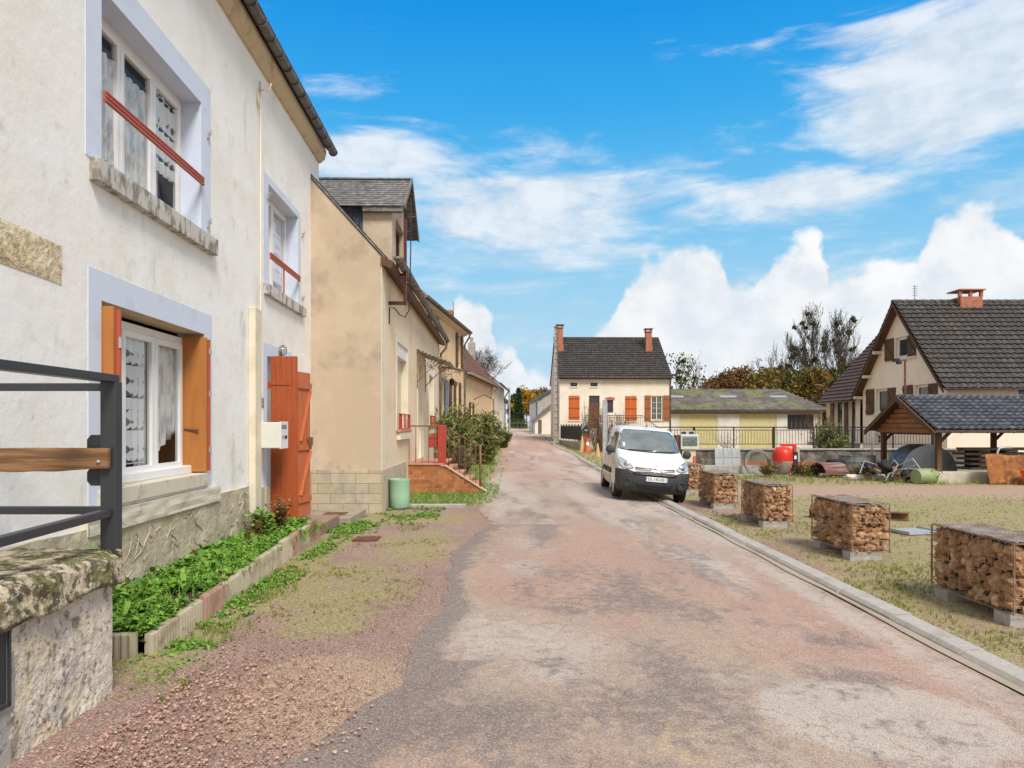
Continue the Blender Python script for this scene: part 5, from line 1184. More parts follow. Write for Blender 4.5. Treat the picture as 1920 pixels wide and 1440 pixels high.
q = hol[4]
for a, b in ((6.52,6.97),(7.93,8.38)): shutter(hc, FP, a,q[1]-.03,b,q[3]+.03,-.07,.04,m_osh2,4,True)
s = MB(); pbox(s, FP, q[0]-.15,q[1]-.1,-.06,q[2]+.15,q[1]-.005,.1); s.build('window_sill', m_cgrey, hc)
ac = math.atan((RC-EC)/(DC/2)); Lv = (DC/2+.25)/cos(ac); TC = lambda u,v,h: Vector((u-.1, -.25+v*cos(ac)-h*sin(ac), EC-.16+v*sin(ac)+h*cos(ac)))
s = MB(); tiles(s, TC, LC+.2, Lv, .27, .30, .065, .045, 5); s.build('roof', m_tiled, hc, smooth=False, recalc=False)
s = MB(); s.prism([(-.2,EC-.22),(-.2,EC-.17),(DC/2,RC+.02),(DC+.25,EC-.17),(DC+.25,EC-.25),(DC/2,RC-.1)], -.08, LC+.08, 'x'); s.build('roof_boarding', m_brown, hc)
s = MB()
for i in range(28): s.tube([(-.1+i*.31,DC/2,RC+.07),(.22+i*.31,DC/2,RC+.085)], .11, 8)
s.build('ridge_tiles', m_tiled, hc, smooth=True)
s = MB(); gutter(s, (-.1,-.36,EC-.08),(LC+.15,-.36,EC-.08), .08, 8, .9); s.tube([(LC-.03,-.36,EC-.1),(LC-.03,-.07,EC-.5),(LC-.03,-.06,0)], .05, 6); s.build('gutter', m_zinc, hc, smooth=True)
for (x, ztop, g) in ((.30,9.55,.26),(7.45,9.25,.27)):
    s = MB(); y = 3.0
    s.box(x-g+.02,y-.28,6.9,x+g+.02,y+.28,7.9); s.box(x-g+.05,y-.24,7.9,x+g-.03,y+.24,ztop-.28); s.box(x-g,y-.3,ztop-.28,x+g,y+.3,ztop-.18)
    o = s.build('chimney', m_brickch, hc, bevel=.01); s = MB(); s.box(x-g-.06,y-.34,ztop-.04,x+g+.06,y+.34,ztop+.03)
    for a in (-1,1):
        for b in (-1,1): s.box(x+a*(g-.06)-.04,y+b*.22-.04,ztop-.18,x+a*(g-.06)+.04,y+b*.22+.04,ztop-.04)
    s.build('chimney_cap', m_zinc, o)
s = MB(); s.box(1.7,-1.7,-.5,6.0,-.01,1.25); 
for i in range(5): s.box(6.0+i*.28,-1.5,-.5,6.28+i*.28,-.3,1.0-i*.24)
te = s.build('entrance_landing', m_cgrey, hc); s = MB()
s.tube([(1.75,-1.65,2.2),(6.0,-1.65,2.2),(7.5,-1.5,1.05)], .03, 6); s.tube([(1.75,-1.65,2.05),(6.0,-1.65,2.05)], .02, 6)
for i in range(34): s.tube([(1.75+i*.128,-1.65,1.25),(1.75+i*.128,-1.65,2.2)], .013, 4)
for i in range(10): s.tube([(6.12+i*.14,-1.62,1.05-i*.1),(6.12+i*.14,-1.62,2.1-i*.107)], .013, 4)
s.build('landing_railing', m_iron, te)
# garden fence with dark mesh on its low wall
gf = thing('garden_fence', 'black garden fence with dark screening on a low wall beside the kerb', 'fence', (4.62, 45.6, .18), math.atan2(6.2, -.95))
s = MB(); s.box(0,-.1,-.4,6.3,.1,.48); s.build('low_wall', m_cgrey, gf, bevel=.02); s = MB(); s.box(.05,.0,.62,6.2,.015,1.55); s.build('screening', mat('dark_screening', (.02,.03,.028), .7), gf)
s = MB()
for i in range(8): s.bar((.03+i*.88,-.03,.45),(.03+i*.88,-.03,1.68),.05)
for z in (.62,1.6): s.bar((0,-.03,z),(6.2,-.03,z),.035)
s.build('frame', m_black, gf)
s = MB(); s.box(4.62,44.4,.0,5.05,44.85,1.1); s.box(4.58,44.36,1.1,5.09,44.89,1.18); tag(s.build('brick_pillar', m_brickch, bevel=.01), 'small brick gate pillar carrying the green hut-shaped letterbox', 'pillar')
lb_ = thing('hut_letterbox', 'dark green hut-shaped letterbox with pale roof edge on the brick pillar', 'letterbox', (4.83, 44.6, 1.18)); s = MB()
s.prism([(-.2,0),(.2,0),(.2,.42),(0,.60),(-.2,.42)], -.2, .2, 'y'); s.build('body', mat('dark_green_paint', (.015,.06,.04), .5), lb_); s = MB()
s.bar((-.30,-.22,.36),(0,-.22,.66),.05,.03); s.bar((.30,-.22,.36),(0,-.22,.66),.05,.03); s.prism([(-.3,.36),(0,.66),(.3,.36),(.3,.39),(0,.70),(-.3,.39)], -.24, .24, 'y'); s.build('roof', m_cgrey, lb_); s = MB(); s.box(-.1,-.215,.25,.1,-.2,.30); s.build('letter_slot', m_pvc, lb_)
m_coneo = mat('cone_orange', (.62,.13,.05), .6); m_cone2 = mat('faded_cone', (.55,.36,.18), .7, [((.42,.3,.18),6,.5,.65,.6)])
def cone(name, label, loc, h, m, band=None, rz=0):
    t = thing(name, label, 'traffic cone', loc, rz, group='traffic cones by the far kerb'); s = MB(); s.box(-.19*h/.75,-.19*h/.75,0,.19*h/.75,.19*h/.75,.04); s.build('base', m, t, bevel=.01)
    s = MB(); s.lathe([(.145*h/.75,.04),(.03,h),(.0,h)], 18); o = s.build('cone_body', m, t, smooth=True, auto=40)
    if band: s = MB(); a, b = .45, .68; r = lambda f: .145*h/.75*(1-f)+.03*f+.004; s.lathe([(r(a),h*a+.03),(r(b),h*b+.02)], 18); s.build('reflective_band', m_pvc, o, smooth=True)
cone('traffic_cone', 'orange cone with a white band in front of the brick pillar', (4.72, 42.6, G(4.7,42.6)), .95, m_coneo, True)
cone('traffic_cone', 'pale faded cone left of the orange one by the brick pillar', (4.42, 43.0, G(4.4,43)), 1.05, m_cone2)
cone('traffic_cone', 'yellowish faded cone nearest the grey post', (4.75, 37.8, G(4.75,37.8)), .8, m_cone2)
gp = thing('grey_post', 'flat-topped pale grey metal post standing behind the white van', 'post', (3.95, 29, -.05)); s = MB()
s.prism([(-.105,0),(.105,0),(.105,2.78),(.04,2.95),(-.09,2.88)], -.035, .035, 'y'); s.build('blade', m_galv, gp, bevel=.01); s = MB(); s.bar((-.09,-.045,.1),(-.09,-.045,2.8),.02); s.bar((.09,-.045,.1),(.09,-.045,2.8),.02); s.build('edge_rail', m_cgrey, gp)
m_twig = mat('brown_twig', (.16,.10,.06), .9)
shrub('bare_shrub', 'leafless brown shrub in front of the varnished front door', (5.6, 43.8, .1), 3.2, 1.25, 14, m_rustl, 60, 500, .07, stem=m_twig)
shrub('bare_shrub', 'tangled leafless shrub under the landing railing of the cream cottage', (7.2, 45.2, .1), 2.9, 1.3, 15, m_dry, 60, 200, .06, stem=m_twig)
shrub('bare_shrub', 'thin twiggy shrub left of the front door, behind the black fence', (5.3, 48.5, .2), 3.6, .8, 16, m_dry, 26, 60, .06, stem=m_twig)
shrub('grass_clump', 'green clump of weeds at the foot of the grey post', (4.25, 24.0, -.1), .6, .32, 17, m_grassg, 20, 400, .08, cat='plant')
# ------------------------------------------------------------------ stone-filled cages on the verge
def gabion(seed):
    rnd = random.Random(seed); root = thing('gabion', '', 'gabion'); L, Wd, Hh = 1.22, .50, .66; s = MB(); z0 = .12
    c = .105
    def put(x, y, z, sx, sy):
        r = c*rnd.uniform(.38,.74); z = min(z, z0+Hh-.01-r*1.05); s.blob((x,y,z), r, rnd.random()*90, .34, 2, (rnd.uniform(.8,1.15), rnd.uniform(.8,1.15), rnd.uniform(.7,.95)), Matrix.Rotation(rnd.random()*6.28, 3, Vector((rnd.random(), rnd.random(), rnd.random()+.1)).normalized()))
    nz_ = 7
    for k in range(nz_):
        z = z0+.05+(Hh-.11)*k/(nz_-1)
        for i in range(5):
            for y in (.05, L-.05): put(.05+(Wd-.1)*i/4+rnd.uniform(-.035,.035), y+rnd.uniform(-.018,.018), z+rnd.uniform(-.035,.035), 1, 1)
        for j in range(11):
            for x in (.05, Wd-.05): put(x+rnd.uniform(-.018,.018), .08+(L-.16)*(j+.5*(k%2)-.25)/10+rnd.uniform(-.04,.04), z+rnd.uniform(-.035,.035), 1, 1)
    for i in range(4):
        for j in range(10): put(.09+.11*i, .1+.113*j, z0+Hh-.085, 1, 1)
    o = s.build('rubble', m_rock, root, recalc=False); o['kind'] = 'stuff'; o['label'] = 'broken ochre stones packed in the wire cage'
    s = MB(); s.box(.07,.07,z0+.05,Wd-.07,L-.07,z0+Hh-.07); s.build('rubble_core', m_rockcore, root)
    s = MB(); r = .0031
    def wv(v): return v+.006*noise.noise(Vector((v*9, seed, 0)))
    nzw = 8; 
    for k in range(nzw+1):
        z = z0+Hh*k/nzw; b = .008*sin(k*2.0+seed)
        s.tube([(-.012-b,-.012,z),(Wd+.012,-.012,z+b),(Wd+.012,L+.012,z),(-.012-b,L+.012,z-b),(-.012-b,-.012,z)], r*(1.5 if k in (0,nzw) else 1), 4, cap=False)
    for i in range(7):
        x = Wd*i/6
        for y in (-.014, L+.014): s.tube([(x,y,z0-.004),(x+.004*sin(i),y,z0+Hh)], r, 4, cap=False)
    for j in range(14):
        y = L*j/13
        for x in (-.014, Wd+.014): s.tube([(x,y,z0-.004),(x,y+.004*sin(j),z0+Hh)], r, 4, cap=False)
    for (x, y) in ((-.014,-.014),(Wd+.014,-.014),(-.014,L+.014),(Wd+.014,L+.014)): s.tube([(x,y,z0-.01),(x,y,z0+Hh+.01)], r*1.7, 5)
    for q_ in range(len(s.v)):
        vx, vy, vz = s.v[q_]; f_ = sin(pi*max(0, min(1, (vz-z0)/Hh)))*.022; g_ = .6+.8*noise.noise(Vector((vx*3, vy*2.3, seed)))
        s.v[q_] = (vx+(f_*g_ if vx > Wd/2 else -f_*g_)*(1 if abs(vx-Wd/2) > Wd*.45 else 0), vy+(f_*g_ if vy > L/2 else -f_*g_)*(1 if abs(vy-L/2) > L*.45 else 0), vz+.006*noise.noise(Vector((vx*6, vy*6, vz*4+seed))))
    s.build('wire_cage', m_wire, root, recalc=False)
    s = MB()                                            # spiral laced lid of close wires
    def lid(a, b): x, y = a*Wd, b*L; return Vector((x, y, z0+Hh+.012+.016*sin(pi*a)*sin(b*9+seed)+.010*noise.noise(Vector((x*7,y*7,seed)))))
    s.grid(lid, 10, 26); o = s.build('lid', m_wiretop, root, smooth=True, recalc=False)
    s = MB()
    for j in range(28): y = j/27; s.tube([lid(a/6, y)+Vector((0,0,.006)) for a in range(7)], .0032, 3, cap=False)
    for i in range(11): x = i/10; s.tube([lid(x, b/14)+Vector((0,0,.006)) for b in range(15)], .0032, 3, cap=False)
    for (p, q) in (((0,0),(Wd,0)),((0,0),(0,L)),((Wd,0),(Wd,L))):
        n = int((abs(q[0]-p[0])+abs(q[1]-p[1]))/.045)
        s.tube([(p[0]+(q[0]-p[0])*t/(n*6)+ (0 if p[0]!=q[0] else .016*cos(t)), p[1]+(q[1]-p[1])*t/(n*6)+(0 if p[1]!=q[1] else .016*cos(t)), z0+Hh+.004+.016*sin(t)) for t in range(n*6+1)], .003, 3, cap=False)
    s.build('lacing_wire', m_wire, o, recalc=False)
    for y in (.03, L-.27): s = MB(); s.box(-.02,y,-.06,Wd*.86,y+.22,z0-.006); s.build('footing_block', m_cgrey, root, bevel=.006)
    return root
ga, gb = gabion(1), gabion(2)
gl = ['nearest stone-filled wire cage, cut by the right edge of the picture', 'second nearest stone-filled wire cage with a rusty beam lying behind it',
      'stone-filled wire cage in the middle of the row of five', 'fourth stone-filled wire cage, close to the front of the white van', 'farthest stone-filled wire cage half hidden behind the white van']
for i, (x, y, rz) in enumerate(((4.66,6.33,.0),(4.72,9.46,.01),(4.62,12.5,-.01),(4.56,15.35,.0),(4.78,18.8,.02))):
    o = (ga, gb)[i] if i < 2 else copy_tree((ga, gb)[i % 2])
    o.location = (x, y, G(x+.2, y+.5)); o.rotation_euler.z = rz; o['label'] = gl[i]; o['group'] = 'stone-filled wire cages along the kerb'
# rusty beams behind the second cage, metal plate
ib = thing('steel_beam', 'rusty H-section steel beam lying on the grass behind the second stone cage', 'beam', (6.15,14.0,-.12), R(-18)); s = MB()
s.box(-.05,-.09,.14,1.75,.09,.155); s.box(-.05,-.09,.0,1.75,.09,.015); s.box(-.05,-.006,.015,1.75,.006,.14); s.build('beam', m_rustdk, ib)
ib2 = thing('steel_beam', 'rusty angled steel profile stacked on top of the H-section beam', 'beam', (6.05,13.85,.036), R(-24)); s = MB()
s.box(.0,-.10,.0,.8,.10,.012); s.box(.0,-.10,.012,.8,-.088,.10); s.box(.0,.088,.012,.8,.10,.10); s.build('profile', m_rustdk, ib2)
s = MB(); s.box(-.35,-.3,0,.35,.3,.015); s.box(-.35,-.3,.015,-.33,.3,.05); s.box(.33,-.3,.015,.35,.3,.05); o = s.build('metal_tray', m_galv); o.location = (7.0,11.9,-.1); o.rotation_euler.z = .2; tag(o, 'shallow grey metal tray lying in the grass behind the second stone cage', 'tray')
for i, (x, y, h) in enumerate(((6.0,9.2,.55),(6.3,9.6,.5),(5.85,8.4,.4),(7.6,9.9,.45),(7.9,10.3,.5))):
    stalks('dried_weed', x, y, -.12, 8, h, .16, m_dry, ['tallest dry weed in the yard right of the second stone cage','dry weed just behind the tallest yard weed','small dry weed nearest the first stone cage','dry weed further right in the yard','farthest dry weed in the yard'][i], 'weed', 30+i, .025, group='dry weeds in the yard')

# ------------------------------------------------------------------ retaining wall and terrace railing
rw = thing('retaining_wall', 'dark stained retaining wall at the back of the yard', 'wall', (6.0,29,-.12)); s = MB()
s.grid(lambda a, b: Vector((15.5*a, .03*noise.noise(Vector((a*30,b*3,0))), -.2+1.03*b)), 200, 12); s.box(0,.06,-.2,15.5,.4,.82); s.build('wall', m_wallst, rw, smooth=False, recalc=False)
s = MB(); s.box(-.05,-.06,.83,15.5,.42,.90); s.build('coping', m_cgrey, rw, bevel=.008)
rl = thing('terrace_railing', 'long black metal railing on top of the retaining wall', 'railing', (6.28,29.15,.78)); s = MB()
for k in range(8): s = MB(); x = 1.49+1.70*(k-1)+1.7*0; x = -.21+1.70*k; s.bar((x,0,0),(x,0,.90),.10 if k % 2 == 1 else .045, .05); s.build('post', m_black, rl)
s = MB(); s.bar((-.6,0,.90),(11.8,0,.90),.05,.045); s.build('top_rail', m_black, rl); s = MB(); s.bar((-.4,0,.78),(11.8,0,.78),.03); s.build('middle_rail', m_black, rl); s = MB(); s.bar((-.4,0,.18),(11.8,0,.18),.03); s.build('bottom_rail', m_black, rl)
k = 0
for i in range(96):
    x = -.35+.126*i; s = MB(); s.tube([(x,0,.18),(x,0,.78)], .009, 4); s.build('baluster', m_black, rl)
# yellow-door barn
yb = thing('yellow_door_barn', 'low whitewashed barn with pale yellow doors and a mossy corrugated roof', 'barn', (12.28,53.0,-.3), 0)
LB, EB = 12.0, 3.25
def bx(px): return (px-960)*53/1280-12.28
hb = [(bx(1274),.0,bx(1345),2.93), (bx(1386),.0,bx(1456),2.93), (bx(1476.5),1.75,bx(1526),2.93)]
w = MB(); wall_face(w, FP, [(0,-.3),(LB-.2,-.3),(LB-.2,EB),(0,EB)], hb, .2); wall_face(w, lambda u,v,q: Vector((LB-.2-q,u,v)), [(0,-.3),(8,-.3),(8,EB),(0,EB)]); wall_face(w, lambda u,v,q: Vector((q,u,v)), [(0,-.3),(8,-.3),(8,EB),(0,EB)])
w.build('wall', mat('whitewash', (.66,.61,.57), .93, [((.50,.46,.40), 1.1, .45, .64, .7), ((.34,.3,.25), 3.2, .63, .74, .6)], bump=.003), yb, recalc=False)
for q in hb[:2]:
    s = MB(); n = 13; k = (q[2]-q[0])/n
    for i in range(n): pbox(s, FP, q[0]+i*k+.008,q[1],.05,q[0]+(i+1)*k-.008,q[3],.09)
    pbox(s, FP, q[0],q[1],.06,q[2],q[3],.085); s.build('door', m_yellow, yb)
q = hb[2]; s = MB(); pbox(s, FP, *q[:2], .15, *q[2:], .17)
o = s.build('window', m_dglass, yb); s = MB()
for i in range(7): u = q[0]+(q[2]-q[0])*(i)/6; s.bar((u,.12,q[1]),(u,.12,q[3]),.05,.03)
s.bar((q[0],.12,q[1]),(q[2],.12,q[1]),.05); s.bar((q[0],.12,q[3]-.02),(q[2],.12,q[3]-.02),.05); s.build('window_bars', m_rustdk, o)
ab = math.atan(1.72/4.3); HX = 10.3                       # ridge end
def corr(P, u0, u1, vmax, hipfn, mb, cw=.19):
    n = int((u1-u0)/cw*6); 
    for i in range(n):
        a, b = u0+(u1-u0)*i/n, u0+(u1-u0)*(i+1)/n; ha, hb_ = .028*cos(2*pi*a/cw), .028*cos(2*pi*b/cw)
        va, vb = hipfn(a), hipfn(b)
        if va <= 0 and vb <= 0: continue
        for k in range(3):
            mb.face(P(a, va*k/3, ha+.012*(k<1)), P(b, vb*k/3, hb_+.012*(k<1)), P(b, vb*(k+1)/3, hb_), P(a, va*(k+1)/3, ha))
RB = lambda u,v,h: Vector((u, -.35+v*cos(ab)-h*sin(ab), EB+.02+v*sin(ab)+h*cos(ab))); Lb = 4.65/cos(ab)
s = MB(); corr(RB, -.1, LB+.35, Lb, lambda u: Lb if u < HX else max(0, Lb*(LB+.35-u)/(LB+.35-HX)), s); 
bk = lambda x, y, z: Vector((x, y, z)); zr = EB+.02+4.65*math.tan(ab)
s.face((-.1,4.3,zr),(HX,4.3,zr),(LB+.35,8.9,EB),(-.1,8.9,EB)); s.face((HX,4.3,zr),(LB+.35,-.35,EB+.02),(LB+.35,8.9,EB)); s.build('roof', m_corr, yb, recalc=False)
m_sky = mat('roof_light_sheet', (.30,.32,.34), .4)
s = MB()
for (u) in (.35, 4.6, 8.7):
    vs = [RB(u,2.75,.034),RB(u+1.3,2.75,.034),RB(u+1.3,3.25,.034),RB(u,3.25,.034)]; s.face(*vs)
    s = MB(); s.face(*vs); s.build('roof_light', m_sky, yb)
s = MB(); gutter(s, (-.1,-.43,EB-.06),(LB+.3,-.43,EB-.06), .07, 8, 1.2); s.build('gutter', m_zinc, yb, smooth=True)
s = MB(); s.bar((.0,-.1,EB-.22),(LB-.2,-.1,EB-.22),.2,.12); s.build('eaves_beam', m_brown, yb)

# ------------------------------------------------------------------ peach house
ph = thing('peach_house', 'large peach rendered house with a steep dark tile roof at the right', 'house', (20.4,32,-.2)); LP, DP, EP, RPk = 13.0, 7.7, 4.05, 8.38
def du(px): return 20.4*1280/(px-960)-32
def dz_(px, py): return 1.95+(798-py)*(20.4/(px-960))
o1 = (du(1680),dz_(1661,775)-.0,du(1642),dz_(1661,728)); o2 = (du(1759),dz_(1737,770),du(1715),dz_(1737,720)); o3 = (du(1718),dz_(1698,670),du(1679),dz_(1698,630)); o4 = (5.6,.9,6.3,1.5)
w = MB(); wall_face(w, GP, [(0,-.4),(DP,-.4),(DP,EP),(DP/2,RPk-.15),(0,EP)], [o1,o2,o3,o4], .28)
wall_face(w, FP, [(0,-.4),(LP,-.4),(LP,EP),(0,EP)], [(3.35,2.95,4.6,3.75),(2.0,.25,2.9,.45)], .28); w.face((LP,0,-.4),(LP,DP,-.4),(LP,DP,EP),(LP,DP/2,RPk-.15),(LP,0,EP)); w.build('wall', m_peach, ph, recalc=False)
for q in (o1,o2,o3):
    c = q[0]+.42*(q[2]-q[0]); s = MB(); pbox(s, GP, q[0]-.05,q[1]-.1,-.09,q[2]+.1,q[1]-.005,.12)
    wn = window(ph, GP, c,q[1],q[2],q[3], .14, 1, fr=.07, glass=m_dglass, back=True); s.build('window_sill', m_trim, ph)
    shutter(ph, GP, q[0],q[1],c-.02,q[3],-.01,.04, m_brown, 4, True); shutter(ph, GP, q[2]+.12,q[1]-.05,q[2]+.95,q[3]+.03,-.07,.04, m_brown, 4, True)
window(ph, GP, *o4, .1, 1, fr=.05, bars=(1,1)); window(ph, FP, 3.35,2.95,4.6,3.75,.1,2,mf=m_brown,fr=.06,glass=m_dglass); window(ph, FP, 2.0,.25,2.9,.45,.1,1,fr=.03)
ap = math.atan((RPk-EP)/(DP/2)); TP = lambda u,v,h: Vector((u-.42, -.40+v*cos(ap)-h*sin(ap), EP-.40+v*sin(ap)+h*cos(ap))); Lp = (DP/2+.40)/cos(ap)
s = MB(); tiles(s, TP, LP+.8, Lp, .33, .34, .075, .065, 6); TQ = lambda u,v,h: Vector((u-.42, DP+.40-v*cos(ap)+h*sin(ap), EP-.40+v*sin(ap)+h*cos(ap))); tiles(s, TQ, LP+.8, Lp, .31, .34, .05, .05, 2); s.build('roof', m_tiled, ph, recalc=False)
s = MB()
for sg in (0, 1):
    a, b, c = ((-.35,EP-.42),(DP/2,RPk+.0),(DP/2,RPk-.16)) if sg == 0 else ((DP+.35,EP-.42),(DP/2,RPk),(DP/2,RPk-.16))
    s.prism([a,b,c,(a[0],a[1]-.16)], -.44, -.38, 'x')
o = s.build('verge_board', m_brown, ph); s = MB(); s.prism([(-.3,EP-.40),(DP/2,RPk-.02),(DP+.3,EP-.40),(DP+.3,EP-.46),(DP/2,RPk-.10),(-.3,EP-.46)], -.38, -.0, 'x'); s.build('verge_soffit', m_brown, ph)
for y, z in ((DP-.9,EP+.75),(DP-2.0,EP+2.0),(DP+.1,EP-.4)):
    s = MB(); s.box(-.45,y-.09,z-.16,.0,y+.09,z); s.build('purlin_end', m_trim, ph)
s = MB()
for i in range(32): s.tube([(-.45+i*.43,DP/2,RPk+.05),(.0+i*.43,DP/2,RPk+.075)], .13, 8)
s.build('ridge_tiles', m_tiled, ph, smooth=True)
s = MB(); gutter(s, (-.45,-.50,EP-.38),(LP+.4,-.50,EP-.38), .08, 8, 1); s.build('gutter', m_zinc, ph, smooth=True)
s = MB(); s.box(2.9,DP/2-.4,RPk-.5,4.05,DP/2+.5,RPk+.28); o = s.build('chimney', m_brickch, ph, bevel=.01); s = MB(); s.box(2.8,DP/2-.5,RPk+.60,4.15,DP/2+.6,RPk+.66)
for x in (2.9, 3.45, 4.0): s.box(x-.07,DP/2-.4,RPk+.28,x+.07,DP/2-.26,RPk+.6)
s.build('chimney_cap', m_brickch, o); s = MB(); s.tube([(.75,DP/2,RPk),(.75,DP/2,RPk+.95)], .018, 5)
for k in range(5): s.tube([(.62,DP/2,RPk+.4+.12*k),(.9,DP/2,RPk+.4+.12*k)], .01, 4)
s.build('antenna', m_zinc, ph)
wing = thing('peach_wing', 'rear wing of the peach house with red-brown roof and tall brown shutters', 'house', (20.4,44.3,-.2), R(-90))
LW, EW, RW = 4.3, 3.85, 8.1; wq = [(1.15,.9,2.15,3.5),(2.95,.9,3.75,3.5)]
w = MB(); wall_face(w, FP, [(0,-.4),(LW,-.4),(LW,EW),(0,EW)], wq, .25); wall_face(w, GP, [(0,-.4),(7.6,-.4),(7.6,EW),(3.8,RW-.1),(0,EW)]); w.build('wall', m_peach, wing, recalc=False)
for q in wq:
    window(wing, FP, *q, .12, 1, fr=.06, glass=m_dglass); shutter(wing, FP, q[0]-.5,q[1],q[0]-.03,q[3],-.06,.04,m_brown,3,False)
    s = MB(); pbox(s, FP, q[0]-.08,q[1]-.1,-.07,q[2]+.08,q[1]-.005,.1); s.build('window_sill', m_trim, wing)
aw = math.atan((RW-EW)/3.8); TW = lambda u,v,h: Vector((u-.3, -.4+v*cos(aw)-h*sin(aw), EW-.42+v*sin(aw)+h*cos(aw)))
s = MB(); tiles(s, TW, LW+.35, 4.2/cos(aw), .31, .34, .06, .05, 4); s.prism([(-.35,EW-.5),(-.35,EW-.42),(3.8,RW+.05),(7.9,EW-.42),(7.9,EW-.5),(3.8,RW-.05)], -.28, LW, 'x'); s.build('roof', m_wingtile, wing, recalc=False)
s = MB(); gutter(s, (-.3,-.5,EW-.44),(LW,-.5,EW-.44), .07, 8, 1); s.build('gutter', m_zinc, wing, smooth=True)
s = MB(); s.tube([(0,-1.2,1.9),(LW,-1.2,1.9)], .03, 5)
for i in range(22): s.tube([(i*.2,-1.2,.9),(i*.2,-1.2,1.9)], .012, 4)
s.build('balcony_rail', m_iron, wing); s = MB(); pbox(s, FP, 0,.7,-1.25,LW,.9,0); s.build('balcony', m_cgrey, wing)
s = MB(); s.tube([(0,0,0),(0,0,1.3)], .035, 6); s.bar((-.28,0,1.3),(.06,0,1.3),.05)
s2 = thing('floodlight', 'small twin floodlight on a thin brown mast above the tiled shelter', 'floodlight', (13.82,24.0,2.75)); s.build('mast', m_rustdk, s2); s = MB(); s.box(-.42,-.06,1.24,-.22,.06,1.36); s.box(-.3,-.08,1.16,-.16,.04,1.26); s.build('lamp_head', m_black, s2)

# ------------------------------------------------------------------ tiled shelter
sh = thing('tiled_shelter', 'open shelter with a blue-black tile roof and boarded gable', 'shelter', (14.0,22.4,-.12)); LS, DS = 11, 3.5; ES, RS = 1.72, 2.86; y0, y1 = -.35, DS+.4; ym = (y0+y1)/2
as_ = math.atan((RS-ES)/(ym-y0)); TS = lambda u,v,h: Vector((u-.35, y0+v*cos(as_)-h*sin(as_), ES+v*sin(as_)+h*cos(as_))); Ls = (ym-y0)/cos(as_)
s = MB(); tiles(s, TS, LS, Ls, .235, .26, .055, .055, 6); TT = lambda u,v,h: Vector((u-.35, y1-v*cos(as_)+h*sin(as_), ES+v*sin(as_)+h*cos(as_))); tiles(s, TT, LS, Ls, .235, .24, .045, .04, 2); s.build('roof', m_tileb, sh, recalc=False)
s = MB(); s.prism([(y0,ES),(ym,RS),(y1,ES),(y1,ES-.05),(ym,RS-.06),(y0,ES-.05)], -.30, LS-.4, 'x'); s.build('roof_boarding', m_brown, sh)
s = MB()
for (a, b) in ((y0-.05, ym), (y1+.05, ym)): s.prism([(a,ES-.03),(b,RS+.06),(b,RS-.13),(a,ES-.20)], -.42, -.36, 'x')
s.build('verge_board', m_brown, sh)
s = MB(); n = 6
for k in range(n):
    z = ES-.1+(RS-ES-.1)*k/n; f = 1-(k+.2)/n; c = ym; hw_ = (ym-y0-.15)*f; s.prism([(c-hw_,z),(c+hw_,z),(c+hw_*(1-.5/n),z+.15),(c-hw_*(1-.5/n),z+.15)], -.10-.012*k, -.06-.012*k, 'x')
s.prism([(y0+.3,ES-.12),(y1-.3,ES-.12),(ym,RS-.2)], -.02,.0,'x'); s.build('gable_boards', m_logs, sh)
s = MB()
for i in range(44): s.tube([(-.4+i*.26,ym,RS+.03),(-.12+i*.26,ym,RS+.05)], .075, 8)
s.build('ridge_tiles', m_tileb, sh, smooth=True)
for (x, y) in ((.05,.1),(.05,DS-.1),(4.2,.1),(4.2,DS-.1),(8,.1)):
    s = MB(); s.box(x-.075,y-.075,.35 if y < 1 else -.2,x+.075,y+.075,ES-.0); s.bar((x,y,ES-.45),(x+.4,y,ES-.05),.09,.08); s.build('post', m_brown, sh)
s = MB(); s.bar((0,.1,ES-.02),(LS-.6,.1,ES-.02),.12,.12); s.bar((0,DS-.1,ES-.02),(LS-.6,DS-.1,ES-.02),.12,.12); s.bar((0.02,.0,ES-.1),(.02,DS,ES-.1),.10,.12); s.build('beams', m_brown, sh)
s = MB(); gutter(s, (-.4,y0-.1,ES-.03),(LS-.4,y0-.1,ES-.03), .06, 8, .8); s.build('gutter', m_zinc, sh, smooth=True)
s = MB(); s.box(-.5,-.15,-.1,9.5,.22,.36); s.build('low_wall', m_lowwall, sh, bevel=.01)

# ------------------------------------------------------------------ yard clutter
# old fuel pump
fp = thing('fuel_pump', 'old cream fuel pump with a glass display head beside the white van', 'fuel pump', (5.72,22.3,-.12), R(-4)); s = MB()
s.box(-.20,-.20,.0,.24,.22,1.13); s.build('body', mat('cream_enamel', (.60,.56,.42), .5, [((.5,.42,.26), 3, .5, .65, .6)]), fp, bevel=.02); s = MB(); s.box(-.25,-.27,1.10,.33,.24,1.58); o = s.build('head', mat('white_enamel_worn', (.60,.60,.56), .45, [((.45,.42,.34),4,.5,.65,.6)]), fp, bevel=.02)
s = MB(); s.box(-.19,-.285,1.22,.27,-.265,1.52); o2 = s.build('display_pane', mat('display_glass', (.10,.14,.12), .1, [((.2,.24,.2),4,.45,.6,.8,(1,1,4))]), o); s = MB(); s.box(-.19,-.290,1.455,.27,-.282,1.52); s.build('display_header', mat('faded_blue', (.16,.24,.34), .5), o2)
s = MB(); s.box(-.40,-.2,.0,-.27,.2,1.56); s.build('side_column', m_brown, fp); s = MB()
for x in (-.12, .12): 
    s = MB(); s.box(x-.10,-.1,1.58,x+.10,-.03,1.70); o3 = s.build('panel_frame', m_pvc, fp, bevel=.01); s = MB(); s.box(x-.08,-.11,1.595,x+.08,-.098,1.685); s.build('grille', m_anthr, o3)  # pair of white-framed dark grille panels on top
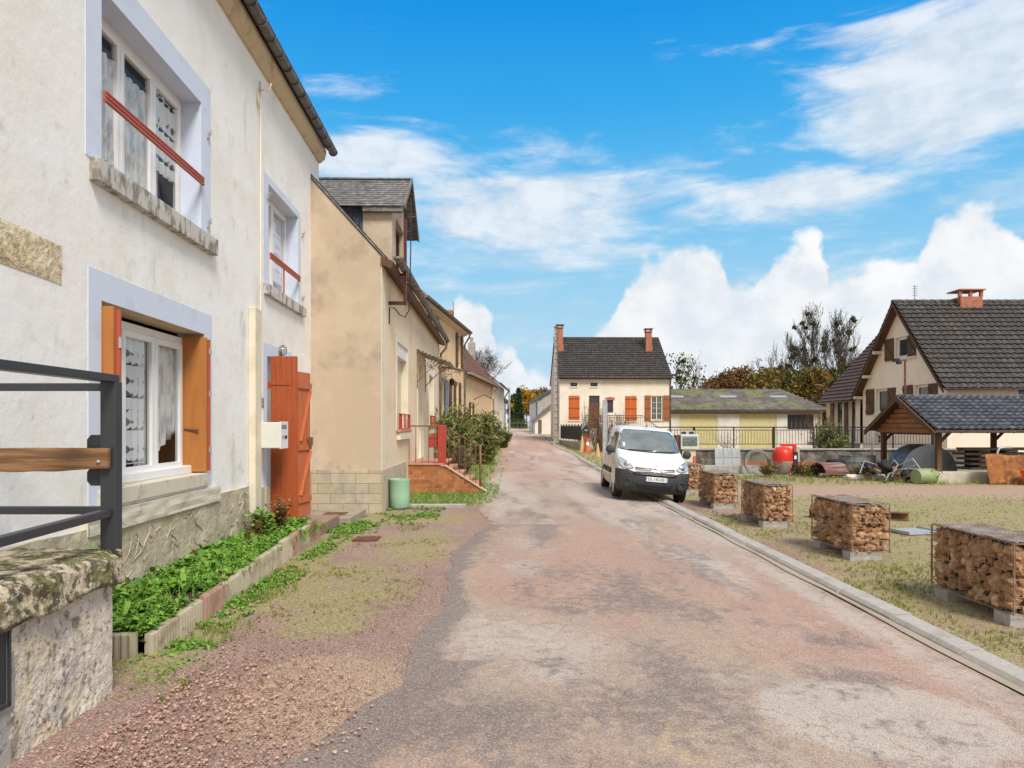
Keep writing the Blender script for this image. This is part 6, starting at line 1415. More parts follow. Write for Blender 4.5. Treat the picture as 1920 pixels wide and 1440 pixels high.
s = MB(); s.tube([(-.42,-.05,1.05),(-.46,-.15,.6),(-.42,-.2,.25),(-.3,-.22,.12)], .022, 6); s.tube([(-.43,-.05,1.0),(-.43,-.05,1.2)], .03, 6); s.build('hose', m_black, fp, smooth=True)
bo = thing('striped_bollard', 'slim red and white plastic bollard beside the farthest stone cage', 'bollard', (5.42,20.3,-.12)); s = MB(); s.lathe([(.16,0),(.16,.04),(.05,.07)], 16); s.build('base', m_cgrey, bo)
for i, (a, b) in enumerate(((.05,.18),(.18,.36),(.36,.54),(.54,.96))):
    s = MB(); s.lathe([(.05-.01*a,a),(.05-.01*b,b)]+([(0,b)] if i == 3 else []), 14); s.build('band', mat('bollard_red', (.55,.04,.03), .5) if i % 2 == 0+0 and i != 0 or i == 3 else m_pvc, bo, smooth=True)
s = MB(); s.box(0,0,0,2.6,.32,.37); o = s.build('concrete_beam', m_cgrey, bevel=.015); o.location = (7.05,26,-.14); tag(o, 'long low concrete beam in front of the grey panels', 'beam')
s = MB(); s.box(0,0,0,3.3,.5,.06); o = s.build('concrete_footing', m_cgrey); o.location = (6.9,25.2,-.14); tag(o, 'flat concrete footing strip below the long beam', 'slab')
for i in range(3):
    p = thing('grey_ribbed_slab', ['left one','middle one','right one'][i]+' of three grey ribbed panels standing against the retaining wall', 'panel', (8.02+.37*i,26.9+.1*i,-.14), group='grey panels standing by the wall', rot=(R(-6),0,0))
    s = MB(); s.box(0,0,.32,.33,.05,1.0); o = s.build('sheet', m_galv, p, bevel=.006); s = MB(); s.box(-.012,-.012,.62,.342,-.0,.66); s.build('strap', m_cgrey, o)
s = MB(); s.lathe([(.49,-.07),(.49,.07),(.41,.07),(.41,-.07),(.49,-.07)], 40, (0,0,0), Matrix.Rotation(R(90),4,'X')); o = s.build('concrete_ring', mat('dark_ring', (.26,.245,.22), .9, [((.14,.13,.11),4,.45,.62,.7)]), smooth=True, auto=40); o.location = (9.25,25.75,.36); tag(o, 'grey ring standing upright behind the long beam', 'ring')
s = MB()
s.box(0,0,0,3.0,.15,.03); s.box(0,0,.03,3.0,.02,.16); s.box(0,.13,.03,3.0,.15,.16); o = s.build('red_channel', mat('red_oxide', (.38,.11,.05), .8)); o.location = (9.1,27.2,.14); tag(o, 'orange-red metal channel lying behind the grey ring', 'channel')
s = MB(); s.box(0,0,0,2.6,.3,.42); o = s.build('rusty_trough', m_rustdk, bevel=.02); o.location = (10.1,27.4,-.14); tag(o, 'dark rusty trough below the red channel by the wall', 'trough')
# cement mixer
cm = thing('cement_mixer', 'red and grey cement mixer with cement-splashed drum', 'cement mixer', (10.2,25.5,-.12)); cm.scale = (.84, .84, .95); m_mred = mat('mixer_red', (.60,.03,.015), .4)
T = Matrix.Translation((-.12,0,.72)) @ Matrix.Rotation(R(4),4,'Y'); s = MB(); s.lathe([(.0,.62),(.26,.60),(.40,.46),(.44,.30),(.44,.05)], 28, m=Matrix.Translation((-.1,0,.52))); o = s.build('drum_top', m_mred, cm, smooth=True, auto=50)
s = MB(); s.lathe([(.45,.06),(.44,-.02),(.30,-.40),(.24,-.44),(0,-.44)], 28, m=Matrix.Translation((-.1,0,.52))); s.build('drum_base', mat('cement_splashed_drum', (.30,.27,.23), .9, [((.48,.05,.03), 4, .5, .58, .8, (1,1,.3)), ((.5,.47,.42), 7, .5, .6, .6)]), cm, smooth=True)
s = MB(); s.bar((-.2,0,1.20),(.42,0,1.20),.09,.10); s.bar((.42,0,1.22),(.40,0,.55),.14,.12); s.build('yoke', m_mred, cm, bevel=.01)
s = MB(); s.box(.22,-.30,.38,.46,-.1,.95); o = s.build('motor_housing', m_black, cm, bevel=.03); s = MB(); s.box(.29,-.308,.66,.38,-.30,.80); s.build('label_plate', m_white_p, o)
s = MB()
for a in ((-.45,-.3),(-.45,.3),(.3,-.3),(.3,.3)): s.bar((a[0],a[1],0),(0,0,.4),.05)
s.bar((-.5,-.3,.06),(.4,-.3,.06),.05); s.build('stand', m_rustdk, cm)
s = MB(); s.lathe([(.0,-.03),(.14,-.03),(.14,.03),(0,.03)], 18, (.36,-.36,.14), Matrix.Rotation(R(90),4,'X')); s.build('wheel', m_black, cm, smooth=True, auto=40)
# half drum, tyres, tank, pipe, green drum
s = MB(); s.lathe([(.42,0),(.42,1.05),(.40,1.05),(.40,0),(.42,0)], 20, (0,0,0), Matrix.Rotation(R(90),4,'Y'), a0=R(90), a1=R(270)); o = s.build('half_drum', mat('maroon_drum', (.16,.07,.06), .6, [((.4,.33,.33),3,.5,.6,.5,(.3,6,6))]), smooth=True, auto=50, recalc=False)
o.location = (10.95,24.5,.0); o.rotation_euler = (R(0),R(0),R(20)); tag(o, 'brown half drum lying arched like a tunnel in the grass', 'drum')
for v in o.data.vertices: v.co.z = abs(v.co.z) if True else v.co.z
ty = []
for i in range(4):
    s = MB(); s.lathe([(.17,-.07),(.27,-.075),(.30,-.03),(.30,.03),(.27,.075),(.17,.07),(.17,-.07)], 22); o = s.build('tyre', m_black, smooth=True); o.location = (11.95+.02*(i%2),25.3,-.04+.155*i); tag(o, ['lowest','second lowest','second highest','topmost'][i]+' black tyre of the stack beside the galvanised tank', 'tyre', 'tyres stacked by the galvanised tank')
gt = thing('water_tank', 'round stained galvanised tank at the back of the yard', 'tank', (12.95,25.6,-.12)); s = MB(); s.lathe([(.62,0),(.62,.72),(.64,.74),(.64,.77),(.60,.77),(.60,.3),(0,.3)], 32)
s.build('shell', mat('stained_zinc', (.27,.28,.28), .7, [((.12,.12,.12), 3, .45, .6, .8, (1,1,.25)), ((.42,.43,.43), 5, .5, .62, .7, (1,1,.3))]), gt, smooth=True, auto=40); s = MB()
for z in (.2,.5): s.lathe([(.622,z),(.635,z+.01),(.622,z+.02)], 32)
s.build('hoop', m_zinc, gt, smooth=True)
s = MB(); s.tube([(0,0,0),(1.35,.1,0)], .11, 16); o = s.build('white_pipe', mat('dirty_white_pipe', (.60,.58,.54), .6, [((.3,.12,.06), 2.2, .52, .6, .8)]), smooth=True, auto=50); o.location = (11.45,23.4,-.03); tag(o, 'dirty white pipe lying in front of the galvanised tank', 'pipe')
gd = MB(); gd.lathe([(0,-.02),(.23,0),(.25,.04),(.25,.3),(.26,.32),(.25,.34),(.25,.62),(.23,.66),(0,.68)], 20, (0,0,0), Matrix.Rotation(R(90),4,'Y')); o = gd.build('green_drum', mat('faded_green_drum', (.24,.32,.16), .6, [((.38,.3,.2),4,.5,.62,.7)]), smooth=True, auto=40); o.location = (12.95,21.9,.12); o.rotation_euler.z = .2; tag(o, 'faded green drum lying against the pale low wall', 'drum')
rnd = random.Random(5)
cols = [m_rustdk, m_black, m_galv, m_rust, m_brown, m_zinc]
names = ['rusty bent scrap bar', 'black crumpled scrap part', 'grey tubular scrap frame', 'orange rusty scrap plate', 'brown broken board', 'dark grey pipe offcut']
where = ['at the left of the scrap heap', 'mid scrap heap', 'at the right of the scrap heap']
for i in range(18):
    x, y = 12.1+1.35*((i*7)%18)/18+rnd.uniform(-.1,.1), 22.7+rnd.uniform(-.4,.8); s = MB(); k = i % 6; z = .05+.35*rnd.random()
    if k in (0,5): s.tube([(-.4,0,-.1),(0,.05,.03),(.4,-.1,.08)], .04, 7)
    elif k == 1: s.blob((0,0,0), .22, i, .5, 2, (1.2,.8,.7))
    elif k == 2: s.tube([(-.35,0,-.15),(-.3,0,.3),(.3,0,.32),(.35,0,-.15)], .02, 6); s.tube([(-.32,0,.1),(.32,0,.1)], .016, 6)
    elif k == 3: s.grid(lambda a, b: Vector((a*.6-.3, b*.4-.2, .05*sin(a*5)+.04*b)), 8, 4)
    else: s.box(-.5,-.06,-.015,.5,.06,.015)
    o = s.build('scrap_piece', cols[k], smooth=(k in (0,1,5)), recalc=True); o.location = (x, y, z); o.rotation_euler = (rnd.uniform(-.5,.5), rnd.uniform(-.5,.5), rnd.uniform(-1.5,1.5))
    tag(o, names[k]+' '+where[(i*7)%18//6]+(' towards the back' if y > 23.1 else ' towards the front'), 'scrap', 'scrap metal heaped between the tank and the shelter')
ht = thing('half_tank', 'silver half-round tank end standing under the tiled shelter', 'tank', (14.75,24.1,.1)); s = MB(); pr = [(.97*cos(a), .97*sin(a)) for a in [pi*i/24 for i in range(25)]]
s.prism(pr, 0, .03, 'y'); s.build('end_plate', mat('silver_sheet', (.46,.50,.55), .45, metal=.4), ht); s = MB(); s.grid(lambda a, b: Vector((.97*cos(pi*a), .03+1.0*b, .97*sin(pi*a))), 30, 3); s.build('shell', m_zinc, ht, smooth=True, recalc=False)
pn = 0
for r_i in range(5):
    for c_i in range(2):
        s = MB(); L = rnd.uniform(2.3,3.0); s.box(0,0,0,L,.36,.075); o = s.build('timber_plank', m_wood, bevel=.004); o.location = (15.3+rnd.uniform(-.15,.15), 22.95+.42*c_i, .26+.165*r_i); o.rotation_euler.z = rnd.uniform(-.02,.02)
        tag(o, 'grey board, '+['lowest','second lowest','middle','second highest','topmost'][r_i]+' of the '+['front','rear'][c_i]+' timber pile under the shelter', 'board', 'grey boards piled under the shelter')
        for xx in (.3, 1.1, 1.9):
            pass
for r_i in range(4):
    for k, xx in enumerate((15.7, 16.6)):
        s = MB(); s.box(0,0,0,.1,.75,.085); o = s.build('timber_spacer', m_brown); o.location = (xx, 22.95, .337+.165*r_i); tag(o, ['lowest','second lowest','second highest','topmost'][r_i]+' spacer stick at the '+['left','right'][k]+' end of the piled grey boards', 'spacer', 'spacer sticks between the piled boards')
s = MB(); s.grid(lambda a, b: Vector((1.75*a, .10*sin(a*6)*.5+.25*b+.02*noise.noise(Vector((a*6,b*4,0))), .95*b+.03*sin(a*9))), 30, 10); s.v = s.v; o = s.build('rusty_sheet', m_rust, smooth=True, recalc=False); sd = o.modifiers.new('solid', 'SOLIDIFY'); sd.thickness = .012; o.location = (15.1,21.55,-.13); tag(o, 'large bent rusty metal sheet leaning in front of the board pile', 'sheet')
s = MB(); s.tube([(0,0,0),(.02,0,1.0),(.08,0,1.12),(.2,0,1.15),(.5,0,1.15)], .035, 8); o = s.build('bent_pipe', m_galv, smooth=True); o.location = (15.55,21.9,-.1); tag(o, 'bent galvanised pipe rising behind the rusty sheet', 'pipe')
s = MB(); s.box(-.12,-.1,0,.14,.1,.55, Matrix.Rotation(R(-18),4,'Y')); s.box(-.16,-.14,0,.22,.14,.05); o = s.build('orange_barrier_foot', mat('safety_orange', (.75,.13,.02), .5), bevel=.01); o.location = (16.2,21.3,-.12); tag(o, 'bright orange plastic barrier foot in front of the rusty sheet', 'barrier')
s = MB(); s.box(0,0,0,.28,.04,.85); o = s.build('pale_board', mat('pale_green_board', (.42,.45,.38), .8)); o.location = (12.75*.93,28.8,.0); tag(o, 'pale upright board against the retaining wall', 'board')
hp = thing('hoop_barrier', 'tall grey tubular hoop barrier behind the far shelter post', 'barrier', (14.35,27.2,-.12)); s = MB(); s.tube([(0,0,0),(0,0,1.62),(.08,0,1.74),(.2,0,1.78),(3.2,0,1.78)], .035, 8); s.build('tube', m_galv, hp, smooth=True)
shrub('green_shrub', 'glossy green shrub growing over the railing left of the shelter', (13.9,29.8,.2), 1.65, .75, 33, m_shrub, 34, 2200, .11, lrad=.16)
shrub('bare_shrub', 'bare reddish shrub behind the railing at the barn corner', (14.3,31.5,.0), 3.0, 1.0, 34, m_rustl, 50, 160, .06, stem=m_twig)
stalks('dried_weed', 8.9, 28.3, .45, 34, 1.05, .95, m_grass, 'thin green and straw coloured stems rising behind the three grey panels', 'weed', 35, .05)
for i, (x, y) in enumerate(((11.0,25.0),(10.75,25.0),(12.2,24.0),(13.4,22.1),(9.35,24.9))):
    shrub('grass_clump', ['dry grass clump at the half drum','small dry grass clump right of the cement mixer','dry grass clump by the white pipe','green weeds beside the lying green drum','dry grass clump left of the cement mixer'][i], (x,y,-.12), .5, .45, 40+i, m_grass if i != 3 else m_grassg, 40, 200, .05, stem=m_dry, cat='grass', group='grass clumps in front of the scrap')

# ------------------------------------------------------------------ trees behind the barn
T_ = [ # px, d, top py, kind, crown, label
 (1275,78,668,'b',2.6,'leafless tree with green mistletoe balls just right of the cream cottage'),
 (1306,80,660,'b0',2.2,'slender leafless tree second from the cream cottage'),
 (1352,84,702,'r',3.0,'low rusty brown tree above the left half of the barn roof'),
 (1382,90,690,'r',3.0,'dark red-brown tree above the left part of the barn roof'),
 (1404,92,672,'b0',2.2,'thin leafless tree rising behind the rusty brown ones'),
 (1428,94,664,'b0',2.4,'thin grey tree above the middle of the barn roof'),
 (1418,82,706,'o',3.4,'olive brown tree above the middle of the barn roof'),
 (1452,86,690,'o',3.6,'taller olive tree just right of the middle of the barn roof'),
 (1486,80,708,'o',3.4,'olive tree left of the tall bare tree with nests'),
 (1512,84,606,'n',4.2,'tallest leafless tree, full of dark nest-like mistletoe, behind the barn end'),
 (1532,74,700,'o',3.6,'dense olive brown tree behind the right end of the barn'),
 (1566,82,612,'n',4.4,'tall leafless tree with ivy and nests right of the tallest one'),
 (1590,76,668,'g',3.0,'dark ivy-covered tree beside the brown wing roof'),
 (1560,66,722,'r',2.6,'low rusty tree between barn and brown wing roof'),
 (1600,64,715,'g',2.8,'dark green tree hidden behind the wing of the peach house'),
 (1330,88,712,'r',2.8,'small rusty tree left of the barn roof middle'),
 (1470,96,676,'b0',2.6,'pale leafless tree behind the olive trees'),
 (1540,88,640,'n',3.2,'leafless tree standing between the two tall nest-filled ones'), (1502,78,692,'g',2.6,'ivy-covered dark tree at the foot of the tallest leafless tree'),
 (1552,79,690,'g',2.8,'ivy-covered dark tree between the two tall leafless ones'), (1445,99,662,'b0',3.0,'fine-twigged grey tree highest above the middle of the barn'),
 (1588,90,625,'n',3.2,'leafless tree rising just left of the peach house wing roof'), (1482,92,640,'n',3.0,'leafless tree immediately left of the tallest one')]
for i, (px, d, py, kd, cr, lab) in enumerate(T_):
    x = (px-960)/1280*d; h = 1.75+(798-py)/1280*d; loc = (x, d, -.2)
    if kd == 'b': tree('bare_tree', lab, loc, h, cr, 50+i, m_olive, 500, .18, .3, m_bark, .3, 5, 3, mistle=7, upw=.35, wig=.2)
    elif kd == 'b0': tree('bare_tree', lab, loc, h, cr, 50+i, m_rustl, 160, .12, .3, m_barkg, .25, 6, 3, upw=.5, wig=.2)
    elif kd == 'n': tree('nest_tree', lab, loc, h*1.08, cr*1.0, 50+i, m_olive, 120, .13, .3, m_bark, .22, 6, 4, upw=.5, mistle=12, wig=.2, tr=.2, split=.42); 
    else:
        lm = {'r': m_rustl, 'o': m_autumn, 'g': m_olive}[kd]
        tree({'r':'rust_tree','o':'olive_tree','g':'ivy_tree'}[kd], lab, loc, h*.97, cr*.72, 50+i, lm, 5000, .22, .5, m_bark, .12, 6, 3, upw=.25)
o = plantmass('undergrowth', 2600, lambda r_: ((lambda x, y: ((x, y, 2.6+2.6*noise.noise(Vector((x*.3,y*.2,0)))*r_.random()-.4+r_.random()*2.0), .55))(22+24*r_.random(), 66+10*r_.random())), 'ros', m_autumn, 'dark undergrowth between the trunks behind the barn', 'undergrowth', 77)
# ------------------------------------------------------------------ white van
van = thing('van', 'white panel van with black bumper parked half on the verge beside the stone cages', 'van', (3.375, 18.12, -.065), rot=Matrix.Rotation(R(178),4,'Z').to_3x3().to_4x4().to_euler())
van.rotation_euler = (Matrix.Rotation(R(178),3,'Z') @ Matrix.Rotation(R(-4.6),3,'Y')).to_euler()
rows = [ # y, z, half width, y at edge, z at edge
 (2.08,.20,.76,1.84,.22),(2.19,.40,.80,1.93,.42),(2.19,.62,.82,1.92,.62),(2.13,.78,.83,1.86,.79),(2.02,.93,.83,1.72,.955),(1.60,1.07,.81,1.40,1.06),(1.22,1.16,.775,1.02,1.15),
 (.90,1.44,.765,.66,1.42),(.55,1.70,.715,.36,1.66),(.1,1.80,.705,.0,1.735),(-.8,1.83,.71,-.8,1.765),(-1.65,1.80,.70,-1.6,1.74),(-2.02,1.72,.69,-1.93,1.65),(-2.16,1.05,.70,-2.04,1.05),(-2.18,.62,.78,-2.06,.62),(-2.14,.25,.76,-2.02,.27)]
fx = [0,.36,.70,.90,1.0]
def rowpts(r):
    y, z, w_, ye, ze = r; out = []
    for f in fx:
        k = f**2.6; out.append(Vector((w_*f, y+(ye-y)*k, z+(ze-z)*f**3)))
    return out
T = [rowpts(r) for r in rows]
sd = [r for r in range(3, 13)]                        # side columns
def sidecol(i):
    if i == 3: return [T[3][-1], T[2][-1], T[1][-1], T[0][-1]]
    if i == 12: return [T[12][-1], T[13][-1], T[14][-1], T[15][-1]]
    e = T[i][-1]; y = e.y; belt = 1.06 if i > 5 else min(1.0, e.z-.10)
    t = min(1, max(0, (1.95-y)/.9)); wb = .865+.02*t if y > -1.6 else .865
    return [e, Vector((wb-.005, y, belt)), Vector((wb+.02, y, .64)), Vector((wb-.015, y, .24))]
SD = [sidecol(i) for i in sd]
mb = MB()
def add_grid(M, flip):
    nr, nc = len(M), len(M[0])
    for sx in (1, -1):
        b = len(mb.v); mb.v += [(p.x*sx, p.y, p.z) for r in M for p in r]
        for j in range(nr-1):
            for i in range(nc-1): mb.f.append((b+j*nc+i, b+j*nc+i+1, b+(j+1)*nc+i+1, b+(j+1)*nc+i)); mb.mi.append(0)
add_grid(T, 0); add_grid(SD, 0)
# underside: strip between the bottom edges
bot = [T[0][k] for k in range(5)]; 
lowL = [c[3] for c in SD]
und = [[Vector((p.x*f, p.y+(T[0][0].y-p.y)*(1-f)**1*(1 if n == 0 else 0)+(T[15][0].y-p.y)*(1-f)*(1 if n == len(lowL)-1 else 0), p.z)) for f in fx] for n, p in enumerate(lowL)]
und[0] = T[0]; und[-1] = T[15]
add_grid(und, 0)
body = mb.build('body', m_pvc, van, recalc=False)
bm = bmesh.new(); bm.from_mesh(body.data); bmesh.ops.remove_doubles(bm, verts=bm.verts, dist=.001); bmesh.ops.recalc_face_normals(bm, faces=bm.faces); bm.to_mesh(body.data); bm.free()
ss = body.modifiers.new('s', 'SUBSURF'); ss.levels = 3; ss.render_levels = 3; bake(body)
smooth_bvh = BVHTree.FromPolygons([v.co.copy() for v in body.data.vertices], [tuple(p.vertices) for p in body.data.polygons])
m_vanw = mat('van_white', (.70,.70,.69), .30, [((.70,.66,.58), 1.7, .52, .68, .35)], spec=.4, coat=.35); m_vanb = mat('van_black_plastic', (.045,.047,.05), .6)
m_vand = mat('muddy_white', (.56,.44,.30), .5, [((.75,.72,.66), 2.2, .45, .62, .8)])
body.data.materials.clear(); body.data.materials.append(m_vanw); body.data.materials.append(m_black)
WY = (1.32, -1.41); WR = .315
cut = MB()
for wy in WY:
    cut.cur = 0; cut.lathe([(0,-1.2),(.385,-1.2),(.385,1.2),(0,1.2)], 40, (0,wy,.32), Matrix.Rotation(R(90),4,'Y'))
co_ = cut.build('cutter', m_black)
bm = bmesh.new(); bm.from_mesh(co_.data); bmesh.ops.remove_doubles(bm, verts=bm.verts, dist=.0005); bmesh.ops.recalc_face_normals(bm, faces=bm.faces); bm.to_mesh(co_.data); bm.free()
bo_ = body.modifiers.new('b', 'BOOLEAN'); bo_.object = co_; bo_.operation = 'DIFFERENCE'; bo_.solver = 'EXACT'; bo_.material_mode = 'TRANSFER'
bake(body); bpy.data.objects.remove(co_)
body.data.polygons.foreach_set('use_smooth', [True]*len(body.data.polygons)); body.data.set_sharp_from_angle(angle=R(40))
def pinside(p, poly):
    r = False; j = len(poly)-1
    for i in range(len(poly)):
        if (poly[i][1] > p[1]) != (poly[j][1] > p[1]) and p[0] < (poly[j][0]-poly[i][0])*(p[1]-poly[i][1])/(poly[j][1]-poly[i][1])+poly[i][0]: r = not r
        j = i
    return r
def resample(poly, st):
    out = []
    for a, b in zip(poly, poly[1:]+poly[:1]):
        L = sqrt((a[0]-b[0])**2+(a[1]-b[1])**2); n = max(1, int(L/st)); out += [(a[0]+(b[0]-a[0])*i/n, a[1]+(b[1]-a[1])*i/n) for i in range(n)]
    return out
def patch(name, poly, view, m, off=.004, st=.04, par=van, mirror=False, th=0):
    """lay a panel on the smooth body; view 'f' front (x, z), 's' side (y, z), 't' top (x, y)"""
    res = []
    for sg in ((1, -1) if mirror else (1,)):
        P = resample(poly, st); n = len(P); ed = [(i, (i+1) % n) for i in range(n)]; x0, x1 = min(p[0] for p in P), max(p[0] for p in P); y0, y1 = min(p[1] for p in P), max(p[1] for p in P)
        V = [Vector(p) for p in P]; x = x0+st
        while x < x1:
            y = y0+st
            while y < y1:
                if pinside((x, y), poly) and min((x-p[0])**2+(y-p[1])**2 for p in P) > (st*.45)**2: V.append(Vector((x, y)))
                y += st
            x += st
        vv, _, ff, *_r = delaunay_2d_cdt(V, ed, [], 0, 1e-6); out = []
        for p in vv:
            if view == 'f': o_, d_ = Vector((p.x*sg, 4, p.y)), Vector((0,-1,0))
            elif view == 's': o_, d_ = Vector((2*sg, p.x, p.y)), Vector((-sg,0,0))
            else: o_, d_ = Vector((p.x*sg, p.y, 4)), Vector((0,0,-1))
            h, nn, ix, ds = smooth_bvh.ray_cast(o_, d_)
            if h is None: h, nn, ix, ds = smooth_bvh.find_nearest(Vector((o_.x, 1.9, o_.z)) if view == 'f' else Vector((.85*sg, o_.y, o_.z)))
            if nn.dot(d_) > 0: nn = -nn
            out.append(h+nn*off)
        fs = [tuple(f) for f in ff if pinside(tuple(sum((vv[i] for i in f), Vector((0,0)))/len(f)), poly)]
        q = MB(); q.add(out, fs); o = q.build(name, m, par, smooth=True); res.append(o)
        if th: md = o.modifiers.new('t', 'SOLIDIFY'); md.thickness = th; md.offset = 0
    return res
mir = lambda pts: pts+[(-x, z) for x, z in reversed(pts)]
# windscreen, side glass
m_vglass = mat('van_glass', (.10,.12,.125), .05, [((.20,.23,.24), 1.1, .45, .62, .6)], spec=.9, coat=1)
m_sglass = mat('van_side_glass', (.03,.035,.038), .05, spec=.9, coat=.6)
ws = patch('windscreen', mir([(0,1.685),(.50,1.665),(.60,1.61),(.735,1.19),(.55,1.165),(0,1.155)][:1]+[(.56,1.668),(.655,1.62),(.765,1.20),(.50,1.175),(0,1.165)]), 'f', m_vglass, .004, .05)[0]
patch('windscreen_seal', mir([(0,1.70),(.57,1.685),(.672,1.64),(.782,1.19),(.50,1.155),(0,1.147)]), 'f', m_black, .002, .05)
s = MB(); s.box(-.12,-.004,0,-.0,.004,.03)
for zz in (1.26, 1.31): patch('sticker', [(.60,zz),(.655,zz),(.65,zz+.035),(.595,zz+.035)], 'f', m_white_p, .007, .03, ws)
patch('side_window', [(.93,1.13),(.12,1.13),(.10,1.60),(.42,1.60),(.62,1.44)], 's', m_sglass, .004, .05, mirror=True)
patch('side_window', [(.03,1.13),(-.78,1.13),(-.80,1.60),(.01,1.61)], 's', m_sglass, .004, .05, mirror=True)
patch('side_window', [(-.90,1.13),(-1.62,1.13),(-1.60,1.55),(-.92,1.60)], 's', m_sglass, .004, .05, mirror=True)
for a in (.97, .075, -.84, -1.70): patch('door_seam', [(a,.33),(a+.012,.33),(a+.012,1.10 if a > .9 else 1.62),(a,1.10 if a > .9 else 1.62)], 's', m_black, .003, .06, mirror=True)
patch('rubbing_strip', [(.90,.56),(.12,.56),(.12,.68),(.90,.68)], 's', m_vanb, .018, .06, mirror=True, th=.02); patch('rubbing_strip', [(.02,.56),(-.95,.56),(-.95,.68),(.02,.68)], 's', m_vanb, .018, .06, mirror=True, th=.02)
patch('muddy_sill', [(.86,.27),(-.98,.27),(-.98,.46),(-.5,.50),(.1,.44),(.5,.52),(.86,.48)], 's', m_vand, .0035, .06, mirror=True)
for a in (.22, -.10): 
    for sg in (1, -1):
        s = MB(); s.box(sg*.875-.01,a-.08,.985,sg*.875+.03*sg+.01,a+.08,1.02); s.build('door_handle', m_vanb, van, bevel=.008)
# bumper, grille, lights
bump = mir([(0,.66),(.42,.66),(.50,.70),(.62,.735),(.818,.735),(.83,.60),(.80,.235),(.6,.215),(0,.205)])
b1 = patch('bumper', [(-.0,.66)]+bump[1:], 'f', m_vanb, .012, .05, th=.02)[0]
for q in ([(1.98,.24),(1.70,.24),(1.715,.42),(1.70,.735),(1.90,.735)],): patch('bumper_corner', q, 's', m_vanb, .012, .05, mirror=True, th=.02)
patch('upper_grille', mir([(0,.715),(.44,.70),(.52,.665),(.46,.625),(0,.622)]), 'f', m_black, .030, .05, b1, th=.006)
for zz in (.652, .682): patch('grille_slat', mir([(0,zz+.008),(.44,zz+.004),(.44,zz-.006),(0,zz-.006)]), 'f', m_zinc, .038, .05, b1)
patch('lower_grille', mir([(0,.43),(.40,.43),(.46,.47),(.36,.31),(0,.29)]), 'f', m_black, .027, .05, b1)
for zz in (.33,.37,.41): patch('grille_slat', mir([(0,zz+.007),(.37,zz+.007),(.37,zz-.005),(0,zz-.005)]), 'f', m_anthr, .034, .05, b1)
for sg in (1,-1):
    s = MB(); s.lathe([(.10,.0),(.10,.03),(.075,.035),(.07,.005),(0,.005)], 24, (0,0,0), Matrix.Rotation(R(-90),4,'X')); o = s.build('fog_lamp_blank', m_vanb, b1, smooth=True, auto=40); o.location = (sg*.62,2.085,.44); o.rotation_euler.z = -sg*.32
m_lens = mat('headlamp_lens', (.55,.57,.60), .12, [((.35,.37,.40), 9, .45, .6, .6)], metal=.5, coat=1); m_chrome = mat('chrome', (.62,.63,.65), .15, metal=1)
for sg in (1,-1):
    pl_ = [(sg*a, b) for a, b in ((.50,.775),(.56,.84),(.68,.93),(.79,.985),(.815,.95),(.815,.83),(.76,.775),(.62,.755))]
    hl = patch('headlight', pl_, 'f', m_lens, .006, .03)[0]; patch('headlight_rim', [(sg*a, b) for a, b in ((.485,.772),(.55,.85),(.67,.942),(.79,1.0),(.828,.955),(.828,.82),(.765,.765),(.62,.742))], 'f', m_anthr, .003, .03, hl)
    s = MB(); s.lathe([(.0,.03),(.05,.024),(.075,.0)], 20, (0,0,0), Matrix.Rotation(R(-90),4,'X')); o = s.build('lamp_bulb', m_chrome, hl, smooth=True); h, nn, ix, ds = smooth_bvh.ray_cast(Vector((sg*.66,4,.84)), Vector((0,-1,0))); o.location = h+nn*.004; o.rotation_euler.z = -sg*.5
patch('nose_strip', mir([(0,.800),(.45,.800),(.47,.775),(0,.775)]), 'f', m_anthr, .003, .04)
for k, zz in enumerate((.805, .762)):
    p_ = [(-.46,zz),(-.14,zz-.012),(-.065,zz+.035),(0,zz+.062),(.065,zz+.035),(.14,zz-.012),(.46,zz)]
    pts = []
    for (x, z) in resample(p_+list(reversed(p_[1:-1])), .03)[:60]:
        pass
    line = []
    for a, b in zip(p_, p_[1:]):
        for i in range(8): f = i/8; line.append((a[0]+(b[0]-a[0])*f, a[1]+(b[1]-a[1])*f))
    line.append(p_[-1]); q3 = []
    for (x, z) in line:
        h, nn, ix, ds = smooth_bvh.ray_cast(Vector((x,4,z)), Vector((0,-1,0))); q3.append(h+Vector((0,.012,0)))
    s = MB(); s.tube(q3, [.011+.012*max(0, 1-abs(x)/.16) for x, z in line], 8); s.build('chevron_emblem', m_chrome, van, smooth=True)
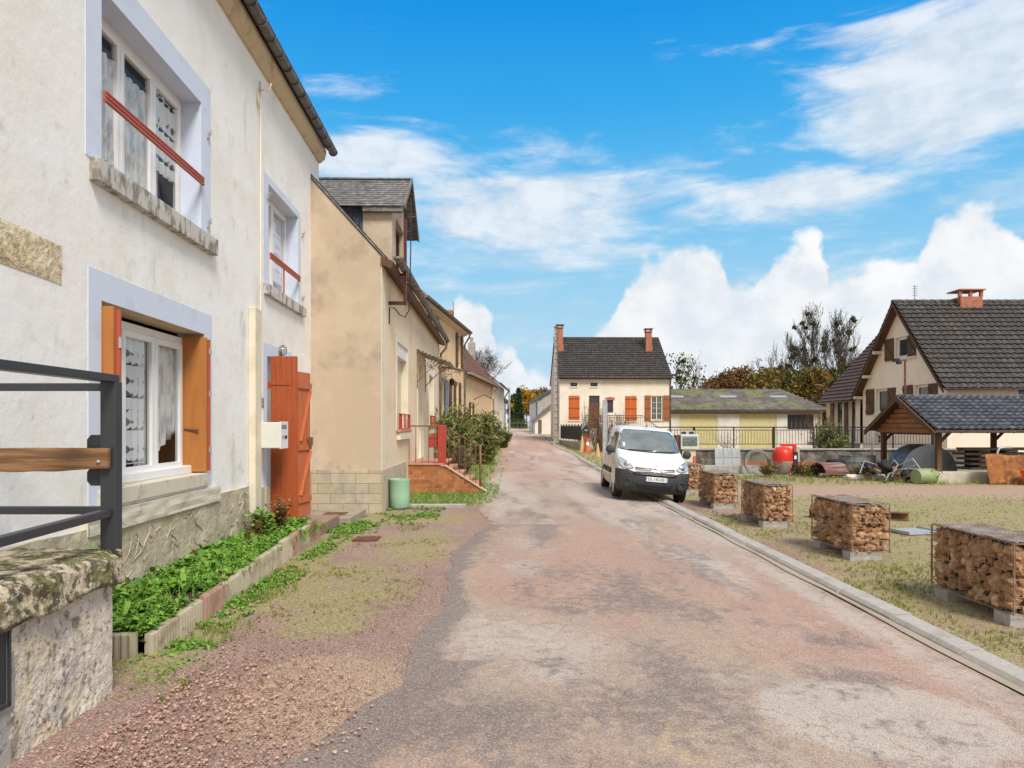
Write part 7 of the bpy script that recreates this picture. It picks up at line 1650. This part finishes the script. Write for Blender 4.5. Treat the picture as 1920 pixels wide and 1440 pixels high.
# plate
pt = MB(); pt.box(-.26,0,-.055,.26,.012,.055); po = pt.build('number_plate', mat('plate_white', (.72,.72,.70), .4), b1, bevel=.003); po.location = (-.02,2.205,.555); po.rotation_euler = (R(0),0,0)
m_pblue = mat('plate_blue', (.02,.10,.42), .4); s = MB(); s.box(.222,.012,-.053,.258,.014,.053); s.build('blue_band', m_pblue, po); s = MB(); s.box(-.258,.012,-.053,-.222,.014,.053); s.build('blue_band', mat('plate_pale_blue', (.35,.48,.66), .4), po)
text('DL-145-NS', .096, m_black, po, (0,.0135,0), (R(90),0,R(180)), .001, wx=.86); text('F', .03, m_white_p, po, (.24,.0145,-.03), (R(90),0,R(180)), .0005)
# mirrors, wipers, aerial, wheels
for sg in (1,-1):
    s = MB(); s.blob((sg*.965,.93,1.155), .105, 3, .03, 3, (1.0,.6,1.0)); o = s.build('wing_mirror', m_vanb, van, smooth=True); s = MB(); s.bar((sg*.80,.93,1.10),(sg*.93,.93,1.10),.05,.07); s.build('mirror_arm', m_vanb, o, bevel=.01)
for x0, x1 in ((.55,-.05),(-.1,-.62)):
    q3 = []
    for i in range(7):
        x = x0+(x1-x0)*i/6; z = 1.175+.010*i/6; h, nn, ix, ds = smooth_bvh.ray_cast(Vector((x,4,z+.006)), Vector((0,-1,0))); q3.append(h+Vector((0,.015,.008)))
    s = MB(); s.tube(q3, .009, 6); s.build('wiper', m_black, van)
s = MB(); s.lathe([(.03,0),(.02,.03),(0,.035)], 12, (0,.30,1.785)); s.tube([(0,.30,1.80),(0,.12,2.02)], .005, 5); s.build('aerial', m_black, van)
m_hub = mat('silver_wheel_trim', (.50,.50,.48), .4, [((.4,.32,.22), 5, .5, .62, .7)], metal=.3)
for wy in WY:
    for sg in (1,-1):
        s = MB(); Rm = Matrix.Rotation(R(90)*sg,4,'Y'); s.lathe([(.20,-.10),(.295,-.105),(.315,-.08),(.317,.0),(.315,.08),(.295,.105),(.215,.10),(.20,.06),(.20,-.10)], 36, m=Rm); wl_ = s.build('wheel', m_black, van, smooth=True, auto=50); wl_.location = (sg*.765, wy, .315)
        s = MB(); s.lathe([(.215,.085),(.205,.098),(.19,.085),(.07,.075),(.05,.10),(0,.102)], 30, m=Rm)
        for k in range(9):
            a = 2*pi*k/9; c_, s_ = cos(a), sin(a); q = Rm @ Matrix.Rotation(a,4,'Z'); s.box(.05,-.017,.07,.20,.017,.098, q)
        s.build('wheel_trim', m_hub, wl_, smooth=True, auto=30)
s = MB(); s.grid(lambda a, b: Vector((-.55+1.1*a, 1.0+.22*b, 1.14-.02*b)), 4, 2)
